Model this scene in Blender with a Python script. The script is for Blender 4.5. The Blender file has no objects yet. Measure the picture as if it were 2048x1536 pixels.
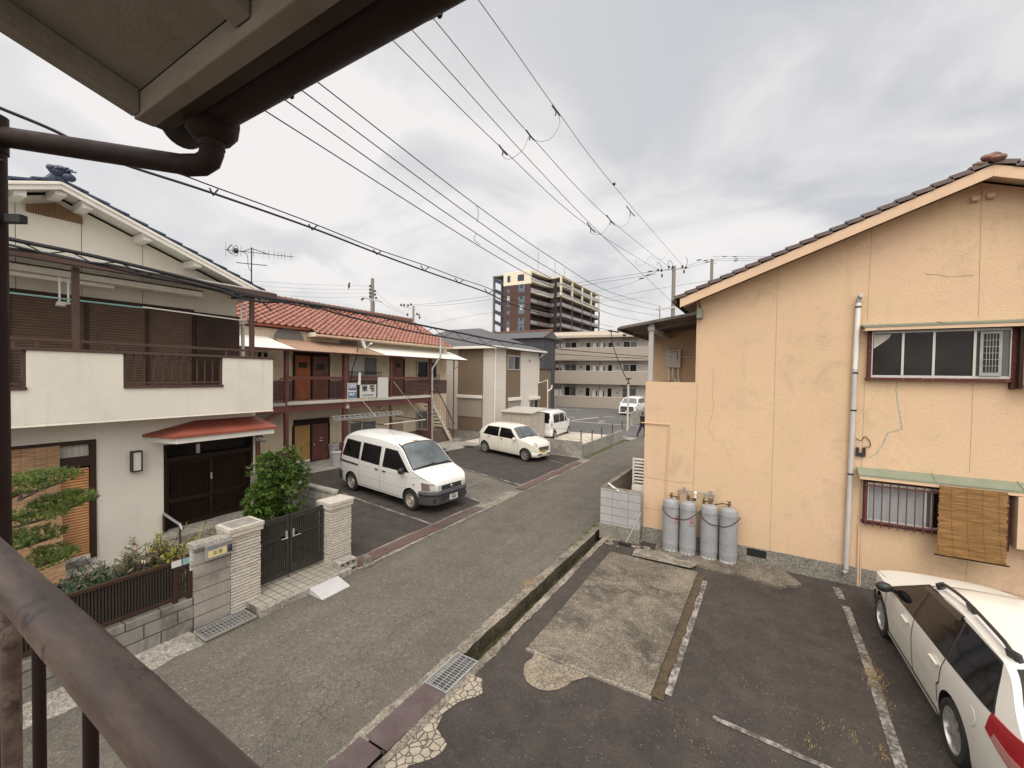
import bpy, math, random
from mathutils import Vector, Matrix
random.seed(11)
S = bpy.context.scene
COL = S.collection
R = math.radians
V = Vector
# ---------------------------------------------------------------- camera as surveyed from the photograph
CAMH = 4.0
YAW, PIT, ROL, FPX = R(30.82), R(-1.2634), R(0.8235), 842.7
_f = V((-math.sin(YAW) * math.cos(PIT), math.cos(YAW) * math.cos(PIT), math.sin(PIT)))
_r0 = V((math.cos(YAW), math.sin(YAW), 0))
_u0 = _r0.cross(_f)
_r = _r0 * math.cos(ROL) + _u0 * math.sin(ROL)
_u = _u0 * math.cos(ROL) - _r0 * math.sin(ROL)
CAM = V((0, 0, CAMH))
def _ray(px, py): return _f + _r * ((px - 1024) / FPX) - _u * ((py - 768) / FPX)
def AG(px, py, z=0.0):            # survey: a photo point that lies on a level at height z
    d = _ray(px, py); return CAM + d * ((z - CAMH) / d.z)
def AX(px, py, x):                # ... on the upright plane x = const
    d = _ray(px, py); return CAM + d * (x / d.x)
def AY(px, py, y):                # ... on the upright plane y = const
    d = _ray(px, py); return CAM + d * (y / d.y)
def AD(px, py, dist): return CAM + _ray(px, py) * dist
cd = bpy.data.cameras.new('camera'); cam = bpy.data.objects.new('camera', cd); COL.objects.link(cam)
m = Matrix((( _r.x, _u.x, -_f.x), (_r.y, _u.y, -_f.y), (_r.z, _u.z, -_f.z))).to_4x4(); m.translation = CAM
cam.matrix_world = m
cd.sensor_fit = 'HORIZONTAL'; cd.sensor_width = 36; cd.lens = 36 * FPX / 2048; cd.clip_start = .02; cd.clip_end = 3000
S.camera = cam
# ---------------------------------------------------------------- objects
ORG = {}
def tag(o, label=None, cat=None, group=None, kind=None):
    if label: o['label'] = label
    if cat: o['category'] = cat
    if group: o['group'] = group
    if kind: o['kind'] = kind
    return o
def thing(name, label, cat, loc=(0, 0, 0), rot=0, group=None, local=False):
    o = bpy.data.objects.new(name, None); COL.objects.link(o)
    o.location = loc; o.rotation_euler = (0, 0, rot); o.empty_display_size = .2
    ORG[o.name] = V((0, 0, 0)) if local else V(loc)
    return tag(o, label, cat, group)
def dup(root, loc=None, rot=None, label=None):
    def cp(o, par):
        c = o.copy(); COL.objects.link(c); c.parent = par
        for ch in [x for x in bpy.data.objects if x.parent == o]: cp(ch, c)
        return c
    c = cp(root, None)
    if loc is not None: c.location = loc
    if rot is not None: c.rotation_euler = (0, 0, rot)
    if label: c['label'] = label
    return c
class MB:
    def __init__(s): s.v = []; s.f = []; s.m = []; s.s = []
    def add(s, vs, fs, m=0, sm=False):
        b = len(s.v); s.v += [tuple(p) for p in vs]
        for f in fs: s.f.append([i + b for i in f]); s.m.append(m); s.s.append(sm)
        return s
    def box(s, x0, x1, y0, y1, z0, z1, m=0):
        if x0 > x1: x0, x1 = x1, x0
        if y0 > y1: y0, y1 = y1, y0
        if z0 > z1: z0, z1 = z1, z0
        return s.add([(x0, y0, z0), (x1, y0, z0), (x1, y1, z0), (x0, y1, z0), (x0, y0, z1), (x1, y0, z1), (x1, y1, z1), (x0, y1, z1)],
                     [(0, 3, 2, 1), (4, 5, 6, 7), (0, 1, 5, 4), (1, 2, 6, 5), (2, 3, 7, 6), (3, 0, 4, 7)], m)
    def bar(s, a, b, w, h, up=(0, 0, 1), m=0):
        a, b, up = V(a), V(b), V(up); d = (b - a).normalized(); sd = d.cross(up)
        if sd.length < 1e-5: sd = d.cross(V((0, 1, 0)))
        sd.normalize(); u = sd.cross(d).normalized(); sd *= w / 2; u *= h / 2
        return s.add([a - sd - u, a + sd - u, a + sd + u, a - sd + u, b - sd - u, b + sd - u, b + sd + u, b - sd + u],
                     [(0, 3, 2, 1)[::-1], (4, 5, 6, 7)[::-1], (0, 1, 5, 4)[::-1], (1, 2, 6, 5)[::-1], (2, 3, 7, 6)[::-1], (3, 0, 4, 7)[::-1]], m)
    def tube(s, pts, r, n=8, m=0, cap=True, closed=False):
        P = [V(p) for p in pts]; k = len(P); vs = []; u = None
        rr = r if isinstance(r, (list, tuple)) else [r] * k
        for i in range(k):
            if closed: t = (P[(i + 1) % k] - P[i - 1])
            else: t = (P[min(i + 1, k - 1)] - P[max(i - 1, 0)])
            t.normalize()
            if u is None:
                u = t.orthogonal().normalized()
            else:
                u = (u - t * u.dot(t)).normalized()
            w = t.cross(u)
            for j in range(n):
                a = 2 * math.pi * j / n
                vs.append(P[i] + (u * math.cos(a) + w * math.sin(a)) * rr[i])
        fs = []
        for i in range(k if closed else k - 1):
            for j in range(n):
                a = i * n + j; b = i * n + (j + 1) % n; c = ((i + 1) % k) * n + (j + 1) % n; d = ((i + 1) % k) * n + j
                fs.append((a, b, c, d))
        if cap and not closed: fs += [tuple(range(n))[::-1], tuple(range((k - 1) * n, k * n))]
        return s.add(vs, fs, m, True)
    def lathe(s, prof, c=(0, 0, 0), n=24, ax='z', m=0, cap=True):
        vs = []; c = V(c); k = len(prof)
        for r, h in prof:
            for j in range(n):
                a = 2 * math.pi * j / n; p = (r * math.cos(a), r * math.sin(a), h)
                if ax == 'x': p = (p[2], p[0], p[1])
                if ax == 'y': p = (p[1], p[2], p[0])
                vs.append(c + V(p))
        fs = []
        for i in range(k - 1):
            for j in range(n):
                fs.append((i * n + j, i * n + (j + 1) % n, (i + 1) * n + (j + 1) % n, (i + 1) * n + j))
        if cap: fs += [tuple(range(n))[::-1], tuple(range((k - 1) * n, k * n))]
        return s.add(vs, fs, m, True)
    def prism(s, poly, vec, m=0):            # polygon of 3-D points pushed along vec
        P = [V(p) for p in poly]; k = len(P); w = V(vec)
        nrm = V((0, 0, 0))
        for i in range(k): nrm += P[i].cross(P[(i + 1) % k])
        if nrm.dot(w) > 0: P = P[::-1]
        return s.add(P + [p + w for p in P], [tuple(range(k)), tuple(range(k, 2 * k))[::-1]] +
                     [(i, i + k, (i + 1) % k + k, (i + 1) % k) for i in range(k)], m)
    def quad(s, *p, m=0): return s.add(p, [tuple(range(len(p)))], m)
    def grid(s, fn, nu, nv, m=0, sm=True):
        vs = [fn(i / nu, j / nv) for j in range(nv + 1) for i in range(nu + 1)]
        return s.add(vs, [(j * (nu + 1) + i, j * (nu + 1) + i + 1, (j + 1) * (nu + 1) + i + 1, (j + 1) * (nu + 1) + i) for j in range(nv) for i in range(nu)], m, sm)
    def ball(s, c, r, n=10, k=6, m=0):
        c = V(c); r = V(r) if not isinstance(r, (int, float)) else V((r, r, r))
        return s.grid(lambda u, v: c + V((r.x * math.cos(2 * math.pi * u) * math.sin(math.pi * v), r.y * math.sin(2 * math.pi * u) * math.sin(math.pi * v), -r.z * math.cos(math.pi * v))), n, k, m)
    def build(s, name, mats, parent=None, bevel=0, angle=35, stuff=False):
        o0 = ORG.get(parent.name, V((0, 0, 0))) if parent else V((0, 0, 0))
        if parent is None:
            xs = [p[0] for p in s.v]; ys = [p[1] for p in s.v]; zs = [p[2] for p in s.v]
            o0 = V(((min(xs) + max(xs)) / 2, (min(ys) + max(ys)) / 2, min(zs)))
        me = bpy.data.meshes.new(name)
        me.from_pydata([(p[0] - o0.x, p[1] - o0.y, p[2] - o0.z) for p in s.v], [], s.f)
        if not isinstance(mats, (list, tuple)): mats = [mats]
        for q in mats: me.materials.append(q)
        me.polygons.foreach_set('material_index', s.m); me.polygons.foreach_set('use_smooth', s.s)
        me.update()
        if any(s.s): me.set_sharp_from_angle(angle=R(angle))
        o = bpy.data.objects.new(name, me); COL.objects.link(o)
        ORG[o.name] = o0
        if parent: o.parent = parent
        else: o.location = o0
        if bevel:
            b = o.modifiers.new('bevel', 'BEVEL'); b.width = bevel; b.segments = 2; b.limit_method = 'ANGLE'; b.angle_limit = R(40)
        if stuff: o['kind'] = 'stuff'
        return o
def solo(mb, name, mats, label, cat, group=None, bevel=0, kind=None, angle=35):
    return tag(mb.build(name, mats, None, bevel, angle), label, cat, group, kind)
def struct(mb, name, mats, bevel=0): return tag(mb.build(name, mats, None, bevel), kind='structure')
def lerp(a, b, t): return a + (b - a) * t
def curve(keys, x):                # smooth interpolation through (x, value) keys
    if x <= keys[0][0]: return keys[0][1]
    if x >= keys[-1][0]: return keys[-1][1]
    for i in range(len(keys) - 1):
        x0, y0 = keys[i]; x1, y1 = keys[i + 1]
        if x0 <= x <= x1:
            h = x1 - x0; t = (x - x0) / h
            def sl(j):
                if j <= 0 or j >= len(keys) - 1: return None
                a = (keys[j][1] - keys[j - 1][1]) / (keys[j][0] - keys[j - 1][0]); b = (keys[j + 1][1] - keys[j][1]) / (keys[j + 1][0] - keys[j][0])
                return 0 if a * b <= 0 else 2 * a * b / (a + b)
            d = (y1 - y0) / h; m0 = sl(i); m1 = sl(i + 1)
            m0 = d if m0 is None else m0; m1 = d if m1 is None else m1
            return (2*t**3-3*t**2+1)*y0 + (t**3-2*t**2+t)*h*m0 + (-2*t**3+3*t**2)*y1 + (t**3-t**2)*h*m1
def spline(P, per=8):              # Catmull-Rom through points
    P = [V(p) for p in P]; out = []
    for i in range(len(P) - 1):
        a = P[max(i - 1, 0)]; b = P[i]; c = P[i + 1]; d = P[min(i + 2, len(P) - 1)]
        for k in range(per):
            t = k / per
            out.append(.5 * ((2 * b) + (c - a) * t + (2*a - 5*b + 4*c - d) * t * t + (3*b - a - 3*c + d) * t ** 3))
    out.append(P[-1]); return out
def text_mesh(txt, size, m4, name, mat, parent, ext=.0015, align='CENTER', bold=0.0, sx=1.0):
    c = bpy.data.curves.new('t', 'FONT'); c.body = txt; c.size = size; c.align_x = align; c.align_y = 'CENTER'; c.extrude = ext; c.offset = bold; c.resolution_u = 2
    o = bpy.data.objects.new('t', c); COL.objects.link(o)
    me = bpy.data.meshes.new_from_object(o.evaluated_get(bpy.context.evaluated_depsgraph_get()))
    bpy.data.objects.remove(o); bpy.data.curves.remove(c)
    mb = MB(); mb.add([m4 @ V((v.co.x * sx, v.co.y, v.co.z)) for v in me.vertices], [tuple(p.vertices) for p in me.polygons])
    bpy.data.meshes.remove(me)
    if not mb.v: return None
    return mb.build(name, mat, parent)
def face_x(x, y, z): return Matrix(((0, 0, 1, x), (1, 0, 0, y), (0, 1, 0, z), (0, 0, 0, 1)))      # lettering read from +X
def face_ny(x, y, z): return Matrix(((1, 0, 0, x), (0, 0, -1, y), (0, 1, 0, z), (0, 0, 0, 1)))    # lettering read from -Y
# ---------------------------------------------------------------- materials
def hx(r, g, b): return tuple(((c / 255 / 12.92) if c / 255 <= .04045 else ((c / 255 + .055) / 1.055) ** 2.4) for c in (r, g, b))
class NT:
    def __init__(s, name):
        s.mat = bpy.data.materials.new(name); s.mat.use_nodes = True; s.t = s.mat.node_tree; s.b = s.t.nodes['Principled BSDF']
        s.co = s.t.nodes.new('ShaderNodeTexCoord').outputs['Object']
    def n(s, typ, **kw):
        x = s.t.nodes.new(typ)
        for k, v in kw.items(): setattr(x, k, v)
        return x
    def l(s, a, b): s.t.links.new(a, b)
    def pos(s): return s.n('ShaderNodeNewGeometry').outputs['Position']
    def noise(s, sc, det=4, rough=.55, co=None, stretch=None, dist=0):
        co = co or s.co
        if stretch:
            mp = s.n('ShaderNodeMapping'); mp.inputs['Scale'].default_value = stretch; s.l(co, mp.inputs['Vector']); co = mp.outputs[0]
        x = s.n('ShaderNodeTexNoise'); x.inputs['Scale'].default_value = sc; x.inputs['Detail'].default_value = det; x.inputs['Roughness'].default_value = rough; x.inputs['Distortion'].default_value = dist
        s.l(co, x.inputs['Vector']); return x.outputs['Fac']
    def ramp(s, f, a, b, lo=0., hi=1.):
        x = s.n('ShaderNodeMapRange'); x.inputs[1].default_value = a; x.inputs[2].default_value = b; x.inputs[3].default_value = lo; x.inputs[4].default_value = hi
        s.l(f, x.inputs[0]); return x.outputs[0]
    def mix(s, f, a, b, mode='MIX'):
        x = s.n('ShaderNodeMix', data_type='RGBA', blend_type=mode)
        for i, q in ((6, a), (7, b)):
            if isinstance(q, tuple): x.inputs[i].default_value = (*q[:3], 1)
            else: s.l(q, x.inputs[i])
        if isinstance(f, (int, float)): x.inputs[0].default_value = f
        else: s.l(f, x.inputs[0])
        return x.outputs[2]
    def math(s, op, a, b=0.):
        x = s.n('ShaderNodeMath', operation=op)
        for i, q in ((0, a), (1, b)):
            if isinstance(q, (int, float)): x.inputs[i].default_value = q
            else: s.l(q, x.inputs[i])
        return x.outputs[0]
    def out(s, col, rough=.7, metal=0, bump=None, bd=.01, bs=1., spec=.5, coat=0):
        if isinstance(col, tuple): s.b.inputs['Base Color'].default_value = (*col[:3], 1)
        else: s.l(col, s.b.inputs['Base Color'])
        if isinstance(rough, (int, float)): s.b.inputs['Roughness'].default_value = rough
        else: s.l(rough, s.b.inputs['Roughness'])
        s.b.inputs['Metallic'].default_value = metal; s.b.inputs['Specular IOR Level'].default_value = spec
        s.b.inputs['Coat Weight'].default_value = coat; s.b.inputs['Coat Roughness'].default_value = .05
        if bump is not None:
            x = s.n('ShaderNodeBump'); x.inputs['Distance'].default_value = bd; x.inputs['Strength'].default_value = bs
            s.l(bump, x.inputs['Height']); s.l(x.outputs[0], s.b.inputs['Normal'])
        return s.mat
def sc(c, k): return tuple(min(1, max(0, q * k)) for q in c[:3])
def plain(name, c, rough=.6, var=.12, scale=4, metal=0, bump=0, bscale=80, dirt=None, dk=.5, dscale=2.0, spec=.5, coat=0, stretch=None):
    t = NT(name); n1 = t.noise(scale, 5, stretch=stretch)
    col = t.mix(t.ramp(n1, .3, .7), sc(c, 1 - var), sc(c, 1 + var))
    if dirt:
        n2 = t.noise(dscale, 7, .68, stretch=stretch)
        col = t.mix(t.ramp(n2, .5, .72, 0, dk), col, dirt)
    h = None
    if bump: h = t.noise(bscale, 3, .6)
    return t.out(col, rough, metal, h, bump if bump else .01, 1, spec, coat)
def stucco(name, c, stain, ss=1.3, dk=.4, bump=.006, bscale=55, streak=.25, alt=None):
    t = NT(name); p = t.pos()
    big = t.noise(.7, 5, .6, p); col = t.mix(t.ramp(big, .3, .7), sc(c, .95), sc(c, 1.05))
    if alt: col = t.mix(t.ramp(t.noise(.55, 4, .55, p, dist=.8), .42, .62), col, alt)
    blot = t.noise(ss, 8, .7, p, dist=.6); col = t.mix(t.ramp(blot, .54, .74, 0, dk), col, stain)
    st = t.noise(1.0, 6, .65, p, stretch=(3.2, 3.2, .25)); col = t.mix(t.ramp(st, .56, .8, 0, streak), col, stain)
    fine = t.noise(bscale, 2, .7, p); col = t.mix(t.ramp(fine, .35, .65), sc2(t, col, .9), col)
    return t.out(col, .9, 0, fine, bump, 1, .25)
def sc2(t, col, k): return t.mix(1.0, col, (k, k, k), 'MULTIPLY')
def asphalt(name, c, warm, speck=.5, crack=.7, cs=2.2, patch=.5, dark=(.02, .018, .017), lo=.5, gr=1.):
    t = NT(name); p = t.pos()
    big = t.noise(.45, 6, .62, p); mid = t.noise(2.6, 6, .65, p)
    col = t.mix(t.ramp(big, .32, .68), sc(c, .86), sc(c, 1.16)); col = t.mix(t.ramp(mid, .45, .75, 0, patch), col, warm)
    f1 = t.noise(48, 3, .85, p); f0 = t.noise(14, 4, .75, p); col = t.mix(t.ramp(f0, .35, .68), sc2(t, col, 1 - .18 * gr), sc2(t, col, 1 + .16 * gr)); col = t.mix(t.ramp(f1, .36, .66), sc2(t, col, 1 - .40 * gr), sc2(t, col, 1 + .40 * gr)); st = t.noise(.9, 3, .5, p, dist=1.2); col = t.mix(t.ramp(st, .5, .68, 0, .35), col, sc2(t, col, .66)); tk = t.noise(1.3, 4, .6, p, stretch=(2.2, .12, 1)); col = t.mix(t.ramp(tk, .42, .66, 0, .5), col, sc2(t, col, 1.22))
    vo = t.n('ShaderNodeTexVoronoi'); vo.inputs['Scale'].default_value = 42; t.l(p, vo.inputs['Vector'])
    g = t.math('GREATER_THAN', t.n_col(vo), 1 - .03); near = t.math('LESS_THAN', vo.outputs['Distance'], .40); col = t.mix(t.math('MULTIPLY', t.math('MULTIPLY', g, near), speck), col, (.42, .40, .36))
    # alligator cracks
    wn = t.n('ShaderNodeTexNoise'); wn.inputs['Scale'].default_value = 3; wn.inputs['Detail'].default_value = 5; t.l(p, wn.inputs['Vector'])
    dv = t.n('ShaderNodeVectorMath', operation='MULTIPLY_ADD'); dv.inputs[1].default_value = (.22, .22, 0); t.l(wn.outputs['Color'], dv.inputs[0]); t.l(p, dv.inputs[2])
    ms = []
    for k, wd in ((cs, .011), (cs * .3, .0035)):
        v2 = t.n('ShaderNodeTexVoronoi', feature='DISTANCE_TO_EDGE'); v2.inputs['Scale'].default_value = k; t.l(dv.outputs[0], v2.inputs['Vector'])
        ms.append(t.ramp(v2.outputs['Distance'], 0, wd * 2, 1, 0))
    mask = t.ramp(t.noise(.55, 3, .5, p), lo - .06, lo + .1)
    mask2 = t.ramp(t.noise(1.9, 3, .6, p), .46, .62)
    cr = t.math('MAXIMUM', t.math('MULTIPLY', t.math('MULTIPLY', ms[0], mask), mask2), t.math('MULTIPLY', ms[1], .5)); cr = t.math('MULTIPLY', cr, crack)
    col = t.mix(cr, col, dark)
    h = t.math('SUBTRACT', f1, t.math('MULTIPLY', cr, 1.5))
    return t.out(col, .88, 0, h, .008, 1, .3)
NT.n_col = lambda s, vo: s._r(vo)
def _r1(s, vo):
    x = s.n('ShaderNodeSeparateColor'); s.l(vo.outputs['Color'], x.inputs[0]); return x.outputs[0]
NT._r = _r1
def brick(name, c1, c2, mortar, axis, bw, bh, ms=.012, stain=None, dk=.5, off=.5, bump=.004, rough=.85, z0=0., fine=60):
    t = NT(name); p = t.pos(); s3 = t.n('ShaderNodeSeparateXYZ'); t.l(p, s3.inputs[0]); c3 = t.n('ShaderNodeCombineXYZ')
    t.l(s3.outputs[axis], c3.inputs[0]); t.l(t.math('SUBTRACT', s3.outputs[2], z0), c3.inputs[1])
    b = t.n('ShaderNodeTexBrick', offset=off); t.l(c3.outputs[0], b.inputs['Vector'])
    b.inputs['Scale'].default_value = 1; b.inputs['Brick Width'].default_value = bw; b.inputs['Row Height'].default_value = bh
    b.inputs['Mortar Size'].default_value = ms; b.inputs['Mortar Smooth'].default_value = .2; b.inputs['Bias'].default_value = 0
    for k, q in (('Color1', c1), ('Color2', c2), ('Mortar', mortar)): b.inputs[k].default_value = (*q, 1)
    col = b.outputs['Color']
    if stain:
        n2 = t.noise(1.6, 7, .7, p); col = t.mix(t.ramp(n2, .46, .68, 0, dk), col, stain)
        n3 = t.noise(1.2, 6, .7, p, stretch=(3, 3, .4)); col = t.mix(t.ramp(n3, .52, .75, 0, dk * .8), col, stain)
    f = t.noise(fine, 3, .7, p); col = t.mix(t.ramp(f, .3, .7), sc2(t, col, .84), sc2(t, col, 1.1))
    h = t.math('SUBTRACT', t.math('MULTIPLY', f, .25), b.outputs['Fac'])
    return t.out(col, rough, 0, h, bump, 1, .3)
def slats(name, c, period, axis=2, dark=.35, rough=.5, duty=.22, var=.15, bump=.01):
    t = NT(name); p = t.pos(); s3 = t.n('ShaderNodeSeparateXYZ'); t.l(p, s3.inputs[0])
    w = t.math('FRACT', t.math('DIVIDE', s3.outputs[axis], period)); g = t.math('LESS_THAN', w, duty)
    n1 = t.noise(6, 4, .6, p); col = t.mix(t.ramp(n1, .3, .7), sc(c, 1 - var), sc(c, 1 + var)); col = t.mix(g, col, sc(c, dark))
    return t.out(col, rough, 0, t.math('PINGPONG', w, .5), bump, 1, .3)
def glass(name, c=(.015, .017, .018), rough=.05, spec=.6, var=.5):
    t = NT(name); n1 = t.noise(1.3, 3); return t.out(t.mix(t.ramp(n1, .3, .7), sc(c, 1 - var), sc(c, 1 + var)), rough, 0, None, spec=spec)
def rustpaint(name, c, rust, k=.35, rough=.55, scale=6, bump=.002):
    t = NT(name); p = t.co; n1 = t.noise(scale, 8, .7); n2 = t.noise(1.5, 4)
    col = t.mix(t.ramp(n2, .3, .7), sc(c, .85), sc(c, 1.12)); col = t.mix(t.ramp(n1, .56, .7, 0, k), col, rust)
    return t.out(col, t.ramp(n1, .5, .7, rough, .85), 0, n1, bump, 1, .2)
def carpaint(name, c):
    t = NT(name); n = t.noise(2.2, 6, .65); z = t.noise(14, 5, .7)
    col = t.mix(t.ramp(n, .35, .75, 0, .10), c, sc(c, .62)); col = t.mix(t.ramp(z, .55, .8, 0, .12), col, (.35, .31, .25))
    return t.out(col, .32, 0, None, spec=.5, coat=.6)
def leafmat(name, a, b, rough=.5):
    t = NT(name); n = t.noise(3.5, 5, .6); f = t.noise(40, 2, .6)
    col = t.mix(t.ramp(n, .35, .65), a, b); col = t.mix(t.ramp(f, .35, .7), sc2(t, col, .75), sc2(t, col, 1.3))
    return t.out(col, rough, 0, None, spec=.35)
C_ = {}
M = C_
M['road'] = asphalt('road_asphalt', (.126, .112, .093), (.168, .15, .124), .5, .55, 5.5, .5, lo=.50, gr=.85)
M['lot'] = asphalt('lot_asphalt', (.055, .046, .041), (.088, .075, .064), .2, .3, 1.6, .8, lo=.56, gr=.75)
M['lotold'] = asphalt('old_lot_asphalt', (.15, .135, .11), (.19, .175, .145), .3, .9, 2.2, .6, lo=.4)
M['far'] = asphalt('far_asphalt', (.12, .115, .11), (.14, .135, .125), .1, .2, 1.5, .4)
M['soil'] = plain('ground_soil', (.16, .145, .125), .95, .25, 1.2, bump=.02, bscale=30)
def slabmat(name, c, dk, lo=.5):
    t = NT(name); p = t.pos(); a = t.noise(1.1, 8, .72, p, dist=.8); b = t.noise(7, 6, .7, p); f = t.noise(30, 5, .9, p)
    col = t.mix(t.ramp(a, lo - .14, lo + .14), dk, c); col = t.mix(t.ramp(b, .5, .68, 0, .6), col, sc(c, 1.25)); col = t.mix(t.ramp(f, .40, .62), sc2(t, col, .42), sc2(t, col, 1.5))
    return t.out(col, .92, 0, f, .008, 1, .25)
M['slab'] = slabmat('weathered_concrete', (.25, .215, .17), (.085, .074, .06), .52)
M['kerb'] = slabmat('kerb_concrete', (.34, .30, .245), (.12, .105, .082), .5)
M['conc'] = slabmat('grey_concrete', (.36, .335, .29), (.19, .175, .15), .44)
M['concpale'] = slabmat('pale_concrete', (.60, .54, .45), (.34, .30, .25), .4)
M['plinth'] = slabmat('plinth_render', (.24, .225, .19), (.155, .145, .125), .42)
def platemat(name, c, r2):
    t = NT(name); p = t.pos(); n = t.noise(2.2, 7, .7, p); mp = t.n('ShaderNodeMapping'); mp.inputs['Rotation'].default_value = (0, 0, R(45)); mp.inputs['Scale'].default_value = (1, 1, 0); t.l(p, mp.inputs[0])
    ch = t.n('ShaderNodeTexVoronoi', distance='MANHATTAN'); ch.inputs['Scale'].default_value = 26; ch.inputs['Randomness'].default_value = 0; t.l(mp.outputs[0], ch.inputs['Vector'])
    d = t.ramp(ch.outputs['Distance'], .12, .3, 1, 0)
    col = t.mix(t.ramp(n, .35, .65), c, r2); col = t.mix(t.math('MULTIPLY', d, .25), col, sc(c, 1.7))
    return t.out(col, .5, .25, d, .003, 1, .5)
M['plate'] = platemat('checker_plate', (.095, .062, .06), (.15, .112, .108))
M['platered'] = platemat('rusty_plate', (.135, .066, .056), (.135, .095, .088))
def paintline(name):
    t = NT(name); p = t.pos(); n = t.noise(16, 6, .75, p); b = t.noise(3, 5, .7, p)
    f = t.ramp(t.math('ADD', t.math('MULTIPLY', n, .55), t.math('MULTIPLY', b, .45)), .46, .60)
    return t.out(t.mix(f, (.085, .074, .066), (.40, .37, .34)), .85, 0, n, .003)
M['line'] = paintline('worn_white_line')
M['linefar'] = plain('white_line', (.62, .6, .57), .8, .1, 4)
M['yellow'] = stucco('yellow_render', (.64, .46, .295), (.40, .31, .21), 1.5, .6, .007, 42, .3, (.65, .452, .305))
M['joint'] = plain('joint_seam', (.33, .24, .15), .9, .2, 10)
M['crackfill'] = plain('crack_filler', (.34, .35, .26), .9, .3, 20)
M['yellowtrim'] = plain('yellow_trim', (.62, .435, .29), .7, .08, 4, dirt=(.40, .30, .20), dk=.4)
M['white'] = stucco('white_render', (.745, .70, .61), (.46, .42, .34), 1.2, .22, .006, 55, .34)
M['cream'] = stucco('cream_board', (.70, .66, .57), (.42, .38, .30), 1.2, .25, .002, 60, .25)
M['whitewood'] = plain('white_trim', (.72, .69, .62), .6, .06, 5, dirt=(.45, .42, .36), dk=.3)
M['aptwall'] = stucco('apartment_render', (.62, .52, .38), (.27, .20, .13), 1.8, .75, .006, 40, .6)
M['brown'] = rustpaint('brown_metal', (.085, .052, .042), (.14, .07, .045), .3, .5)
M['dbrown'] = rustpaint('dark_brown_metal', (.045, .026, .018), (.07, .038, .026), .3, .5)
M['pipebrown'] = rustpaint('brown_pipe', (.026, .013, .011), (.06, .032, .024), .35, .55)
def railmat():
    t = NT('railing_paint'); a = t.noise(1, 8, .72, stretch=(5, 26, 26)); b = t.noise(13, 7, .75); c = t.noise(2.5, 4)
    col = t.mix(t.ramp(c, .3, .7), (.075, .046, .036), (.105, .066, .052)); col = t.mix(t.ramp(a, .44, .60, 0, .9), col, (.19, .135, .105)); col = t.mix(t.ramp(b, .55, .61, 0, .85), col, (.030, .017, .014)); col = t.mix(t.ramp(t.noise(1.7, 2), .63, .70, 0, .7), col, (.17, .05, .035))
    return t.out(col, t.ramp(a, .4, .7, .42, .68), 0, b, .0012, 1, .5)
M['rail'] = railmat()
M['aptred'] = rustpaint('oxide_red_paint', (.125, .050, .042), (.07, .03, .024), .6, .6)
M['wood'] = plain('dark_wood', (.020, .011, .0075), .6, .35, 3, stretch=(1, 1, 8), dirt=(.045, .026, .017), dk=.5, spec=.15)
M['shutter'] = slats('brown_shutter', (.125, .077, .054), .055, 2, .5, .6, .25)
M['louvre'] = slats('orange_louvre', (.56, .27, .10), .058, 2, .30, .6, .3)
def reed(name, c, per, lat=.25):
    t = NT(name); p = t.pos(); s3 = t.n('ShaderNodeSeparateXYZ'); t.l(p, s3.inputs[0])
    st = t.noise(1, 5, .75, p, stretch=(3, 3, 62)); b = t.noise(2.6, 5, .7, p)
    col = t.mix(t.ramp(st, .36, .66), sc(c, .38), sc(c, 1.45)); col = t.mix(t.ramp(b, .4, .7, 0, .35), col, sc(c, .6))
    hh = t.math('ADD', s3.outputs[0], s3.outputs[1]); w = t.math('LESS_THAN', t.math('FRACT', t.math('DIVIDE', hh, lat)), .05)
    col = t.mix(t.math('MULTIPLY', w, .6), col, sc(c, .35))
    return t.out(col, .8, 0, st, .006, 1, .2)
M['reed'] = reed('reed_screen', (.29, .16, .062), .01, .19)
M['reedold'] = reed('old_reed_screen', (.42, .26, .15), .01, .16)
M['glass'] = glass('window_glass', (.016, .014, .013), .12, .18); M['glassgrey'] = glass('frosted_glass', (.10, .105, .10), .25, .5, .25)
M['carglass'] = glass('car_glass', (.008, .007, .008), .05, .28); M['screen'] = glass('sky_tinted_glass', (.10, .115, .12), .04, .9, .5)  # windscreen base paler and bluer: sky reflection put into its colour
M['alu'] = plain('aluminium', (.52, .50, .47), .4, .08, 5, .5); M['alubrown'] = plain('bronze_aluminium', (.06, .045, .038), .4, .1, 5, .3)
M['galv'] = plain('galvanised_steel', (.42, .42, .41), .45, .15, 6, .6)
M['steelgrey'] = plain('grey_steel', (.30, .30, .29), .5, .15, 6, .3)
M['cyl'] = plain('cylinder_grey', (.285, .29, .30), .5, .08, 3, dirt=(.17, .15, .13), dk=.5, dscale=5)
M['pipegrey'] = plain('grey_pipe', (.47, .45, .43), .5, .08, 3, dirt=(.28, .25, .21), dk=.3)
M['black'] = plain('black_rubber', (.016, .015, .015), .6, .2, 8); M['cable'] = plain('cable_black', (.016, .016, .018), .6, .1, 3)
M['tyre'] = plain('tyre_rubber', (.022, .021, .020), .8, .2, 9, bump=.003, bscale=60)
M['well'] = plain('wheel_well', (.01, .01, .01), .9, .1); M['plastic'] = plain('grey_plastic', (.052, .052, .056), .55, .12, 4)
M['dkplastic'] = plain('black_plastic', (.02, .02, .021), .45, .15, 4)
M['rim'] = plain('alloy_rim', (.55, .54, .52), .3, .08, 4, .7); M['steelrim'] = plain('steel_rim', (.40, .355, .30), .5, .2, 9, .4)
M['vanwhite'] = carpaint('van_white_paint', (.73, .72, .69)); M['carcream'] = carpaint('cream_car_paint', (.75, .72, .62)); M['carwhite'] = carpaint('white_car_paint', (.80, .79, .78)); M['carpearl'] = carpaint('pearl_white_paint', (.78, .755, .685))
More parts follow.
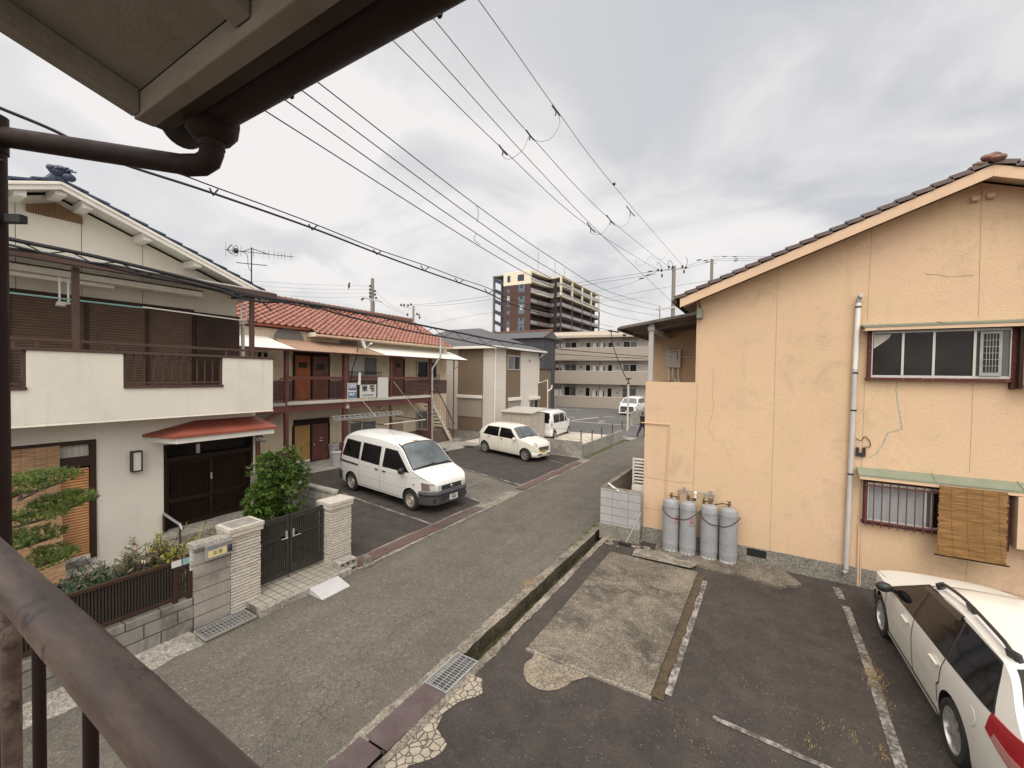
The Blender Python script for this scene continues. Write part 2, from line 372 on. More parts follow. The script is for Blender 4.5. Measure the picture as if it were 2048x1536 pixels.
M['lens'] = glass('lamp_lens', (.50, .49, .46), .08, .7, .3); M['amber'] = glass('smoked_lens', (.20, .15, .13), .1, .6, .3); M['redlens'] = glass('red_lens', (.30, .012, .018), .08, .7, .25); M['chrome'] = plain('chrome', (.70, .70, .70), .12, .03, 4, 1)
M['tilered'] = None
def tilemat(name, a, b, dk):
    t = NT(name); p = t.pos(); n = t.noise(3.5, 4, .6, p); n2 = t.noise(1.1, 6, .7, p); col = t.mix(t.ramp(n, .35, .65), a, b); col = t.mix(t.ramp(n2, .5, .72, 0, .55), col, dk)
    return t.out(col, .42, 0, t.noise(50, 2, .6, p), .002, 1, .5)
M['tilered'] = tilemat('salmon_roof_tile', (.34, .15, .105), (.22, .08, .055), (.13, .05, .036))
M['tileblue'] = tilemat('blue_roof_tile', (.030, .042, .080), (.045, .06, .105), (.02, .028, .05)); M['tilebrown'] = tilemat('brown_roof_tile', (.075, .048, .042), (.12, .085, .075), (.05, .033, .03))
M['tilerust'] = tilemat('old_ridge_tile', (.20, .07, .045), (.12, .075, .05), (.07, .055, .035))
M['slate'] = slats('slate_roof', (.105, .105, .11), .09, 2, .7, .7, .12, .25, .004)
M['canopyred'] = rustpaint('red_metal_sheet', (.27, .080, .052), (.19, .055, .04), .4, .5, 3)
M['greentin'] = rustpaint('green_tin', (.225, .245, .18), (.36, .35, .28), .5, .65, 5)
M['rusttin'] = plain('rusty_tin', (.33, .215, .14), .8, .25, 1, stretch=(.4, 7, 1), dirt=(.16, .075, .04), dk=.9, dscale=1)
M['whitetin'] = plain('white_sheet', (.74, .72, .66), .5, .06, 3, dirt=(.50, .46, .38), dk=.35)
def sheetmat(name, c, tr):
    t = NT(name); t.b.inputs['Transmission Weight'].default_value = 0
    t.out(t.mix(t.ramp(t.noise(2, 5), .3, .7), sc(c, .9), c), .35); tr_ = t.n('ShaderNodeBsdfTranslucent'); tr_.inputs[0].default_value = (*c, 1); ms = t.n('ShaderNodeMixShader'); ms.inputs[0].default_value = .55
    o = t.t.nodes['Material Output']; t.l(t.b.outputs[0], ms.inputs[1]); t.l(tr_.outputs[0], ms.inputs[2]); t.l(ms.outputs[0], o.inputs['Surface']); return t.mat
M['polysheet'] = sheetmat('polycarbonate_sheet', (.80, .80, .78), .3)
M['blockL'] = brick('garden_block_wall', (.215, .20, .178), (.26, .243, .215), (.08, .07, .062), 1, .40, .20, .010, (.06, .054, .047), .95)
M['blockX'] = brick('boundary_block_wall', (.36, .345, .31), (.40, .38, .34), (.16, .15, .135), 0, .40, .20, .010, (.12, .11, .095), .6)
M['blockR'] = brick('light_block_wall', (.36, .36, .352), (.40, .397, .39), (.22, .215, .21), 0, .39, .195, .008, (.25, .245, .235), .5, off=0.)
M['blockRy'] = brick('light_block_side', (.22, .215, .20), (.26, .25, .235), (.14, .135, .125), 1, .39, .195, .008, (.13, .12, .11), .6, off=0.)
M['brickdk'] = brick('brown_brick_tile', (.060, .026, .024), (.085, .036, .032), (.30, .24, .20), 1, .115, .075, .008, None)
M['pillartile'] = plain('split_stone_tile', (.50, .455, .39), .9, .14, 14, bump=.012, bscale=40, dirt=(.34, .29, .23), dk=.45, dscale=12)
M['grout'] = plain('dark_grout', (.085, .072, .062), .95, .15, 8); M['mortar'] = plain('cement_top', (.25, .235, .21), .95, .2, 6, bump=.004)
M['paving'] = None
def floortile(name, c, g, size, axis0=0):
    t = NT(name); p = t.pos(); b = t.n('ShaderNodeTexBrick', offset=0.); t.l(p, b.inputs['Vector']); b.inputs['Scale'].default_value = 1; b.inputs['Brick Width'].default_value = size; b.inputs['Row Height'].default_value = size; b.inputs['Mortar Size'].default_value = .008
    b.inputs['Color1'].default_value = (*c, 1); b.inputs['Color2'].default_value = (*sc(c, .86), 1); b.inputs['Mortar'].default_value = (*g, 1)
    n = t.noise(2.2, 6, .7, p); col = t.mix(t.ramp(n, .45, .7, 0, .5), b.outputs['Color'], sc(c, .55)); return t.out(col, .75, 0, t.math('SUBTRACT', 1., b.outputs['Fac']), .004, 1, .3)
M['paving'] = floortile('entrance_tile', (.37, .335, .28), (.14, .125, .11), .15)
M['gate'] = plain('gate_aluminium', (.036, .033, .029), .5, .15, 5, 0, spec=.2)
M['pine'] = leafmat('pine_needle', (.050, .085, .016), (.125, .17, .032)); M['bark'] = plain('bark', (.07, .05, .038), .95, .3, 9, bump=.02, bscale=25)
M['camellia'] = leafmat('camellia_leaf', (.040, .085, .014), (.115, .18, .032), .35); M['nandina'] = leafmat('nandina_leaf', (.04, .065, .025), (.11, .13, .055)); M['nandinay'] = leafmat('yellow_nandina_leaf', (.28, .27, .025), (.42, .35, .045)); M['nandinap'] = leafmat('pink_nandina_tip', (.36, .24, .15), (.46, .34, .23)); M['groundcover'] = leafmat('groundcover_leaf', (.018, .04, .018), (.04, .075, .035))
M['grass'] = leafmat('weed_green', (.10, .14, .03), (.17, .20, .05)); M['drygrass'] = leafmat('dry_weed', (.34, .22, .09), (.46, .33, .16)); M['moss'] = plain('gutter_moss', (.06, .058, .015), .95, .5, 6, bump=.03, bscale=30); M['mulch'] = plain('dry_moss', (.085, .060, .034), .95, .4, 9, bump=.03, bscale=40, dirt=(.09, .075, .04), dk=.8, dscale=6)
M['fabric'] = plain('curtain', (.27, .28, .29), .9, .1, 3, stretch=(9, 9, .5)); M['fabricw'] = plain('pale_curtain', (.50, .48, .43), .9, .2, 4, stretch=(9, 9, .5))
M['signwhite'] = plain('sign_white', (.57, .555, .52), .6, .05, 5, dirt=(.48, .45, .40), dk=.3); M['signblue'] = plain('sign_blue', (.018, .04, .15), .5, .08, 5); M['signteal'] = plain('sign_teal', (.04, .13, .23), .5, .08, 5); M['ink'] = plain('sign_ink', (.022, .020, .018), .7, .1); M['inkred'] = plain('stencil_red', (.42, .06, .07), .7, .2, 30); M['inkwhite'] = plain('letter_white', (.75, .75, .78), .7, .05); M['inkblue'] = plain('blue_mark', (.05, .22, .45), .7, .2)
M['gold'] = plain('nameplate_cream', (.62, .52, .26), .5, .05); M['orange'] = plain('orange_mark', (.75, .33, .05), .7, .2, 20); M['plateyel'] = plain('number_plate_yellow', (.62, .36, .02), .5, .1)
M['doororange'] = plain('worn_orange_door', (.30, .085, .02), .55, .25, 1.5, stretch=(1, 2, .6), dirt=(.14, .04, .02), dk=.6); M['doorbrown'] = plain('worn_brown_door', (.125, .045, .022), .55, .2, 1.5, dirt=(.20, .12, .085), dk=.6, dscale=3); M['doorred'] = plain('dark_red_door', (.11, .035, .025), .5, .15, 2, dirt=(.20, .10, .07), dk=.4); M['dooryellow'] = plain('mustard_door', (.35, .205, .06), .6, .15, 2, dirt=(.16, .10, .05), dk=.7, dscale=3.5)
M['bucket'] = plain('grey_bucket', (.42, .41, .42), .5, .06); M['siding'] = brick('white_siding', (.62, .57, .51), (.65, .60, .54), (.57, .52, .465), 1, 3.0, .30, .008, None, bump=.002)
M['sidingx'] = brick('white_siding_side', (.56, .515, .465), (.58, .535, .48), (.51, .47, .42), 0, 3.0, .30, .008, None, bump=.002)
M['panelbrown'] = plain('brown_panel', (.165, .118, .075), .75, .06, 4); M['shutterbox'] = plain('grey_roller_shutter', (.30, .265, .22), .6, .06, 3); M['darkhouse'] = plain('dark_siding', (.055, .052, .058), .8, .15, 2)
M['shed'] = slats('shed_panel', (.40, .36, .305), .62, 0, .8, .5, .03, .06, .004); M['shedroof'] = slats('shed_roof', (.46, .425, .375), .2, 0, .8, .5, .15, .05, .02)
M['greybal'] = slats('grey_balcony', (.32, .28, .232), 1.1, 0, .93, .7, .02, .05, .002); M['greywall'] = plain('apartment_wall', (.55, .495, .45), .8, .06, 2); M['greyroof'] = slats('apartment_roof', (.42, .36, .29), .5, 2, .82, .6, .2, .05, .01)
M['maroon'] = brick('maroon_tile', (.085, .045, .038), (.095, .05, .042), (.11, .065, .055), 0, .5, .25, .02, None); M['towercream'] = plain('tower_cream', (.70, .645, .50), .8, .06, 1); M['towerblue'] = plain('tower_blue', (.10, .135, .17), .6, .15, .3); M['towerslate'] = plain('tower_slate', (.035, .042, .058), .7, .1); M['towerbalc'] = plain('tower_glass_rail', (.25, .25, .26), .35, .15, .4); M['towerdark'] = plain('tower_recess', (.05, .035, .032), .8, .2)
M['polec'] = plain('concrete_pole', (.22, .205, .18), .9, .15, 2, stretch=(1, 1, .4), dirt=(.10, .09, .08), dk=.5)
M['insul'] = plain('insulator', (.03, .03, .032), .4, .1); M['whiteplastic'] = plain('white_plastic', (.72, .70, .66), .45, .05); M['beigeplastic'] = plain('beige_appliance', (.52, .48, .42), .5, .06); M['soffit'] = plain('painted_soffit', (.26, .222, .18), .85, .10, 2.5, dirt=(.13, .10, .07), dk=.5, dscale=3, bump=.002)
M['soffitdk'] = plain('corrugated_underside', (.16, .13, .12), .8, .2, 3); M['paintpost'] = rustpaint('flaking_post', (.42, .40, .38), (.16, .13, .11), .7, .8, 8); M['cloth'] = plain('black_cloth', (.012, .012, .013), .85, .2); M['skin'] = plain('skin', (.45, .27, .19), .6, .05); M['teal'] = plain('teal_pole', (.22, .38, .36), .45, .1)
M['brass'] = plain('valve_brass', (.16, .11, .055), .5, .2, 9, .5); M['cardbrown'] = plain('brown_box', (.10, .052, .03), .7, .2); M['flagstone'] = None
def crazy(name):
    t = NT(name); p = t.pos(); v = t.n('ShaderNodeTexVoronoi', feature='DISTANCE_TO_EDGE'); v.inputs['Scale'].default_value = 11.; t.l(p, v.inputs['Vector'])
    g = t.ramp(v.outputs['Distance'], .02, .07); n = t.noise(8, 5, .7, p); col = t.mix(g, (.10, .085, .07), t.mix(t.ramp(n, .35, .65), (.29, .25, .19), (.43, .375, .295)))
    return t.out(col, .9, 0, g, .008)
M['flagstone'] = crazy('broken_concrete')
M['gutterwall'] = slabmat('mossy_gutter_wall', (.115, .095, .065), (.045, .04, .026), .5); M['cementpatch'] = slabmat('old_cement', (.31, .265, .20), (.17, .145, .11), .46)
M['porchedge'] = plain('weathered_edge', (.12, .105, .085), .8, .3, 6)
M['blockP'] = brick('gatepost_block', (.30, .275, .243), (.345, .315, .275), (.15, .135, .115), 1, 1.2, .20, .009, (.15, .13, .11), .75)
M['towerframe'] = plain('tower_frame', (.16, .14, .12), .8, .1)
# ---------------------------------------------------------------- ground, road, lots
def zl(x): return .004 + .02 * max(0, -7.35 - x)
def poly_sheet(mb, pts, z=None, m=0):
    P = [(p[0], p[1], (p[2] if len(p) > 2 else z)) for p in pts]
    a = sum(P[i][0] * P[(i + 1) % len(P)][1] - P[(i + 1) % len(P)][0] * P[i][1] for i in range(len(P)))
    return mb.quad(*(P if a > 0 else P[::-1]), m=m)
g = MB(); B = 1500
for x0, x1, y0, y1 in ((-B, -3.60, -B, B), (-3.26, B, -B, B), (-3.60, -3.26, -B, -2), (-3.60, -3.26, 28, B)): g.quad((x0, y0, -.03), (x1, y0, -.03), (x1, y1, -.03), (x0, y1, -.03))
struct(g, 'ground', M['soil'])
g = MB()
N = 34
g.grid(lambda u, v: (lerp(-7.03, -3.74, u), lerp(-14, 27.6, v), 0.012 * math.sin(math.pi * u)), 6, N)
struct(g, 'road', M['road'])
g = MB(); poly_sheet(g, [(-60, 27.604), (40, 27.604), (40, 34), (-60, 34)], 0); struct(g, 'cross_street', M['far'])
g = MB(); poly_sheet(g, [(-29, 34.004), (-9.3, 34.004), (-9.3, 52), (-40, 52)], .004); struct(g, 'far_parking_lot', M['far'])
g = MB(); poly_sheet(g, [(-3.26, -8), (14, -8), (14, 10.42), (-3.26, 10.42)], 0); struct(g, 'parking_lot', M['lot'])
g = MB(); g.grid(lambda u, v: (lerp(-17.2, -7.40, u), lerp(5.65, 19.2, v), zl(lerp(-17.2, -7.40, u))), 10, 12); struct(g, 'apartment_parking_lot', M['lot'])
# older, paler bay in the apartment lot
def lotpatch(name, pts, mat, dz=.004, n=1):
    b = MB(); poly_sheet(b, [(x, y, zl(x) + dz) for x, y in pts]); return struct(b, name, mat)
lotpatch('old_asphalt_patch', [(-7.42, 9.0 + 1.7), (-7.42, 12.95), (-9.6, 13.6), (-12.2, 14.1), (-12.4, 11.9), (-9.6, 11.2)], M['lotold'])
lotpatch('walkway_concrete', [(-14.75, 8.6), (-14.3, 14.6), (-13.6, 16.0), (-13.2, 19.15), (-17.1, 19.15), (-17.1, 8.6)], M['conc'], .006)
# worn bay lines
def wline(name, pts, w, mat='line', dz=.009, lot=True):
    b = MB()
    for a, c in zip(pts, pts[1:]):
        a, c = V((*a, 0)), V((*c, 0)); d = (c - a).normalized(); s_ = V((-d.y, d.x, 0)) * w / 2
        q = [a - s_, c - s_, c + s_, a + s_]
        poly_sheet(b, [(p.x, p.y, (zl(p.x) if lot else 0) + dz) for p in q])
    return struct(b, name, M[mat])
wline('bay_line', [(-7.42, 8.45), (-10.3, 8.68), (-11.6, 8.85)], .09)
wline('bay_line', [(-7.42, 10.75), (-9.0, 11.2)], .09)
wline('bay_line', [(-7.42, 13.2), (-11.4, 14.1)], .09)
wline('bay_line', [(-7.45, 17.4), (-8.6, 17.8)], .07)
# right-hand lot: concrete slab, moss strip, lines
sl = MB()
for i, (y0, y1) in enumerate(((5.35, 6.92), (6.925, 9.28))):
    e = lambda y: (y - 5.35) / 3.93; poly_sheet(sl, [(-2.86 - .02 * e(y0), y0), (-1.12 + .06 * e(y0), y0), (-1.12 + .06 * e(y1), y1), (-2.86 - .02 * e(y1), y1)], .035)
sl.quad((-2.86, 5.35, 0), (-1.12, 5.35, 0), (-1.12, 5.35, .035), (-2.86, 5.35, .035)); sl.quad((-1.12, 5.35, 0), (-1.06, 9.28, 0), (-1.06, 9.28, .035), (-1.12, 5.35, .035)); sl.quad((-2.88, 9.28, 0), (-2.86, 5.35, 0), (-2.86, 5.35, .035), (-2.88, 9.28, .035))
struct(sl, 'concrete_slab', M['slab'])
b = MB(); b.prism([(-2.87, 5.30, 0), (-1.10, 5.30, 0), (-1.10, 5.349, 0), (-2.87, 5.349, 0)], (0, 0, .03)); struct(b, 'slab_rim', M['kerb'])
b = MB(); poly_sheet(b, [(-2.4, 9.30), (-1.2, 9.33), (-1.05, 9.75), (-1.5, 9.62), (-1.9, 9.9), (-2.45, 9.7)], .054); struct(b, 'cement_splash', M['kerb'])
b = MB(); b.grid(lambda u, v: (lerp(-1.13, -.985, u) + .06 * v + (.014 * math.sin(v * 33) + .012 * math.sin(v * 91)) * (u > .5), lerp(5.36, 9.2, v), .012 + .02 * math.sin(math.pi * u) * (.6 + .4 * math.sin(v * 60))), 4, 90); b.build('dry_moss_strip', M['mulch'])['kind'] = 'structure'
wline('slab_edge_line', [(-.94, 5.5), (-.89, 9.0)], .09, lot=False)
wline('bay_line', [(1.29, 10.1), (1.32, 9.6)], .11, lot=False); wline('bay_line', [(1.34, 9.35), (1.35, 7.5), (1.33, 6.6), (1.31, 5.4)], .11, lot=False)
wline('bay_line', [(-.42, 5.42), (.3, 5.36), (1.0, 5.3)], .07, lot=False)
# cylinder footing and cement bits
b = MB(); poly_sheet(b, [(-2.0, 9.62), (-.1, 9.55), (.35, 9.42), (.72, 9.78), (.42, 10.38), (-2.1, 10.38)], .05)
P = [(-2.0, 9.62), (-.1, 9.55), (.35, 9.42), (.72, 9.78), (.42, 10.38)]
for a, c in zip(P, P[1:]): b.quad((a[0], a[1], 0), (c[0], c[1], 0), (c[0], c[1], .05), (a[0], a[1], .05))
struct(b, 'cement_footing', M['slab'])
b = MB(); pts = []
for k in range(22):
    a = 2 * math.pi * k / 22; rr = .30 * (1 + .05 * math.sin(3 * a)); pts.append((-2.4 + rr * 1.12 * math.cos(a), 5.04 + rr * math.sin(a)))
poly_sheet(b, pts, .008); poly_sheet(b, [(-2.7, 5.06), (-2.1, 5.02), (-1.85, 5.335), (-2.72, 5.335)], .012); struct(b, 'cement_patch', M['cementpatch'])
b = MB(); b.lathe([(.185, .010), (.185, .015), (.17, .016), (.0, .016)], (-2.4, 5.02, 0), 28, cap=False); solo(b, 'drain_cover', M['cementpatch'], 'round cement drain cover in front of the worn concrete slab', 'drain cover')
rnd = random.Random(4)
pts = [(-3.24, 4.5)]
for k in range(26): y = 4.5 - k * .1; pts.append((-3.05 + .13 * math.sin(k * .7) + rnd.uniform(-.05, .05) + (.12 if k > 9 else 0), y))
pts += [(-3.24, 1.9)]
b = MB(); poly_sheet(b, pts, .006); struct(b, 'broken_concrete_edge', M['flagstone'])
# ------------------------------------------------- open gutter on the right of the road
def jit(y, k): return .005 * math.sin(y * 5.1 + k) + .006 * math.sin(y * 17.7 + 2 * k) + .004 * math.sin(y * 43 + k)
gt = MB(); n = 420
Y0, Y1 = -2, 27.6
prof = [(-3.76, .006), (-3.60, .018), (-3.575, .015), (-3.565, -.27), (-3.32, -.27), (-3.315, .01), (-3.29, .016), (-3.20, .004)]
def gut(u, v):
    y = lerp(Y0, Y1, v); k = u * (len(prof) - 1); i = min(int(k), len(prof) - 2); f = k - i
    x = lerp(prof[i][0], prof[i + 1][0], f); z = lerp(prof[i][1], prof[i + 1][1], f)
    return (x + jit(y, round(k)) * (1.6 if k in (0, 7) else .8), y, z + .012 * max(0, math.sin(y * 2.3 + k)) * (1 if z > 0 else 0))
gt.grid(gut, 7, n, sm=False)
for i in range(len(gt.f)):
    if i % 7 in (2, 3, 4): gt.m[i] = 1
struct(gt, 'street_gutter', [M['kerb'], M['gutterwall']])
b = MB()
def hn(x, y): return math.sin(x * 3.1 + y * 1.7) * .5 + math.sin(x * 7.3 - y * 4.1) * .3 + math.sin(y * 11.3 + x) * .2
b.grid(lambda u, v: (lerp(-3.562, -3.322, u), lerp(-2, 27, v), -.225 + .05 * hn(u * 4, v * 90)), 6, 200); struct(b, 'gutter_moss', M['moss'])
# checker plates and grating over it
def grating(name, x0, x1, y0, y1, z, label, along='y', pitch=.042):
    t = thing(name, label, 'drain grating', ((x0 + x1) / 2, (y0 + y1) / 2, z))
    f = MB()
    for a in (x0, x1 - .025): f.box(a, a + .025, y0, y1, z, z + .03)
    for a in (y0, y1 - .02): f.box(x0 + .026, x1 - .026, a, a + .02, z, z + .029)
    f.build('frame', M['galv'], t)
    s_ = MB(); k = int((y1 - y0 - .06) / pitch)
    for i in range(k): yy = y0 + .035 + i * (y1 - y0 - .06) / k; s_.box(x0 + .026, x1 - .026, yy, yy + .009, z + .001, z + .027)
    for i in range(1, 4): xx = lerp(x0, x1, i / 4); s_.box(xx - .005, xx + .005, y0 + .021, y1 - .021, z + .012, z + .0255)
    s_.build('bars', M['galv'], t); return t
grating('gutter_grating', -3.66, -3.29, 4.03, 4.72, .005, 'steel grating over the open gutter right of the road, beside the purple checker plate')
pl = ((3.08, 4.02, -3.645, -3.30, 'purple checker plate laid over the gutter, next to the steel grating', .004), (2.02, 3.055, -3.68, -3.325, 'purple checker plate over the gutter nearest the camera, with a white spot', -.012))
for y0, y1, x0, x1, lb, tw in pl:
    b = MB(); b.prism([(x0, y0, .024), (x1, y0, .024), (x1 + tw, y1, .024), (x0 + tw, y1, .024)], (0, 0, .008))
    if tw < 0:
        b.box(-3.35, -3.30, 3.03, 3.06, .02, .045, 1); b.lathe([(.02, .0325), (.0, .0326)], (-3.45, 2.66, 0), 10, m=2, cap=False)
    solo(b, 'checker_plate', [M['plate'], M['black'], M['whiteplastic']], lb, 'steel plate', 'steel plates over the right gutter', bevel=.003)
# plates along the left edge of the road
ys = [5.73, 6.75, 8.05, 8.8, 9.6]
yL = [AX(px, py, -7.03).y for px, py in ((716, 1146), (783, 1113), (882, 1065), (922, 1045), (970, 1022))]
yF = [AX(px, py, -7.03).y for px, py in ((1048, 984), (1100, 960), (1117, 952), (1139, 942), (1165, 930))]
lab = ['red steel kerb plate beside the stacked concrete blocks at the gate pillar', 'red steel kerb plate second along from the gate pillar', 'dull purple kerb plate level with the van, nearer the gate', 'dull purple kerb plate just before the bare concrete kerb', 'red kerb plate just beyond the bare concrete kerb', 'short tilted red kerb plate in the middle of the far run', 'small red kerb plate second last before the grey fence wall', 'red kerb plate at the corner of the grey fence wall']
k = 0
for seq, far in ((yL, 0), (yF, 1)):
    for a, c in zip(seq, seq[1:]):
        b = MB(); t_ = (.02, -.015, .012, 0, .03, -.035, .03, -.02)[k]
        b.prism([(-7.39, a + .012, .016), (-7.03 + t_, a + .012, .016 + abs(t_) * .5), (-7.03 - t_ * .3, c - .012, .018), (-7.39, c - .012, .018)], (0, 0, .009))
        solo(b, 'kerb_plate', M['platered'] if k in (0, 1, 4, 5, 6, 7) else M['plate'], lab[k], 'steel plate', 'steel plates along the left kerb', bevel=.003); k += 1
b = MB(); b.grid(lambda u, v: (lerp(-7.46, -6.93, u) + .02 * math.sin(v * 40 + u * 5), lerp(5.7, 19.1, v), .012 + .006 * hn(u * 3, v * 60)), 6, 90); struct(b, 'left_kerb', M['kerb'])
# ---------------------------------------------------------------- white house on the left
b = MB(); b.grid(lambda u, v: (lerp(-7.5, -6.88, u) + .015 * math.sin(v * 50), lerp(-14, 2.95, v), .03 - .03 * u + .008 * hn(u * 2, v * 40)), 4, 60); struct(b, 'verge_strip', M['conc'])
b = MB(); poly_sheet(b, [(-11.4, -6), (-7.55, -6), (-7.55, 5.62), (-11.4, 5.62)], .06); struct(b, 'garden_soil', M['soil'])
H = thing('white_house', 'white rendered two-storey house with blue tiled gable and long white balcony', 'house', (-12, 2.47, 0))
XF, XU, XB = -11.1, -12.0, -10.4           # ground-floor front, upper wall, balcony front
YR = 5.86
_p0, _p1 = AX(124, 364, -11.30), AX(478, 557, -11.30)
PK = V((0, _p0.y, _p0.z)); SL = (_p0.z - _p1.z) / (_p1.y - _p0.y)          # gable peak (underside of bargeboard top), roof slope
def zroof(y): return PK.z - SL * abs(y - PK.y)
w = MB()
yd0, yd1 = AX(328, 990, XF).y, AX(505, 950, XF).y      # entrance opening
yw = AX(193, 980, XF).y                                 # right edge of the window bay
zd1 = AX(400, 882, XF).z
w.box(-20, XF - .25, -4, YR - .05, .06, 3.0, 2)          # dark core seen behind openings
w.box(XF - .25, XF, yw, yd0, .06, 3.02)                  # white panel between window and door
w.box(XF - .25, XF, yd1, YR, .06, 3.02)
w.box(XF - .25, XF - .002, yd0, yd1, zd1, 3.02)
w.box(XF - .25, XF - .012, -4, yw, AX(192, 878, XF).z, 3.02, 1)
w.box(XF - .25, XF - .012, -4, yw, .06, .42, 0)
w.box(-20, XF - .251, YR - .05, YR, .06, 3.0)
w.box(-20, XU, -.98, YR, 3.0, 6.2)
w.prism([(XU, -.98, 6.2), (XU, YR, 6.2), (XU, YR, zroof(YR) - .1), (XU, PK.y, PK.z - .1), (XU, -.98, zroof(-.98) - .1)], (-8, 0, 0))
for y in (AX(163, 470, XU).y, AX(285, 500, XU).y, AX(30, 430, XU).y): w.box(XU, XU + .002, y - .004, y + .004, 5.2, zroof(y) - .12, 2)
w.build('wall', [M['white'], M['cream'], M['wood']], H)
# roof
XV = -11.32
def slope_roof(mb, x0, x1, ya, za, yb, zb, crs, th=.07, m=0):
    n = crs; d = V((0, yb - ya, zb - za)); L = d.length; d.normalize(); nn = V((0, -d.z, d.y)); nn = nn if nn.z > 0 else -nn
    for i in range(n):
        a = V((0, ya, za)) + d * (L * i / n); c = V((0, ya, za)) + d * (L * (i + 1.12) / n)
        p = [a + nn * .02, c + nn * .055, c + nn * (.055 + th * .6), a + nn * (.02 + th * .6)]
        mb.prism([(x0, q.y, q.z) for q in p], (x1 - x0, 0, 0), m)
rf = MB(); yE0, yE1 = PK.y - 4.0, PK.y + 3.98
slope_roof(rf, XV, -20.2, PK.y, PK.z, yE1, zroof(yE1), 13); slope_roof(rf, XV - .001, -20.2, PK.y, PK.z, yE0, zroof(yE0), 13)
rf.tube([(XV + .02, PK.y, PK.z + .13), (-20.2, PK.y, PK.z + .13)], .12, 10)
roof = rf.build('roof', M['tileblue'], H)
o = MB(); rr = random.Random(3)
cx, cy, cz = XV + .02, PK.y, PK.z + .2
o.ball((cx, cy + .12, cz - .08), (.09, .15, .12)); o.ball((cx, cy - .1, cz), (.08, .16, .12)); o.ball((cx - .02, cy, cz + .08), (.09, .19, .11)); o.ball((cx, cy - .2, cz + .05), (.08, .09, .09))
for k in range(5): o.tube([(cx + .06, cy - .15 + k * .07, cz + .04), (cx + .08, cy - .1 + k * .07, cz + .12 - .02 * abs(k - 2)), (cx + .05, cy - .03 + k * .07, cz + .16 - .03 * abs(k - 2))], .022, 6)
o.v = [(cx + (p[0] - cx) * .8, cy + (p[1] - cy) * .72, cz - .08 + (p[2] - cz + .08) * .66) for p in o.v]; o.build('ridge_ornament', M['tileblue'], roof)
bb = MB()
for ye in (yE0, yE1):
    for (x, dz0, dz1) in ((XV, .02, -.13), (XV + .03, -.0, -.045)):
        p = [(x, PK.y, PK.z + dz0), (x, ye, zroof(ye) + dz0), (x, ye, zroof(ye) + dz1), (x, PK.y, PK.z + dz1)]
        bb.prism(p, (-.045, 0, 0))
    bb.prism([(XV - .05, PK.y, PK.z - .01), (XV - .05, ye, zroof(ye) - .01), (XV - .05, ye, zroof(ye) - .035), (XV - .05, PK.y, PK.z - .035)], (-.7, 0, 0))
bb.build('bargeboard', M['whitewood'], H, bevel=.004)
for px, py in ((35, 380), (117, 383), (171, 411), (292, 475), (392, 531)):
    q = AX(px, py, -11.45); b = MB(); b.box(XU - .02, -11.40, q.y - .055, q.y + .10, zroof(q.y) - .215, zroof(q.y) - .06); b.build('purlin_end', M['whitewood'], H, bevel=.006)
gv = MB(); xg = XU + .02
lo = [AX(54, 423, xg), AX(112, 436, xg), AX(163, 448, xg)]; hi = [AX(54, 408, xg), AX(112, 406, xg), AX(163, 434, xg)]
for k in range(25):
    t_ = k / 24 * 2; i = min(int(t_), 1); f = t_ - i; a = lo[i].lerp(lo[i + 1], f); c = hi[i].lerp(hi[i + 1], f); gv.box(xg - .01, xg + .03, a.y - .012, a.y + .012, a.z, c.z)
gv.prism([(xg - .012, p.y, p.z) for p in lo + hi[::-1]], (-.008, 0, 0), 1)
gv.build('gable_vent', [plain('vent_wood', (.20, .115, .055), .8, .2), M['wood']], H)
# balcony
zb0, zb1 = AX(300, 834, XB).z, AX(545, 719, XB).z
oy = [AX(p, 745, XB).y for p in (22, 53, 247, 446)]; zo = AX(300, 776, XB).z
by1 = AX(546, 760, XB).y
pb = MB(); TH = .13
pb.prism([(XB, y, z) for y, z in ((-3, zb0), (by1, zb0), (by1, zb1), (oy[3], zb1), (oy[3], zo), (oy[2], zo), (oy[2], zb1), (oy[1], zb1), (oy[1], zo), (oy[0] - .8, zo), (oy[0] - .8, zb1), (-3, zb1))], (-TH, 0, 0))
pb.box(XU, XB - TH - .001, by1 - TH, by1, zb0, zb1); pb.box(XU, XB - .002, -3, by1 - .002, zb0 - .03, zb0 + .1, 0)
pb.box(XB - .01, XB + .012, -3, by1 + .012, zb0 - .05, zb0 - .028)
pb.build('balcony_parapet', [M['white']], H, bevel=.006)
br = MB(); br.box(XB - TH - .02, XB + .025, -3, by1 + .03, zb1 + .001, zb1 + .05)
zt = AX(300, 690, XB).z
br.box(XB - .10, XB - .045, -3, AX(538, 700, XB).y, zt - .03, zt + .02)
for p in (28, 76, 227, 355, 455): y = AX(p, 700, XB).y; br.box(XB - .09, XB - .055, y - .02, y + .02, zb1 + .051, zt - .031)
br.build('balcony_rail', M['brown'], H, bevel=.003)
for a, c in ((oy[0] - .8, oy[1]), (oy[2], oy[3])):
    gr = MB(); gr.box(XB - TH + .02, XB + .03, a, c, zo + .001, zo + .05); gr.box(XB - .09, XB - .05, a, c, zo + .09, zo + .12)
    n = max(4, int((c - a) / .145))
    for i in range(n + 1): y = lerp(a + .03, c - .03, i / n); gr.box(XB - .08, XB - .06, y - .011, y + .011, zo + .05, zb1)
    gr.box(XB - .10, XB - .03, a, a + .045, zo + .05, zb1); gr.box(XB - .10, XB - .03, c - .045, c, zo + .05, zb1)
    gr.build('balcony_grille', M['brown'], H)
zg = AX(400, 567, XB + .08).z; ygE = AX(551, 598, XB + .08).y
ar = MB(); ar.prism([(XB + .1, -3, zg + .07), (XU, -3, zg + .30), (XU, -3, zg + .312), (XB + .1, -3, zg + .085)], (0, ygE + 3, 0)); ar.build('balcony_roof', M['polysheet'], H)
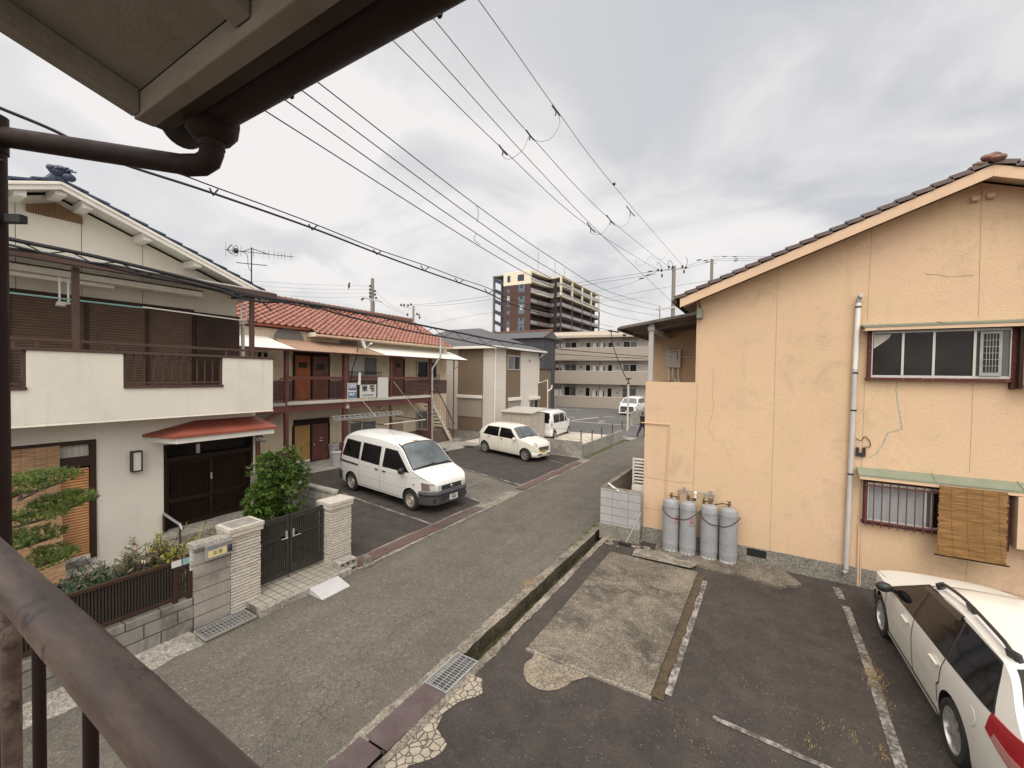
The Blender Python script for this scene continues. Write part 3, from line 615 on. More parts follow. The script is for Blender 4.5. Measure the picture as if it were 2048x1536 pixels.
ag = MB(); ag.box(XB + .04, XB + .15, -3, ygE, zg - .06, zg + .05); ag.bar((XU, YR - .12, zg + .06), (XB + .04, YR - .12, zg - .02), .05, .06)
for y in (-.5, 1.6, 3.4, 5.2): ag.bar((XU, y, zg + .27), (XB + .06, y, zg + .03), .04, .05)
ag.bar((XB, YR + .02, zg - .35), (XB - .5, YR - .05, zg - .02), .03, .03)
ag.build('awning_beam', M['brown'], H, bevel=.004)
for px in (152, 504):
    y = AX(px, 650, XB - .06).y; b = MB(); b.box(XB - .11, XB - .03, y - .045, y + .045, zb1 + .05, zg - .06); b.build('awning_post', M['brown'], H, bevel=.004)
# upper wall: shutters behind the rail
ys = [AX(p, 650, XU).y for p in (14, 171, 292, 385, 476)]; zs0, zs1 = zb0 + .12, AX(300, 618, XU).z
for i in range(3):
    b = MB(); b.box(XU - .02, XU + .05 + .012 * (i % 2), ys[i] + .02, ys[i + 1] - .02, zs0, zs1); sh = b.build('storm_shutter', M['shutter'], H)
b = MB(); b.box(XU - .02, XU + .14, ys[3] + .03, ys[4] - .03, zs0, zs1 + .04)
for k in range(1, 4): y = lerp(ys[3], ys[4], k / 4); b.box(XU + .14, XU + .143, y - .006, y + .006, zs0, zs1, 1)
b.build('shutter_case', [M['dbrown'], M['black']], H, bevel=.004)
b = MB()
for y in ys[:4]: b.box(XU - .02, XU + .09, y - .03, y + .03, zs0, zs1 + .05)
b.box(XU - .02, XU + .10, -3, ys[3], zs1 + .001, zs1 + .09); b.build('window_frame', M['dbrown'], H, bevel=.003)
zx1, zx2 = AX(300, 590, XU).z, AX(300, 570, XU).z
b = MB(); b.box(XU, XU + .32, -1, AX(405, 600, XU + .3).y, zx1 + .08, zx1 + .2); b.box(XU, XU + .34, -1, AX(405, 600, XU + .3).y + .01, zx1 + .2, zx1 + .225, 1); b.build('shutter_hood', [M['whitewood'], M['dbrown']], H, bevel=.004)
b = MB(); b.box(XU + .30, XU + .37, -.2, AX(228, 595, XU + .35).y, zx1 - .03, zx1 + .04); b.build('awning_roller', M['whitewood'], H, bevel=.01)
# entrance canopy
ex = XB + .12
c0, c1 = AX(348, 873, ex), AX(556, 856, ex); ze = (c0.z + c1.z) / 2 + .02
r0, r1 = AX(380, 841, XF).y, AX(490, 836, XF).y; zr = AX(430, 838, XF).z
k_ = MB(); yl, yr = c0.y, c1.y; zw = ze
k_.add([(ex, yl, ze), (ex, yr, ze), (XF, r0 + .1, zr), (XF, r1 + .25, zr), (XF, yl - .25, ze), (XF, yr, ze)], [(0, 1, 3, 2), (0, 2, 4), (1, 5, 3)])
k_.add([(ex, yl, ze - .05), (ex, yr, ze - .05), (ex, yr, ze), (ex, yl, ze), (XF, yl - .25, ze - .05), (XF, yl - .25, ze), (XF, yr, ze - .05), (XF, yr, ze)], [(0, 1, 2, 3), (4, 0, 3, 5), (1, 6, 7, 2)])
cn = k_.build('entrance_canopy', M['canopyred'], H)
b = MB(); b.prism([(XF, yl - .15, ze - .17), (ex - .05, yl + .06, ze - .17), (ex - .05, yr - .06, ze - .17), (XF, yr - .06, ze - .17)], (0, 0, .118)); b.build('canopy_soffit', M['whitewood'], cn, bevel=.004)
# sliding entrance doors
zt0 = AX(400, 912, XF).z; z00 = AX(328, 1058, XF).z - .06
fr = MB(); fr.box(XF - .2, XF + .02, yd0 - .005, yd0 + .05, z00, zd1 - .002); fr.box(XF - .2, XF + .02, yd1 - .05, yd1 + .005, z00, zd1 - .002); fr.box(XF - .2, XF + .01, yd0 + .05, yd1 - .05, zt0 - .05, zt0 + .05); fr.box(XF - .2, XF + .01, yd0 + .05, yd1 - .05, zd1 - .06, zd1 - .003)
fr.box(XF - .19, XF - .16, yd0 + .05, yd1 - .05, zt0 + .05, zd1 - .06, 1); fr.box(XF - .16, XF - .13, lerp(yd0, yd1, .36), lerp(yd0, yd1, .40), zt0 + .05, zd1 - .06, 2)
fr.build('door_frame', [M['wood'], M['glass'], M['alu']], H, bevel=.004)
ym = lerp(yd0, yd1, .52)
for i, (a, c, dx) in enumerate(((yd0 + .05, ym + .04, -.10), (ym - .04, yd1 - .05, -.14))):
    d = MB(); x = XF + dx; d.box(x - .03, x, a, a + .08, z00, zt0 - .05); d.box(x - .03, x, c - .08, c, z00, zt0 - .05)
    zm = lerp(z00, zt0, .36)
    for z in (z00, zm, zt0 - .14): d.box(x - .03, x, a + .08, c - .08, z, z + .09)
    n = 19
    for q in range(1, n): y = lerp(a + .08, c - .08, q / n); d.box(x - .026, x - .003, y - .008, y + .008, z00 + .09, zt0 - .14)
    d.box(x - .05, x - .04, a, c, z00, zt0 - .05, 1)
    dd = d.build('sliding_door', [M['wood'], glass('door_glass', ((.020, .014, .010), (.07, .04, .014))[i], .2, .4)], H, bevel=.002)
    if i == 0: b = MB(); b.box(x, x + .02, c - .06, c - .03, z00 + .95, z00 + 1.1); b.build('handle', M['alu'], dd)
b = MB(); b.box(XF - .2, XF + .55, yd0 - .15, yd1 + .1, .05, z00 - .01); b.build('door_step', M['conc'], H, bevel=.01)
# ground-floor window bay
wz1, wz0 = AX(192, 879, XF).z, AX(192, 1112, XF).z; zm1, zm0 = AX(185, 911, XF).z, AX(185, 929, XF).z
f = MB(); f.box(XF - .12, XF + .03, yw - .09, yw - .005, wz0, wz1); f.box(XF - .12, XF + .03, -3, yw - .09, wz1 - .07, wz1); f.box(XF - .12, XF + .03, -3, yw - .09, zm0, zm1); f.box(XF - .12, XF + .05, -3, yw - .09, wz0 - .08, wz0, 1)
f.build('window_frame', [M['dbrown'], M['steelgrey']], H, bevel=.004)
b = MB(); b.box(XF - .09, XF - .08, -3, yw - .09, zm1, wz1 - .07); b.build('window_pane', M['fabricw'], H)
yl0 = AX(121, 1000, XF - .03).y
b = MB(); n = 34
for i in range(n): z = lerp(wz0 + .01, zm0 - .03, i / n); b.prism([(XF - .05, yl0, z), (XF - .015, yl0, z), (XF - .035, yl0, z + .036), (XF - .05, yl0, z + .036)], (0, yw - .10 - yl0, 0))
b.box(XF - .07, XF - .051, -3, yw - .10, wz0, zm0, 1)
b.build('louvre_shutter', [plain('orange_slat', (.52, .25, .09), .6, .12, 3), M['wood']], H)
ry0, ry1 = AX(10, 1000, XF + .12).y - 1.2, AX(121, 1000, XF + .12).y
b = MB(); b.grid(lambda u, v: (XF + .10 + .35 * (1 - v) ** 2 + .006 * math.sin(u * 30), lerp(ry0, ry1, u), lerp(.16, wz1 - .04, v)), 12, 40); b.grid(lambda u, v: (XF + .092 + .35 * (1 - v) ** 2, lerp(ry0, ry1, 1 - u), lerp(.16, wz1 - .04, v)), 12, 40)
solo(b, 'reed_blind', M['reedold'], 'tall faded reed blind leaning over the ground-floor window of the white house, behind the pine', 'blind')
# rainwater pipe and brackets at the corner
b = MB(); q = AX(499, 650, -11.9); b.tube([(-11.9, YR + .10, 3.2), (-11.9, YR + .10, 5.3)], .045, 10); b.tube([(-11.9, YR + .1, 3.2), (-11.6, YR + .12, 2.9), (-11.3, YR + .1, 2.7)], .045, 10); b.build('downpipe', M['pipegrey'], H)
b = MB(); b.box(XF - .1, XF + .05, YR + .001, YR + .10, .06, 2.75); b.build('corner_post', M['doorred'], H)
# fittings on the house
t = thing('wall_lamp', 'narrow ribbed porch lamp with black frame on the white wall', 'lamp', (XF, AX(270, 922, XF).y, AX(270, 941, XF).z))
ly, lz0, lz1 = AX(270, 922, XF).y, AX(270, 942, XF).z, AX(270, 901, XF).z
b = MB(); b.box(XF, XF + .02, ly - .085, ly + .085, lz0, lz1); b.box(XF, XF + .13, ly - .085, ly + .085, lz1 - .025, lz1); b.box(XF, XF + .13, ly - .085, ly + .085, lz0, lz0 + .025); b.box(XF, XF + .13, ly - .085, ly - .065, lz0 + .025, lz1 - .025); b.box(XF + .11, XF + .13, ly + .065, ly + .085, lz0 + .025, lz1 - .025); b.build('frame', M['dkplastic'], t)
b = MB(); n = 9
for i in range(n): y = lerp(ly - .058, ly + .058, i / (n - 1)); b.tube([(XF + .105, y, lz0 + .026), (XF + .105, y, lz1 - .026)], .008, 6)
b.box(XF + .02, XF + .10, ly - .06, ly + .06, lz0 + .026, lz1 - .026); b.build('diffuser', M['whitewood'], t)
t = thing('security_camera', 'small dark security camera under the right end of the red entrance canopy', 'camera', (XF + .3, YR + .05, ze - .35))
b = MB(); b.tube([(XF + .52, YR - .22, ze - .30), (XF + .36, YR + .05, ze - .38)], .05, 10); b.build('body', M['steelgrey'], t); b = MB(); b.tube([(XF + .36, YR + .05, ze - .38), (XF + .345, YR + .075, ze - .388)], [.045, .02], 10); b.build('lens', M['black'], t); b = MB(); b.tube([(XF + .42, YR - .03, ze - .33), (XF + .1, YR + .06, ze - .22)], .02, 6); b.build('bracket', M['black'], t)
t = thing('entrance_handrail', 'grey tubular handrail beside the dark sliding entrance doors', 'handrail', (XF + .3, yd0 - .02, .06))
p0, p1 = AX(327, 1027, XF + .05), AX(360, 1049, XF + .75); b = MB(); b.tube([p0, p1, p1 + V((.05, .02, -.1))], .026, 10); b.build('rail', M['galv'], t); b = MB(); b.tube([p0 + V((0, 0, -.02)), (p0.x, p0.y, .06)], .02, 8); b.tube([p1 + V((0, 0, -.05)), (p1.x, p1.y, .06)], .02, 8); b.build('post', M['brown'], t)
def pole(name, a, c, r, mat, lb, cat, grp=None): b = MB(); b.tube([a, c], r, 8); return solo(b, name, mat, lb, cat, grp)
xp = XB - .35
pole('laundry_pole', AX(14, 585, xp), AX(296, 617, xp), .017, M['teal'], 'teal laundry pole hung under the white house balcony roof', 'laundry pole', 'laundry poles on the white house balcony')
pole('laundry_pole', AX(285, 614, xp + .05), AX(486, 641, xp + .05), .014, M['whiteplastic'], 'thin white laundry pole hung in front of the brown shutters', 'laundry pole', 'laundry poles on the white house balcony')
for px, py, lb in ((127, 603, 'pole hanger with two white straps holding the teal laundry pole'), (487, 642, 'pole hanger at the far right end of the white laundry pole')):
    q = AX(px, py, xp); t = thing('pole_hanger', lb, 'hanger', q, 0, 'laundry pole hangers')
    b = MB()
    for s_ in (-.05, .06): b.box(q.x - .012, q.x + .012, q.y + s_ - .012, q.y + s_ + .012, q.z, q.z + .42)
    b.build('strap', M['whiteplastic'], t); b = MB(); b.tube([q + V((-.03, -.08, -.03)), q + V((0, .09, -.03))], .025, 8); b.tube([q + V((.02, -.10, -.07)), q + V((.02, .02, -.07))], .03, 8); b.build('clamp', M['alu'], t)
# TV antenna on the roof edge
q = AX(503, 566, -12.3); tp = AX(503, 497, -12.3)
t = thing('tv_antenna', 'television aerial with a long boom on the right roof edge of the white house', 'antenna', (q.x, q.y, q.z - .2))
b = MB(); b.tube([(q.x, q.y, q.z - .25), (q.x, q.y, tp.z + .03)], .017, 8); c = AX(472, 525, -12.5); d_ = AX(534, 531, -12.2); b.tube([c, d_], .012, 6); b.build('mast', M['dkplastic'], t)
A0, A1 = AX(450, 499, -12.9), AX(588, 514, -11.9)
b = MB(); b.tube([A0, A1], .010, 6); b.tube([A0.lerp(A1, .25) + V((0, 0, .0)), V((q.x, q.y, tp.z)), A0.lerp(A1, .62)], .01, 6)
for f, h in ((.01, .2), (.10, .15), (.22, .14), (.40, .12), (.55, .11), (.62, .11), (.70, .11), (.76, .1), (.81, .1), (.86, .1), (.95, .1)):
    p = A0.lerp(A1, f); b.tube([p + V((0, 0, -h)), p + V((0, 0, h))], .0045, 5)
p = A0.lerp(A1, .03); b.tube([p, A0.lerp(A1, .09) + V((0, 0, .16))], .014, 5); b.tube([p, A0.lerp(A1, .09) + V((0, 0, -.10))], .014, 5)
p = A0.lerp(A1, .15); dd = (A1 - A0).normalized(); b.tube([p + dd * .06 * math.cos(a) + V((0, 0, .15 * math.sin(a))) for a in [k * math.pi / 6 for k in range(12)]], .008, 5, closed=True); b.ball(p, (.06, .06, .08)); b.build('elements', M['dkplastic'], t)
b = MB(); b.tube(spline([A0.lerp(A1, .15), A0.lerp(A1, .3) + V((0, 0, -.06)), V((q.x - .05, q.y - .06, tp.z - .5)), V((q.x, q.y, q.z + .3))]), .008, 5); b.build('cable', M['cable'], t)
# ---------------------------------------------------------------- garden wall, fence, pillars, gate
XW = -7.42
ztop = AX(300, 1180, XW).z
yB = AX(388, 1200, XW).y; yP = AX(461, 1230, XW).y; yP2 = AX(520, 1207, XW).y
zl0 = AX(388, 1196, XW).z
b = MB(); b.box(XW - .15, XW, -14, yB, -.02, zl0); solo(b, 'block_wall', M['blockL'], 'low stained concrete block wall under the brown lattice fence', 'wall', bevel=.006)
t = thing('lattice_fence', 'brown aluminium lattice fence on top of the low block wall', 'fence', (XW - .08, 0, zl0)); xf = XW - .07
zf0, zf1 = zl0 + .05, AX(388, 1110, xf).z
f = MB(); f.box(xf - .02, xf + .02, -6, yB - .06, zf0, zf0 + .05); f.box(xf - .025, xf + .025, -6, yB - .06, zf1 - .05, zf1); f.build('rail', M['dbrown'], t, bevel=.003)
for y in (-4.2, -2.7, -1.2, .3, AX(350, 1140, xf).y, yB - .035):
    b = MB(); b.box(xf - .03, xf + .03, y - .03, y + .03, zl0, zf1 - .002 if y < yB - .1 else zf1 + .04); b.build('post', M['dbrown'], t, bevel=.003)
b = MB(); y = -6
while y < yB - .1: b.box(xf - .007, xf + .007, y - .011, y + .011, zf0 + .05, zf1 - .05); y += .034
b.build('lattice', plain('blackened_lattice', (.022, .015, .011), .6, .3, 6), t)
b = MB(); ya = AX(343, 1115, xf).y
b.box(xf - .031, xf - .028, -6, ya, zf0 + .05, zf1 - .05); b.build('dark_screen', plain('dark_mesh', (.018, .015, .012), .9, .3, 12), t)
for px, lb, mt in ((352, 'small white notice tag on the top rail of the brown lattice fence', 'signwhite'), (374, 'small pale blue tag on the brown lattice fence top rail', 'teal')):
    q = AX(px, 1108, xf + .03); b = MB(); b.box(xf + .026, xf + .031, q.y - .055, q.y + .07, zf1 - .09, zf1 + .005); solo(b, 'notice_tag', M[mt], lb, 'tag')
q = AX(386, 1118, xf + .035); t = thing('address_plate', 'upright white address plate with black marks on the fence end post', 'sign', (xf + .035, q.y, q.z)); b = MB(); b.box(xf + .031, xf + .037, q.y - .045, q.y + .045, q.z - .17, q.z + .17); b.build('plate', M['signwhite'], t, bevel=.003)
for i, (ch, dy, dz) in enumerate((('一', -.02, .04), ('ー', .02, .06), ('六', -.02, -.05), ('三', .02, -.03), ('五', -.02, -.11), ('丁', .02, -.1))): text_mesh(ch, .055, face_x(xf + .038, q.y + dy, q.z + dz), 'letter', M['ink'], t)
zt_ = AX(400, 1088, XW).z
b = MB(); b.box(XW - .15, XW + .01, yB + .001, yP - .005, -.02, zt_ - .07); solo(b, 'gatepost_wall', M['blockP'], 'taller block wall panel holding the letterbox beside the left gate pillar', 'wall', bevel=.006)
b = MB(); b.prism([(XW - .17, yB - .03, zt_ - .069), (XW + .05, yB - .03, zt_ - .069), (XW + .07, yB - .03, zt_ - .03), (XW + .05, yB - .03, zt_ + .02), (XW - .17, yB - .03, zt_ + .02)], (0, yP - .01 - yB + .03, 0)); solo(b, 'wall_coping', M['conc'], 'weathered concrete coping on the letterbox wall', 'coping', bevel=.012)
lz, lh = AX(430, 1098, XW + .02).z, .19; y0, y1 = AX(408, 1100, XW + .02).y, AX(461, 1090, XW + .02).y
t = thing('letterbox', 'metal letterbox with cream nameplate and intercom on the block wall', 'letterbox', (XW + .02, (y0 + y1) / 2, lz - lh / 2))
b = MB(); b.box(XW + .011, XW + .085, y0, y1, lz - .13, lz + .11); b.box(XW + .085, XW + .10, y0 - .005, y1 + .005, lz + .07, lz + .115); b.build('body', M['steelgrey'], t, bevel=.006)
ya = lerp(y0, y1, .76); b = MB(); b.box(XW + .086, XW + .093, y0 + .03, ya, lz - .09, lz + .02); np_ = b.build('nameplate', M['gold'], t)
for i, ch in enumerate('三野'): text_mesh(ch, .06, face_x(XW + .094, lerp(y0 + .03, ya, .36 + .3 * i), lz - .036), 'letter', M['ink'], np_, bold=.002)
b = MB(); b.box(XW + .086, XW + .095, y0 + .05, lerp(y0, y1, .45), lz + .025, lz + .05); b.build('slot_sticker', plain('blue_sticker', (.16, .20, .32), .5), t)
b = MB(); b.box(XW + .086, XW + .10, ya + .02, y1 - .01, lz - .08, lz + .03); ic = b.build('intercom', M['dkplastic'], t, bevel=.003); b = MB(); b.lathe([(.022, .10), (.02, .104), (0, .104)], (XW, (ya + y1) / 2, lz), 12, 'x', cap=False); b.build('speaker', M['plastic'], ic)
def pillar(y0, y1, x0, x1, zt, label, seed):
    t = thing('gate_pillar', label, 'pillar', ((x0 + x1) / 2, (y0 + y1) / 2, 0), 0, 'gate pillars'); rr = random.Random(seed)
    c = MB(); c.box(x0 + .02, x1 - .02, y0 + .02, y1 - .02, -.02, zt - .17, 1); n = int((zt - .16) / .052)
    for i in range(n):
        z0 = .0 + i * (zt - .16) / n
        for (fx, a, e) in ((1, y0, y1), (0, x0, x1), (2, x0, x1), (3, y0, y1)):
            p = a
            while p < e - .01:
                L = min(e - p, rr.choice((.20, .30, .30, .42))); d = rr.uniform(-.009, .009)
                if fx == 1: c.prism([(x1 - .02, p, z0 + .005), (x1 + d, p, z0 + .005), (x1 + d - .004, p, z0 + .044), (x1 - .02, p, z0 + .044)], (0, L - .003, 0))
                elif fx == 3: c.box(x0 + d, x0 + .02, p, p + L - .003, z0 + .005, z0 + .044)
                elif fx == 0: c.prism([(p, y0 + .02, z0 + .005), (p, y0 + d, z0 + .005), (p, y0 + d + .004, z0 + .044), (p, y0 + .02, z0 + .044)], (L - .003, 0, 0))
                else: c.box(p, p + L - .003, y1 - .02, y1 + d, z0 + .005, z0 + .044)
                p += L
    c.build('shaft', [M['pillartile'], M['grout']], t)
    k = MB()
    for i in range(2):
        z0 = zt - .158 + i * .075; e = .03 + .012 * i
        k.box(x0 - e, x1 + e, y0 - e, y1 + e, z0 + .004, z0 + .072)
    k.box(x0 + .02, x1 - .02, y0 + .02, y1 - .02, zt - .012, zt - .004, 1) if seed == 1 else None
    k.build('cap', [M['pillartile'], M['mortar']], t, bevel=.008); return t
zp1 = AX(461, 1059, XW + .06).z; pillar(yP, yP2, XW - .36, XW + .02, zp1, 'left stone-tiled gate pillar with grey cement top beside the letterbox', 1)
yq0, yq1 = AX(661, 1120, XW).y, AX(701, 1118, XW).y; zp2 = AX(661, 1005, XW).z
pillar(yq0, yq1, XW - .36, XW + .02, zp2, 'right stone-tiled gate pillar with pale top beside the parking lot', 2)
xg = XW - .22; gz0 = AX(521, 1170, xg).z; gz1 = AX(521, 1045, xg).z
gt = thing('double_gate', 'dark slatted double gate between the two stone-tiled pillars', 'gate', (xg, (yP2 + yq0) / 2, .1))
ym = AX(578, 1100, xg).y
for a, c, s_ in ((yP2 + .02, ym - .008, 1), (ym + .008, yq0 - .02, -1)):
    b = MB(); b.box(xg - .022, xg + .022, a, a + .06, gz0, gz1); b.box(xg - .022, xg + .022, c - .06, c, gz0, gz1)
    zm = lerp(gz0, gz1, .62)
    for z, h in ((gz0, .09), (zm, .05), (gz1 - .10, .10)): b.box(xg - .02, xg + .02, a + .061, c - .061, z, z + h)
    b.box(xg - .02, xg + .02, (c if s_ > 0 else a) - (.16 if s_ > 0 else -.061), (c - .061 if s_ > 0 else a + .16), zm, zm + .14)
    n = 15
    for i in range(1, n): y = lerp(a + .06, c - .06, i / n); b.box(xg - .012, xg + .012, y - .011, y + .011, gz0 + .09, gz1 - .10)
    lf = b.build('gate_leaf', M['gate'], gt, bevel=.003)
    hy = c - .06 if s_ > 0 else a + .06; b = MB(); b.box(xg + .022, xg + .04, hy - .015, hy + .015, zm - .01, zm + .14); b.tube([(xg + .04, hy, zm + .02), (xg + .075, hy, zm + .02), (xg + .075, hy - s_ * .12, zm + .02)], .009, 6); b.build('handle', M['alu'], lf)
b = MB(); b.tube([(xg + .03, ym - .03, gz0 + .02), (xg + .03, ym - .03, .12)], .008, 6); b.build('drop_bolt', M['black'], gt)
# tiled threshold, ramp, blocks, grating
ty0, ty1 = AX(497, 1222, -7.28).y, yq0 + .02
b = MB(); b.prism([(-11.2, yP2 - .02, 0), (-6.93, ty0 + .0, 0), (-6.93, ty1 + .10, 0), (-11.2, yq0 + .0, 0)], (0, 0, .115)); b.box(-6.98, -6.90, ty0 - .0, ty1 - .3, -.02, .118, 1)
solo(b, 'entrance_paving', [M['paving'], M['conc']], 'square-tiled entrance step in front of the double gate', 'paving', bevel=.004)
b = MB(); r_ = [AG(628, 1188), AG(672, 1158)]; y0, y1 = 4.58, 5.16
b.prism([(-6.90, y0, .005), (-6.53, y0, .004), (-6.53, y0, .02), (-6.60, y0, .045), (-6.80, y0, .10), (-6.90, y0, .115)], (0, y1 - y0, 0)); b.box(-6.62, -6.605, y0 + .05, y1 - .05, .038, .0475, 1)
b.lathe([(.012, .05), (.0, .05)], (-6.63, y0 + .12, .002), 8, m=1, cap=False); b.lathe([(.012, .05), (.0, .05)], (-6.63, y1 - .1, .002), 8, m=1, cap=False)
solo(b, 'kerb_ramp', [plain('white_ramp', (.44, .43, .43), .6, .06, 8, dirt=(.38, .37, .36), dk=.3), M['steelgrey']], 'white plastic kerb ramp in front of the entrance step', 'ramp', bevel=.006)
def cblock(cx, cy, z, rot, label, L=.39, W=.19, Hh=.10):
    b = MB(); n = 3; ml = Matrix.Translation((cx, cy, z)) @ Matrix.Rotation(rot, 4, 'Z')
    q = MB(); q.box(-L/2, L/2, -W/2, -W/2 + .03, 0, Hh); q.box(-L/2, L/2, W/2 - .03, W/2, 0, Hh)
    for i in range(4): x = lerp(-L/2 + .015, L/2 - .015, i / 3); q.box(x - .015, x + .015, -W/2 + .03, W/2 - .03, 0, Hh)
    # lying on its side: cores face the road
    q.v = [tuple(ml @ V((p[0], p[2] - Hh / 2, p[1] + W / 2))) for p in q.v]
    return solo(q, 'concrete_block', M['conc'], label, 'concrete block', 'loose concrete blocks at the right gate pillar', bevel=.004)
cblock(-7.10, yq0 + .10, .0, R(90), 'concrete block lying under another at the foot of the right gate pillar', .42, .12, .22)
cblock(-7.14, yq0 + .13, .122, R(88), 'top concrete block of the small stack at the right gate pillar', .40, .12, .22)
b = MB(); b.box(-7.08, -6.92, yq1 + .0, yq1 + .12, .0, .20); b.box(-7.0, -6.86, yq1 - .04, yq1 + .2, .0, .05); solo(b, 'kerb_stone', M['kerb'], 'chipped upright kerb stone at the start of the red plates', 'kerb stone', bevel=.015)
grating('wall_foot_grating', -7.30, -6.92, AX(388, 1272, -7.27).y, AX(490, 1226, -7.27).y, .03, 'galvanised grid grating at the foot of the letterbox wall', pitch=.05)
b = MB(); y0 = yq1 - .05; b.box(-11.0, XW - .36, y0 - .13, y0, .06, AX(640, 978, -8.2).z - .03); solo(b, 'boundary_wall', M['blockX'], 'grey block wall between the white house garden and the parking lot', 'wall', bevel=.006)
b = MB(); b.box(-11.0, XW - .36, y0 - .15, y0 + .02, AX(640, 978, -8.2).z - .029, AX(640, 978, -8.2).z + .02); solo(b, 'wall_coping', M['conc'], 'dark narrow coping along the block wall beside the parking lot', 'coping', bevel=.01)
# ---------------------------------------------------------------- old red-roofed apartment house
XA, XK = -15.3, -16.4          # post line, wall plane
ZF = AX(700, 799, XA).z        # gallery floor level
ZG = zl(XK) + .03
def tile_roof(mb, P0, U, W, nc, nr, amp=.05, th=.05, spc=6, m=0):
    P0, U, W = V(P0), V(U), V(W); nn = U.cross(W).normalized(); nn = nn if nn.z > 0 else -nn
    cols = nc * spc; vs = []; fs = []
    for r in range(nr):
        for k, (v, hh) in enumerate(((r / nr, th), ((r + 1.0) / nr, 0.0))):
            for c in range(cols + 1):
                ph = (c % spc) / spc
                wv = amp * (max(0, math.cos(2 * math.pi * (ph - .28))) ** .8 * 1.15 - .35 * max(0, -math.cos(2 * math.pi * (ph - .28))))
                bowl = -.012 * math.sin(math.pi * ph) * (1 - k)
                vs.append(P0 + U * (c / cols) + W * (v + (-.06 / nr if k == 0 else 0)) + nn * (wv + hh + bowl))
    n = cols + 1
    for r in range(2 * nr - 1):
        for c in range(cols): fs.append((r * n + c, r * n + c + 1, (r + 1) * n + c + 1, (r + 1) * n + c))
    vs2 = [vs[c] - nn * .05 for c in range(n)]; b0 = len(vs); vs += vs2
    for c in range(cols): fs.append((b0 + c, b0 + c + 1, c + 1, c))
    return mb.add(vs, fs, m, True)
AP = thing('apartment_house', 'old two-storey apartment house with salmon tiled roof and red steel gallery', 'apartment house', (-17, 13, ZG))
YL, YRt = 6.2, AX(893, 760, XK).y
EV = AX(905, 694, -15.72); ye1 = EV.y; zE = EV.z
RX, RZ = -18.7, AX(822, 645, -18.7).z
w = MB(); w.box(-21, XK, YL, YRt, -.02, zE + .08)
w.prism([(XK, YRt, zE + .08), (RX, YRt, RZ - .12), (-21, YRt, zE + .08)], (0, YL - YRt, 0))
w.build('wall', [M['aptwall']], AP)
rf = MB(); ymid = AX(634, 664, -15.72).y
dz = (RZ - zE) / (RX + 15.72)       # slope dz/dx
def roofpart(y0, y1, xe, nc, nr):
    ze_ = zE + dz * (xe + 15.72)
    tile_roof(rf, (xe, y0, ze_), (0, y1 - y0, 0), (RX - xe, 0, RZ - ze_), nc, nr)
roofpart(ymid, ye1, -15.72, int((ye1 - ymid) / .27), 13); roofpart(YL - .6, ymid - .005, -16.15, int((ymid - YL + .6) / .27), 11)
rf.quad((RX, YL - .6, RZ - .01), (RX, ye1, RZ - .01), (-21.6, ye1, zE), (-21.6, YL - .6, zE))
rf.prism([(-15.74, ye1 + .01, zE - .02), (RX, ye1 + .01, RZ - .02), (RX, ye1 + .01, RZ + .06), (-15.74, ye1 + .01, zE + .06)], (0, -.05, 0))
roof = rf.build('roof', M['tilered'], AP, angle=50)
b = MB(); yy = YL - .6; y9 = ye1 - .35
b.box(RX - .13, RX + .13, yy, y9, RZ + .0, RZ + .13)
y = yy
while y < y9 - .2: b.tube([(RX, y, RZ + .13), (RX, y + .3, RZ + .16)], [.10, .115], 8); y += .28
b.ball((RX, y9, RZ + .15), (.10, .08, .13)); b.build('ridge', M['tilerust'], roof)
b = MB(); b.box(-15.80, -15.70, ymid, ye1 + .02, zE - .10, zE - .02, 0); b.box(-16.25, -16.16, YL - .6, ymid, zE + dz * (-.43) - .09, zE + dz * (-.43) - .01, 1); b.box(XK + .001, -15.81, ymid + .02, ye1, zE - .12, zE - .06, 2); b.box(XK, -15.80, ymid - .02, ymid + .02, zE - .12, zE + .05, 2)
b.build('fascia', [M['yellowtrim'], M['canopyred'], M['cream']], AP)
# gallery
yp = [AX(p, 760, XA).y for p in (572.5, 690, 782, 860)]
yST = AX(907, 800, XA).y
zA = AX(700, 706, XA + .25).z
for i, y in enumerate(yp):
    b = MB(); wd = (.07, .09, .055, .07)[i]; b.box(XA - wd, XA + wd, y - wd, y + wd, zl(XA), zA - .03); b.box(XA - .15, XA + .15, y - .15, y + .15, zl(XA), zl(XA) + .05); b.build('gallery_post', M['aptred'], AP, bevel=.004)
b = MB(); b.tube([(XA, yST, zl(XA)), (XA, yST, zA - .02)], .035, 8); b.build('gallery_post', M['aptred'], AP)
b = MB(); b.box(XK, XA + .06, yp[0] - 2.4, yp[3] + .05, ZF - .12, ZF); b.box(XA + .061, XA + .10, yp[0], yp[3] + .05, ZF - .09, ZF + .03, 1); b.build('gallery_floor', [M['conc'], M['concpale']], AP, bevel=.004)
b = MB(); b.box(XA - .05, XA + .05, yp[0] - 2.4, yp[3], ZF - .36, ZF - .121)
for y in yp: b.box(XK, XA - .06, y - .05, y + .05, ZF - .34, ZF - .122)
b.bar((XA - .3, yp[0] - 2.0, ZF - 1.25), (XA, yp[0] - .1, ZF - .3), .10, .12); b.build('gallery_beam', M['aptred'], AP, bevel=.004)
zr = AX(620, 756, XA).z
for i in range(3):
    a, c = yp[i] + .07, yp[i + 1] - .07; b = MB(); b.box(XA - .04, XA + .04, a, c, zr - .06, zr + .06); b.box(XA - .02, XA + .02, a, c, ZF + .06, ZF + .09)
    n = int((c - a) / .125)
    for k in range(1, n): y = lerp(a, c, k / n); b.box(XA - .008, XA + .008, y - .008, y + .008, ZF + .09, zr - .06)
    b.build('gallery_railing', M['aptred'], AP)
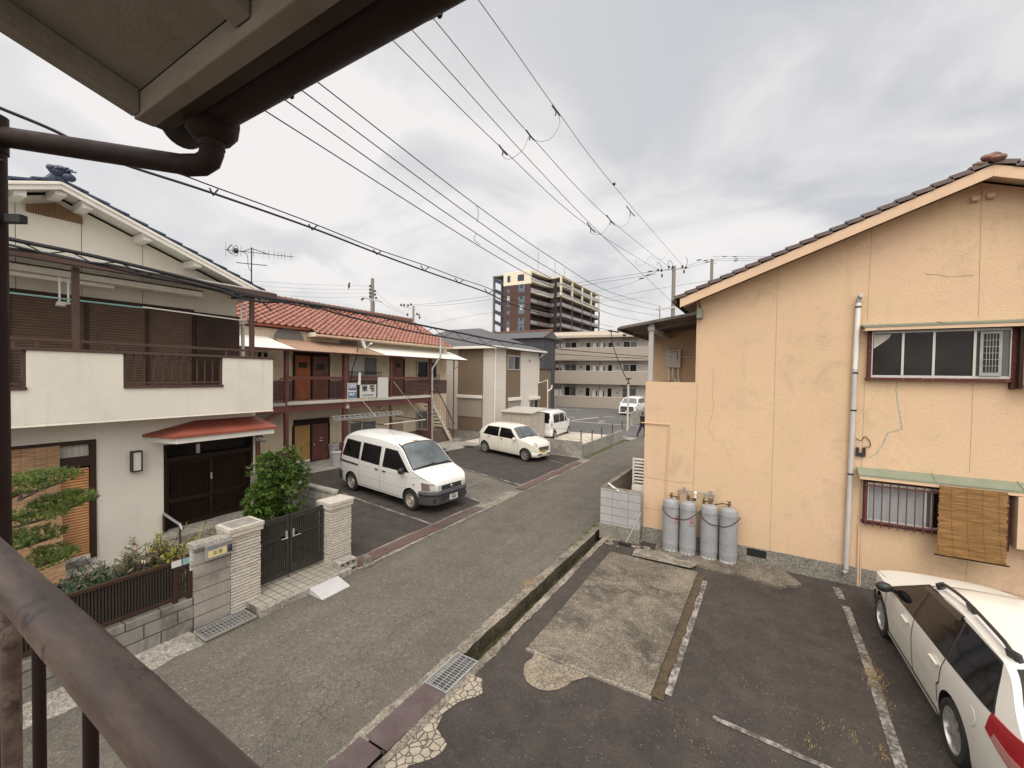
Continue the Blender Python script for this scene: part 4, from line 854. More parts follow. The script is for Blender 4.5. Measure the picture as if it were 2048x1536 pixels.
b = MB(); y0 = yp[0] - 1.5; b.bar((XA - .5, y0, ZF - .2), (XA - .05, yp[0] - .1, zr), .03, .05); b.box(XA - .03, XA + .03, y0 + .25, y0 + .31, ZF - .3, zr + .1)
n = 9
for k in range(n): y = lerp(y0 + .3, yp[0] - .1, k / n); b.box(XA - .008, XA + .008, y - .008, y + .008, ZF + .02, zr - .2)
b.box(XA - .02, XA + .02, y0 + .3, yp[0], ZF, ZF + .05); b.build('gallery_railing', M['aptred'], AP)
# awning in three sheets
aw = [(AX(455, 690, XA + .35).y, AX(592, 694, XA + .35).y, 'whitetin'), (AX(585, 694, XA + .35).y, AX(776, 706, XA + .35).y, 'rusttin'), (AX(773, 706, XA + .35).y, AX(936, 717, XA + .35).y, 'whitetin')]
zA1 = AX(743, 691, XK).z
for i, (a, c, mt) in enumerate(aw):
    sk = (-.30, .12, -.30)[i]; b = MB(); nn = 60 if i == 1 else 8
    def f_(u, v, a=a, c=c, sk=sk, i=i): x = lerp(XA + .35, XK + .002, v); return (x, lerp(a, c, u) + (sk if i != 2 else -.55) * v * (1 if i < 2 else (1 - u)) , lerp(zA, zA1, v) + (.012 * math.sin(u * 60 * math.pi) if i == 1 else 0) + (.012 if i == 0 else 0) + (-.02 if i == 1 else 0))
    b.grid(f_, nn * 2, 3); b.grid(lambda u, v: (lambda p: (p[0], p[1], p[2] - .008))(f_(1 - u, v)), nn, 3); b.build('awning_sheet', M[mt], AP)
b = MB(); b.box(XA + .27, XA + .32, aw[0][0], aw[2][1] - .02, zA - .065, zA - .02)
for y in yp + [yST]: b.bar((XK, y, zA1 - .08), (XA + .3, y, zA - .045), .04, .05)
b.bar((XA, yST, zA - .55), (XA + .33, yST + .9, zA - .06), .025, .025); b.build('awning_frame', M['aptred'], AP)
b = MB()
for px, py, r_ in ((578, 672, .62), (697, 685, .5)):
    q = AX(px, py, XK); P = [(XK, q.y + r_ * math.cos(a), q.z - .12 + r_ * .72 * math.sin(a)) for a in [k * math.pi / 12 for k in range(13)]]; b.prism(P, (.03, 0, 0))
b.build('arched_vent', plain('vent_grey', (.17, .165, .155), .8, .2, 20), AP)
# brick skirting
b = MB(); b.box(XK + .001, XK + .02, YL, YRt, ZF + .001, ZF + .80); b.box(XK + .001, XK + .02, YL, YRt, ZG - .05, ZG + .62); b.box(-16.9, XK - .001, YRt, YRt + .02, ZF, ZF + .8); b.build('brick_skirting', M['brickdk'], AP)
def leaf(px0, px1, py, z0, z1, mat, kids=(), x=XK + .022, depth=.05, nm='door', frame=None):
    a, c = AX(px0, py, x).y, AX(px1, py, x).y; b = MB(); b.box(x, x + depth, a, c, z0, z1); d = b.build(nm, mat, AP, bevel=.004)
    for (u0, u1, v0, v1, mt, n2) in kids:
        b = MB(); b.box(x + depth + .001, x + depth + .012, lerp(a, c, u0), lerp(a, c, u1), lerp(z0, z1, v0), lerp(z0, z1, v1)); b.build(n2, M[mt], d)
    return d, a, c
zt2 = AX(620, 712, XK).z; zt1 = AX(650, 846, XK).z
leaf(587.5, 619, 760, ZF + .05, zt2, M['doororange'], ((.25, .8, .72, .85, 'ink', 'pane'), (.4, .65, .49, .51, 'whiteplastic', 'letter_slot')))
leaf(624.5, 655, 760, ZF + .05, zt2, M['doorbrown'], ((.25, .75, .68, .82, 'ink', 'pane'), (.35, .65, .47, .5, 'whiteplastic', 'letter_slot')))
leaf(785, 805, 760, ZF + .05, AX(790, 712, XK).z, M['doorbrown'], ((.25, .75, .7, .82, 'ink', 'pane'),))
leaf(586.5, 618.5, 900, ZG + .02, zt1, M['dooryellow'], ((.0, 1, .0, .06, 'whitetin', 'kick_plate'), (.92, .97, .45, .49, 'black', 'handle')))
leaf(623.5, 654.5, 900, ZG + .02, zt1, M['doorred'], ((.45, .65, .52, .535, 'whiteplastic', 'letter_slot'), (.45, .65, .60, .612, 'whiteplastic', 'label_plate'), (.06, .14, .42, .46, 'alu', 'handle')))
leaf(783.5, 805, 880, ZG + .02, AX(790, 840, XK).z, plain('dusty_beige_door', (.30, .25, .185), .7, .1, dirt=(.16, .11, .07), dk=.6), ())
for a, c, z0, z1, py in ((586, 657, zt2, zt2 + .25, 760), (586, 657, zt1, zt1 + .25, 900)): b = MB(); b.box(XK + .02, XK + .06, AX(a, py, XK).y, AX(c, py, XK).y, z0, z1); b.build('transom', M['wood'], AP)
b = MB()
for px, z0, z1, py in ((586.5, ZF, zt2, 760), (621.8, ZF, zt2, 760), (656, ZF, zt2, 760), (585.5, ZG, zt1, 900), (621, ZG, zt1, 900), (656, ZG, zt1, 900), (783, ZF, zt2 - .1, 760), (806.5, ZF, zt2 + .1, 760)): b = MB(); y = AX(px, py, XK).y; b.box(XK + .021, XK + .08, y - .04, y + .04, z0, z1); b.build('door_jamb', M['wood'], AP, bevel=.003)
def window(px0, px1, py0, py1, bars=None, split=.5, pan=('signwhite', 'glassgrey'), low=False, grille=False):
    x = XK + .021; pc = (px0 + px1) / 2; a, c = AX(px0, (py0 + py1) / 2, x).y, AX(px1, (py0 + py1) / 2, x).y; z1, z0 = AX(pc, py0, x).z, AX(pc, py1, x).z
    b = MB(); fw = .045
    b.box(x, x + .07, a, a + fw, z0, z1); b.box(x, x + .07, c - fw, c, z0, z1); b.box(x, x + .07, a + fw, c - fw, z1 - fw, z1); b.box(x, x + .07, a + fw, c - fw, z0, z0 + fw); ym = lerp(a, c, split); b.box(x, x + .06, ym - .03, ym + .03, z0 + fw, z1 - fw)
    wn = b.build('window', M['alu'], AP, bevel=.003)
    for i, (q0, q1) in enumerate(((a + fw, ym - .03), (ym + .03, c - fw))): b = MB(); b.box(x, x + .03, q0, q1, z0 + fw, z1 - fw); b.build('pane', M[pan[i]], wn)
    if bars:
        b = MB(); n = bars
        for k in range(n + 1): y = lerp(a - .03, c + .03, k / n); b.box(x + .11, x + .125, y - .008, y + .008, z0 - .06, z1 + .05)
        for z in (z0, z1): b.box(x + .106, x + .13, a - .05, c + .05, z - .012, z + .012)
        b.build('bars', M['alu'], wn)
    if grille:
        b = MB(); zz = z0 + .05
        for k in range(14): y = lerp(a - .06, c + .12, k / 13); b.box(x + .17, x + .185, y - .01, y + .01, zz - .18, zz + .14)
        for z in (zz - .18, zz + .14): b.box(x + .165, x + .19, a - .08, c + .14, z - .015, z + .015)
        for y in (a - .06, c + .12): b.box(x, x + .165, y - .01, y + .01, zz + .13, zz + .15)
        b.build('balustrade', M['black'], wn)
    return wn
window(697, 753, 713, 752, None, .5, ('signwhite', 'glassgrey'), grille=True); window(833, 872, 722, 756, None, .55, ('glass', 'glass'), grille=True)
window(697, 751, 842, 886, None, .45, ('glassgrey', 'glassgrey')); window(832, 853, 822, 857, 8, .5, ('glassgrey', 'glassgrey'))
window(511, 536, 700, 730, None, .5, ('glass', 'glass'))
# stairs at the far end
sx0, sx1 = XA - .75, XA + .02
s0, s1 = AX(868, 795, XA), AX(907, 877, XA); s1z = zl(XA)
b = MB(); n = 13; ya, yb = yp[3] + .1, s1.y
for i in range(n):
    y = lerp(ya, yb, i / n); z = lerp(ZF, s1z, (i + 1) / n); b.box(sx0, sx1 - .09, y, y + (yb - ya) / n + .01, z - .05, z)
P = [(sx1, ya, ZF)]
for i in range(n): z = lerp(ZF, s1z, (i + 1) / n); P += [(sx1, lerp(ya, yb, i / n), z + .02), (sx1, lerp(ya, yb, (i + 1) / n), z + .02)]
P += [(sx1, yb, s1z), (sx1, yb - .30, s1z), (sx1, ya, ZF - .42)]
b.prism(P, (-.08, 0, 0), 1); b.box(XA - .9, XA + .25, yb - .25, yb + .45, -.02, s1z + .06, 0)
st = b.build('staircase', [M['conc'], M['concpale']], AP)
b = MB(); b.tube([(sx1 + .02, ya - .05, zr + .02), (sx1 + .02, yb + .03, s1z + .95)], .03, 8)
for i in range(n): y = lerp(ya, yb, (i + .5) / n); z = lerp(ZF, s1z, (i + 1) / n); b.tube([(sx1 + .02, y, z), (sx1 + .02, y, lerp(zr, s1z + .95, (i + .5) / n))], .009, 6)
b.build('stair_rail', M['aptred'], st)
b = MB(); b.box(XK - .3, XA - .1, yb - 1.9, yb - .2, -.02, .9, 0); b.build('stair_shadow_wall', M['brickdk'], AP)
# grey down pipe in front of the far post
t = thing('flue_pipe', 'tall grey pipe with capped top rising past the awning at the far post', 'pipe', (XA + .3, yp[3] + .05, zl(XA)))
xp = XA + .42; pts = [AX(864, 890, xp - .25), AX(864.5, 737, xp - .25), AX(881, 713, xp + .02), AX(882, 676, xp + .02)]
b = MB(); b.tube(pts, .055, 12); b.build('pipe', M['galv'], t); b = MB(); b.lathe([(.055, 0), (.07, .02), (.07, .07), (.03, .10), (.0, .14)], pts[-1], 12); b.build('cap', M['galv'], t); b = MB()
for py in (745, 783, 828, 851): q = AX(864, py, xp - .25); b.lathe([(.06, -.015), (.063, 0), (.06, .015)], q, 12); b.box(q.x - .3, q.x - .05, q.y - .01, q.y + .01, q.z - .01, q.z + .01)
b.build('bracket', M['aptred'], t)
# satellite dish
q = AX(727, 687, XA + .15); t = thing('satellite_dish', 'white satellite dish on a bent black pole at the gallery railing', 'dish', (XA + .1, q.y, ZF + .9))
nd = V((.80, .60, .25)).normalized(); rot = nd.to_track_quat('Z', 'Y').to_matrix().to_4x4(); rot.translation = q
b = MB(); b.lathe([(0, -.05), (.12, -.04), (.20, -.015), (.255, .02), (.26, .02), (.205, -.022), (.12, -.05), (0, -.06)], (0, 0, 0), 24, cap=False); b.v = [tuple(rot @ V(p)) for p in b.v]; b.build('reflector', M['whiteplastic'], t)
e = q + nd * .26 + V((0, .07, -.07)); b = MB(); b.tube([q + V((0, 0, -.24)) + nd * .02, e], .012, 6); b.tube([e - nd * .03, e + nd * .08], .035, 10); b.build('feed_arm', M['whiteplastic'], t)
b = MB(); b.tube(spline([AX(702, 765, XA + .08), AX(704, 742, XA + .12), AX(712, 716, XA + .12), AX(717, 692, XA + .12), q - nd * .06]), .022, 8); b.build('pole', M['black'], t)
# signs on the railing
def sign(name, px0, px1, py0, py1, mat, label, x=XA + .11):
    a, c = AX(px0, (py0 + py1) / 2, x).y, AX(px1, (py0 + py1) / 2, x).y; z1, z0 = AX((px0 + px1) / 2, py0, x).z, AX((px0 + px1) / 2, py1, x).z
    t = thing(name, label, 'sign', (x, (a + c) / 2, z0)); b = MB(); b.box(x - .02, x, a, c, z0, z1); b.build('board', M[mat], t, bevel=.003); return t, a, c, z0, z1, x
t, a, c, z0, z1, x = sign('property_sign', 695, 713.2, 766, 797.5, 'signwhite', 'blue and white upright property sign on the gallery railing')
b = MB(); b.box(x + .001, x + .004, a + .03, c - .02, lerp(z0, z1, .55), z1 - .03); b.build('blue_panel', M['signblue'], t); b = MB(); b.box(x + .001, x + .004, a + .03, c - .02, lerp(z0, z1, .06), lerp(z0, z1, .42)); b.build('teal_panel', M['signteal'], t)
text_mesh('宅建堂', .135, face_x(x + .006, (a + c) / 2, lerp(z0, z1, .82)), 'letter', M['inkwhite'], t, bold=.003); text_mesh('アドバン', .105, face_x(x + .006, (a + c) / 2, lerp(z0, z1, .67)), 'letter', M['inkwhite'], t, bold=.003); text_mesh('仲介', .16, face_x(x + .006, (a + c) / 2, lerp(z0, z1, .26)), 'letter', M['inkwhite'], t, bold=.004)
t, a, c, z0, z1, x = sign('name_sign', 720, 752.5, 769.5, 795.5, 'signwhite', 'grey-white name board with two large black characters on the gallery railing')
for i, ch in enumerate('栄荘'): text_mesh(ch, .30, face_x(x + .003, lerp(a, c, .28 + .46 * i), lerp(z0, z1, .68)), 'letter', M['ink'], t, bold=.012)
text_mesh('(T.0.473)-6647', .105, face_x(x + .003, lerp(a, c, .5), lerp(z0, z1, .2)), 'letter', M['ink'], t, bold=.003)
sign('blank_board', 755.5, 776.5, 754.5, 796, 'signwhite', 'blank white board fixed to the gallery railing beside the name board')
q = AX(719, 757, XA + .1); b = MB(); b.box(q.x - .03, q.x + .03, q.y - .05, q.y + .05, q.z - .28, q.z + .26); b.box(q.x - .03, q.x + .03, q.y - .09, q.y - .051, q.z - .28, q.z - .15); solo(b, 'meter_box', M['whiteplastic'], 'slim white box on the gallery railing above the name board', 'box', bevel=.008)
# things under the gallery
def bucket(px, py, h, r_, label):
    p = AG(px, py, zl(-15)); t = thing('rubbish_bin', label, 'bin', (p.x, p.y, zl(p.x)), 0, 'grey rubbish bins by the red door'); z = zl(p.x) + .006
    b = MB(); b.lathe([(r_ * .82, 0), (r_, h), (r_ * 1.02, h)], (p.x, p.y, z), 20); b.build('tub', M['bucket'], t); b = MB(); b.lathe([(r_ * 1.08, h + .002), (r_ * 1.1, h + .03), (r_ * .9, h + .06), (r_ * .2, h + .075), (0, h + .075)], (p.x, p.y, z), 20); l_ = b.build('lid', M['bucket'], t); b = MB(); b.tube([(p.x - .08, p.y, z + h + .07), (p.x - .05, p.y, z + h + .12), (p.x + .05, p.y, z + h + .12), (p.x + .08, p.y, z + h + .07)], .014, 6); b.build('handle', M['black'], l_)
bucket(672.5, 931, .52, .21, 'round grey lidded rubbish bin in front, beside the parked van'); bucket(667.5, 918, .60, .23, 'grey lidded rubbish bin standing behind another one, against the wall')
for i, (px, py, lb) in enumerate(((882, 899, 'dark round manhole cover nearest the foot of the far post'), (885.5, 906, 'dark round manhole cover closest to the van windscreen'), (937, 893, 'dark round manhole cover furthest right, near the stair foot'), (866, 904, 'dark round manhole cover half hidden behind the van'))):
    p = AG(px, py, zl(-14.3)); b = MB(); b.lathe([(.30, .008), (.30, .02), (.26, .022), (.25, .017), (0, .018)], (p.x, p.y, zl(p.x)), 24, cap=False); solo(b, 'manhole_cover', M['black'] if i else M['plastic'], lb, 'manhole cover', 'manhole covers by the apartment stairs')
xr = XA + .55
t = thing('clothes_rack', 'grey ladder-like clothes drying rack hanging below the gallery floor', 'clothes rack', (xr, AX(740, 835, xr).y, AX(740, 835, xr).z))
b = MB(); A, Bq = AX(668, 838, xr), AX(804, 826, xr)
for dz_, dx in ((0, 0), (.09, -.1), (-.06, .06)): b.tube([A + V((dx, 0, dz_)), Bq + V((dx, 0, dz_))], .022, 6)
for k in range(15): p = A.lerp(Bq, k / 14); b.bar(p + V((.06, 0, -.06)), p + V((-.1, 0, .09)), .03, .02)
b.build('rails', M['steelgrey'], t)
for pa, pb_ in (((706, 842), (772, 850.5)), ((790, 832), (840, 839))): b = MB(); b.tube([AX(*pa, xr - .3), AX(*pb_, xr + .3)], .022, 6); b.build('arm', M['black'], t)
b = MB(); b.tube([AX(768, 849, xr + .35), AX(852, 839, xr + .35)], .02, 8); b.build('pole', M['whiteplastic'], t)
b = MB()
for pa, pb_ in (((724, 800), (752, 833)), ((786, 762), (843, 834))): b.tube([AX(*pa, XA + .11), AX(*pb_, xr + .1)], .007, 5)
b.build('rope', M['whitetin'], t)
q = AX(694, 814, XA + .1)
for px, py, lb in ((694.5, 814, 'small white light fitting on the second red post'), (703.5, 707, 'small white lamp under the rusty awning at the second post'), (762, 816, 'pair of small white tubes on the wall under the gallery')):
    q = AX(px, py, XA + .12 if px < 750 else XK + .1); b = MB(); b.box(q.x - .06, q.x + .06, q.y - .07, q.y + .07, q.z - .07, q.z + .06); b.tube([q + V((0, .03, .06)), q + V((0, .03, .13))], .02, 6); solo(b, 'light_fitting', M['alu'], lb, 'light fitting', bevel=.01)
b = MB()
for px in (700, 711, 721): q = AX(px, 888, XK + .45); b.tube([q + V((0, .16 * math.cos(a), .16 * math.sin(a) - .1)) for a in [k * math.pi / 8 for k in range(16)]], .02, 5, closed=True)
b.bar(AX(697, 893, XK + .45), AX(722, 893, XK + .45), .03, .03); solo(b, 'bent_pipe_rack', M['alu'], 'looped grey pipe rack leaning under the lower window behind the van', 'rack')
# ---------------------------------------------------------------- yellow house on the right
YF = 10.4
HY = thing('yellow_house', 'peach-yellow rendered house with brown tiled gable above the gas cylinders', 'house', (1.5, YF, 0))
xo = AY(1288, 930, YF).x; xm = AY(1392, 700, YF).x; zpar = AY(1340, 764, YF).z
PX, PZ = AY(1988, 345, YF).x, AY(1988, 326, YF - .45).z - .02
tip = AY(1357, 599, YF - .45); SLY = (PZ - tip.z) / (AY(1988, 326, YF - .45).x - tip.x); PX = AY(1988, 326, YF - .45).x
def zry(x): return PZ - SLY * abs(x - PX)
w = MB(); zpl = AY(1560, 1105, YF).z
YB_ = 20.
w.box(xm, 2 * PX - xm, YF, YB_, zpl, zry(xm) - .12)
w.prism([(xm, YF, zry(xm) - .12), (PX, YF, PZ - .12), (2 * PX - xm, YF, zry(xm) - .12)], (0, YB_ - YF, 0))
w.box(xo, xm - .001, YF, YF + .14, zpl, zpar); w.box(xo, xo + .14, YF + .141, 17, zpl, zpar); w.box(xo + .14, xm, YF + .141, 17, 2.5, 2.9)
# panel joints and the filled cracks of this wall
def jline(pts, wd, mi):
    P = [AY(px, py, YF) for px, py in pts]
    for a, c in zip(P, P[1:]):
        d = (c - a).normalized(); s_ = V((-d.z, 0, d.x)) * wd / 2; q = [a - s_, c - s_, c + s_, a + s_]
        w.quad(*[(p.x, YF - .0025, p.z) for p in (q if (q[1] - q[0]).cross(q[2] - q[0]).y < 0 else q[::-1])], m=mi)
for px0, py0, px1, py1 in ((1744, 455, 1734, 645), (1729, 765, 1716, 1160), (1556, 532, 1540, 1098), (1395, 768, 1386, 985), (1964, 350, 1957, 635), (1946, 768, 1939, 945), (1935, 1122, 1929, 1185)):
    n = 14; jline([(lerp(px0, px1, k / n) + random.uniform(-.3, .3), lerp(py0, py1, k / n)) for k in range(n + 1)], .007, 1)
jline([(1795, 764), (1792, 778), (1794, 796), (1797, 815), (1804, 858), (1775, 866), (1766, 888), (1752, 908), (1738, 916)], .022, 2)
jline([(1850, 548), (1880, 550), (1895, 554), (1920, 552), (1947, 551)], .010, 1)
jline([(1288, 953), (1306, 957), (1331, 961), (1360, 965), (1387, 966)], .010, 1); jline([(1284, 1015), (1302, 1018), (1320, 1021)], .010, 1)
jline([(1426, 735), (1427, 760), (1424, 790), (1428, 810), (1422, 840), (1415, 855), (1424, 870), (1430, 885)], .006, 1); jline([(1540, 1098), (1534, 1092), (1530, 1104)], .010, 2)
w.build('wall', [M['yellow'], M['joint'], M['crackfill']], HY)
b = MB(); b.box(xo - .02, 2 * PX - xm, YF - .025, YF + .3, -.03, zpl); b.build('plinth', M['plinth'], HY, bevel=.006)
b = MB(); vp = [AY(1494, 1096, YF - .026), AY(1533, 1104, YF - .026)]; b.box(vp[0].x, vp[1].x, YF - .032, YF - .026, .18, .34); b.box(lerp(vp[0].x, vp[1].x, .48), lerp(vp[0].x, vp[1].x, .52), YF - .04, YF - .033, .18, .34)
b.build('underfloor_vent', M['well'], HY)
rf = MB(); yv = YF - .48
def slope_roof_x(mb, y0, y1, xa, za, xb, zb, crs, th=.05):
    d = V((xb - xa, 0, zb - za)); L = d.length; d.normalize(); nn = V((-d.z, 0, d.x)); nn = nn if nn.z > 0 else -nn
    for i in range(crs):
        a = V((xa, 0, za)) + d * (L * i / crs); c = V((xa, 0, za)) + d * (L * (i + 1.1) / crs)
        for k, yy in enumerate((y0, y0 + .32)):
            up = .02 * (1 - k); p = [a + nn * .005, c + nn * .04, c + nn * (.04 + th + up), a + nn * (.005 + th + up)]
            mb.prism([(q.x, yy, q.z) for q in p], (0, (.315 if k == 0 else y1 - yy), 0))
xe = tip.x - .05
slope_roof_x(rf, yv, YB_ + .4, PX, PZ, xe, zry(xe), 21); slope_roof_x(rf, yv - .001, YB_ + .4, PX, PZ, PX * 2 - xe, zry(xe), 21)
rf.tube([(PX, yv, PZ + .09), (PX, YB_, PZ + .09)], .10, 10)
rf_ = rf.build('roof', M['tilebrown'], HY)
o = MB(); o.ball((PX + .03, yv, PZ + .10), (.13, .10, .10)); o.ball((PX - .10, yv + .02, PZ + .17), (.14, .07, .09)); o.ball((PX - .24, yv + .04, PZ + .04), (.13, .06, .07)); o.ball((PX + .01, yv + .05, PZ + .22), (.12, .07, .06)); o.ball((PX + .13, yv - .02, PZ + .11), (.09, .07, .08))
o.v = [(PX - .03 + (p[0] - PX + .03) * .66, yv + (p[1] - yv) * .8, PZ + .04 + (p[2] - PZ - .04) * .62) for p in o.v]; o.build('ridge_ornament', M['tilerust'], rf_)
b = MB()
for s_ in (-1, 1):
    x2 = PX + s_ * (PX - xe - .08); z2 = zry(x2)
    b.prism([(PX, yv + .03, PZ), (x2, yv + .03, z2), (x2, yv + .03, z2 - .19), (PX, yv + .03, PZ - .19)], (0, .045, 0))
    b.prism([(PX, yv + .076, PZ - .03), (x2, yv + .076, z2 - .03), (x2, yv + .076, z2 - .07), (PX, yv + .076, PZ - .07)], (0, .45, 0))
    b.prism([(xm + .0, yv + .5, zry(xm) - .07), (x2, yv + .5, z2 - .07), (x2, yv + .5, z2 - .12), (xm, yv + .5, zry(xm) - .12)], (0, YB_ - yv, 0)) if s_ < 0 else None
b.build('bargeboard', M['yellowtrim'], HY, bevel=.004)
b = MB(); b.tube([(xe - .03, yv + .02, zry(xe) - .03), (xe - .03, YB_, zry(xe) - .03)], .055, 8); b.build('eave_gutter', M['dbrown'], HY)
b = MB(); q = AY(1396, 590, YF - .1); b.tube(spline([AY(1396, 582, YF - .40), AY(1399, 594, YF - .3), AY(1398, 603, YF - .02), AY(1401, 616, YF - .02)]), .012, 5); b.build('service_cable', M['dbrown'], HY)
for px, py in ((1948, 401), (1979, 395)): q = AY(px, py, YF); b = MB(); b.box(q.x - .05, q.x + .05, YF - .08, YF + .01, q.z - .02, q.z + .05); b.box(q.x - .04, q.x + .04, YF - .07, YF - .01, q.z - .04, q.z - .021, 1); b.build('vent_cap', [M['yellowtrim'], M['joint']], HY, bevel=.006)
def hood(px0, py0, z_off, dep, label_mat, xend=4.6, th=.035):
    a = AY(px0, py0, YF); z1 = a.z; b = MB(); x0 = a.x
    b.prism([(x0, YF - dep, z1 - z_off), (x0, YF + .0, z1), (x0, YF + .0, z1 - .03), (x0, YF - dep, z1 - z_off - .03)], (xend - x0, 0, 0)); h = b.build('window_hood', M['greentin'], HY)
    for k in (.35, .7): x = lerp(x0, xend, k); b = MB(); b.prism([(x, YF - dep - .003, z1 - z_off + .002), (x, YF, z1 + .002), (x, YF, z1 + .012), (x, YF - dep - .003, z1 - z_off + .012)], (.02, 0, 0)); b.build('sheet_seam', M['greentin'], h)
    b = MB(); b.box(x0 + .02, xend, YF - dep + .01, YF - dep + .05, z1 - z_off - .09, z1 - z_off - .031); b.box(x0 + .02, x0 + .06, YF - dep + .051, YF, z1 - z_off - .09, z1 - z_off - .04); b.build('hood_fascia', M['yellowtrim'], h)
hood(1722, 650, .05, .30, 0); hood(1713, 933, .10, .25, 0)
def ywin(px0, px1, pyt, pyb, splits, panes, wood):
    x0, z0 = AY(px0, pyb, YF).x, AY(px0, pyb, YF).z; x1 = AY(px1, pyt, YF).x; z1 = AY(px0, pyt, YF).z
    b = MB(); y0, y1 = YF - .10, YF - .0; t_ = .055
    b.box(x0, x0 + t_, y0, y1, z0, z1); b.box(x1 - t_, x1, y0, y1, z0 - .15, z1); b.box(x0 + t_, x1 - t_, y0, y1, z1 - t_, z1); b.box(x0 - .02, x1 - t_ - .001, y0 - .02, y1, z0 - .03, z0 + .02); W_ = b.build('window', rustpaint('peeling_window_wood', sc(wood, .8), (.40, .34, .30), .75, .7, 30), HY, bevel=.003)
    f = MB(); a, c = x0 + t_ + .001, x1 - t_ - .001; g = .035
    f.box(a, c, YF - .08, YF - .03, z0 + .021, z0 + .065); f.box(a, c, YF - .08, YF - .03, z1 - t_ - .045, z1 - t_ - .001)
    xs = [lerp(a, c, s_) for s_ in splits]
    for x in xs: f.box(max(a, x - g / 2), min(c, x + g / 2), YF - .085, YF - .025, z0 + .065, z1 - t_ - .045)
    f.build('sash_frame', M['alu'], W_, bevel=.002)
    for i, mt in enumerate(panes): b = MB(); b.box(xs[i] + g / 2, xs[i + 1] - g / 2, YF - .06, YF - .05, z0 + .065, z1 - t_ - .045); b.build('pane', M[mt] if isinstance(mt, str) else mt, W_)
    return W_, x0, x1, z0, z1, xs
W1, x0, x1, z0, z1, xs = ywin(1732, 2030, 658, 757, (0, .245, .475, .76, 1), ('glass', 'glass', 'glass', 'glassgrey'), (.12, .035, .03))
b = MB(); b.prism([(xs[0] + .03, YF - .066, z1 - .12), (xs[0] + .28, YF - .066, z1 - .12), (xs[0] + .24, YF - .066, z1 - .2), (xs[0] + .06, YF - .066, z1 - .36), (xs[0] + .03, YF - .066, z1 - .38)], (0, -.003, 0)); b.build('curtain', M['fabricw'], W1)
fx0, fx1 = lerp(xs[3], xs[4], .12), lerp(xs[3], xs[4], .72)
b = MB(); b.box(fx0, fx1, YF - .12, YF - .09, z0 + .07, z1 - .12, 0); b.box(fx0 + .04, fx1 - .04, YF - .125, YF - .121, z0 + .13, z1 - .16, 1)
for k in range(1, 5): x = lerp(fx0 + .04, fx1 - .04, k / 5); b.box(x - .004, x + .004, YF - .13, YF - .126, z0 + .13, z1 - .16)
for k in range(1, 6): z = lerp(z0 + .13, z1 - .16, k / 6); b.box(fx0 + .04, fx1 - .04, YF - .131, YF - .1305, z - .004, z + .004)
b.build('window_fan', [M['steelgrey'], M['glass']], W1, bevel=.002)
b = MB(); q = AY(2030, 660, YF - .22); b.box(x1 + .001, x1 + .04, YF - .2, YF, z0 - .14, z1 + .02, 1); b.box(x1 + .042, 4.6, YF - .25, YF, z0 - .08, z1 - .02); b.build('shutter_case', [M['yellowtrim'], M['dbrown']], HY, bevel=.004)
W2, x0, x1, z0, z1, xs = ywin(1724, 2018, 955, 1040, (0, .45, .5, 1), ('fabric', 'glassgrey', 'glass'), (.10, .028, .03))
b = MB(); n = 17
for i in range(n): x = lerp(x0 + .02, x1 - .05, i / (n - 1)); b.tube([(x, YF - .17, z0 - .05), (x, YF - .17, z1 - .02)], .009, 6)
for z in (z0 + .05, z1 - .1): b.box(x0, x1 - .03, YF - .185, YF - .16, z - .011, z + .011)
for x in (x0 + .01, x1 - .05): b.box(x - .01, x + .01, YF - .16, YF - .10, z0 + .04, z0 + .06)
b.build('bars', M['aptred'], W2)
b = MB(); zc = AY(2020, 1096, YF - .25).z; b.box(x1 + .03, 4.6, YF - .25, YF, zc, z1 + .0); b.build('shutter_case', M['yellowtrim'], HY, bevel=.004)
bx0, bx1 = AY(1876, 1040, YF - .26).x, AY(2013, 1050, YF - .26).x; bz1, bz0 = AY(1880, 970, YF - .26).z, AY(1870, 1106, YF - .30).z
rr = random.Random(8); b = MB(); n = 46
ed = [(rr.uniform(-.012, .012), rr.uniform(-.012, .012)) for _ in range(n + 1)]
for i in range(n):
    z0_, z1_ = lerp(bz0, bz1, i / n), lerp(bz0, bz1, (i + .9) / n); yy = YF - .30 - .05 * (1 - i / n) ** 2; sk = (-.02) * (1 - i / n)
    b.box(bx0 + ed[i][0] + sk, bx1 + ed[i][1] + sk, yy, yy + .012, z0_, z1_)
b.box(bx0 - .06, bx1 + .02, YF - .365, YF - .345, bz0 - .014, bz0 + .006, 1)
solo(b, 'bamboo_blind', [M['reed'], M['wood']], 'ochre bamboo blind hanging over the right half of the barred window of the yellow house', 'blind')
# porch of the yellow house: lean-to roof, post, back wall
zt = AY(1396, 626, YF - .12); tp = AY(1240, 656, YF - .12)
b = MB(); n = 46
def pr(u, v): x = lerp(zt.x + .02, tp.x, u); z = lerp(zt.z, tp.z, u); return (x, lerp(YF - .14, 18, v), z + .012 * math.sin(v * n * math.pi))
b.grid(lambda u, v: pr(u, v), 2, n * 4); b.grid(lambda u, v: (lambda p: (p[0], p[1], p[2] - .012))(pr(1 - u, v)), 2, n * 4); pr_ = b.build('porch_roof', M['soffitdk'], HY)
b = MB(); d_ = (tp - zt).normalized(); b.bar(zt + V((0, -.03, .0)), tp + V((0, -.03, 0)), .03, .06); b.build('verge_board', M['porchedge'], pr_); b = MB(); b.box(zt.x - .02, zt.x + .09, YF - .19, YF - .02, zt.z - .12, zt.z + .1); b.build('end_cap', M['greentin'], pr_)
for k in range(6): y = YF + .5 + k * 1.2; b = MB(); b.bar((zt.x, y, zt.z - .08), (tp.x + .15, y, tp.z - .07), .05, .07); b.build('rafter', M['soffitdk'], pr_)
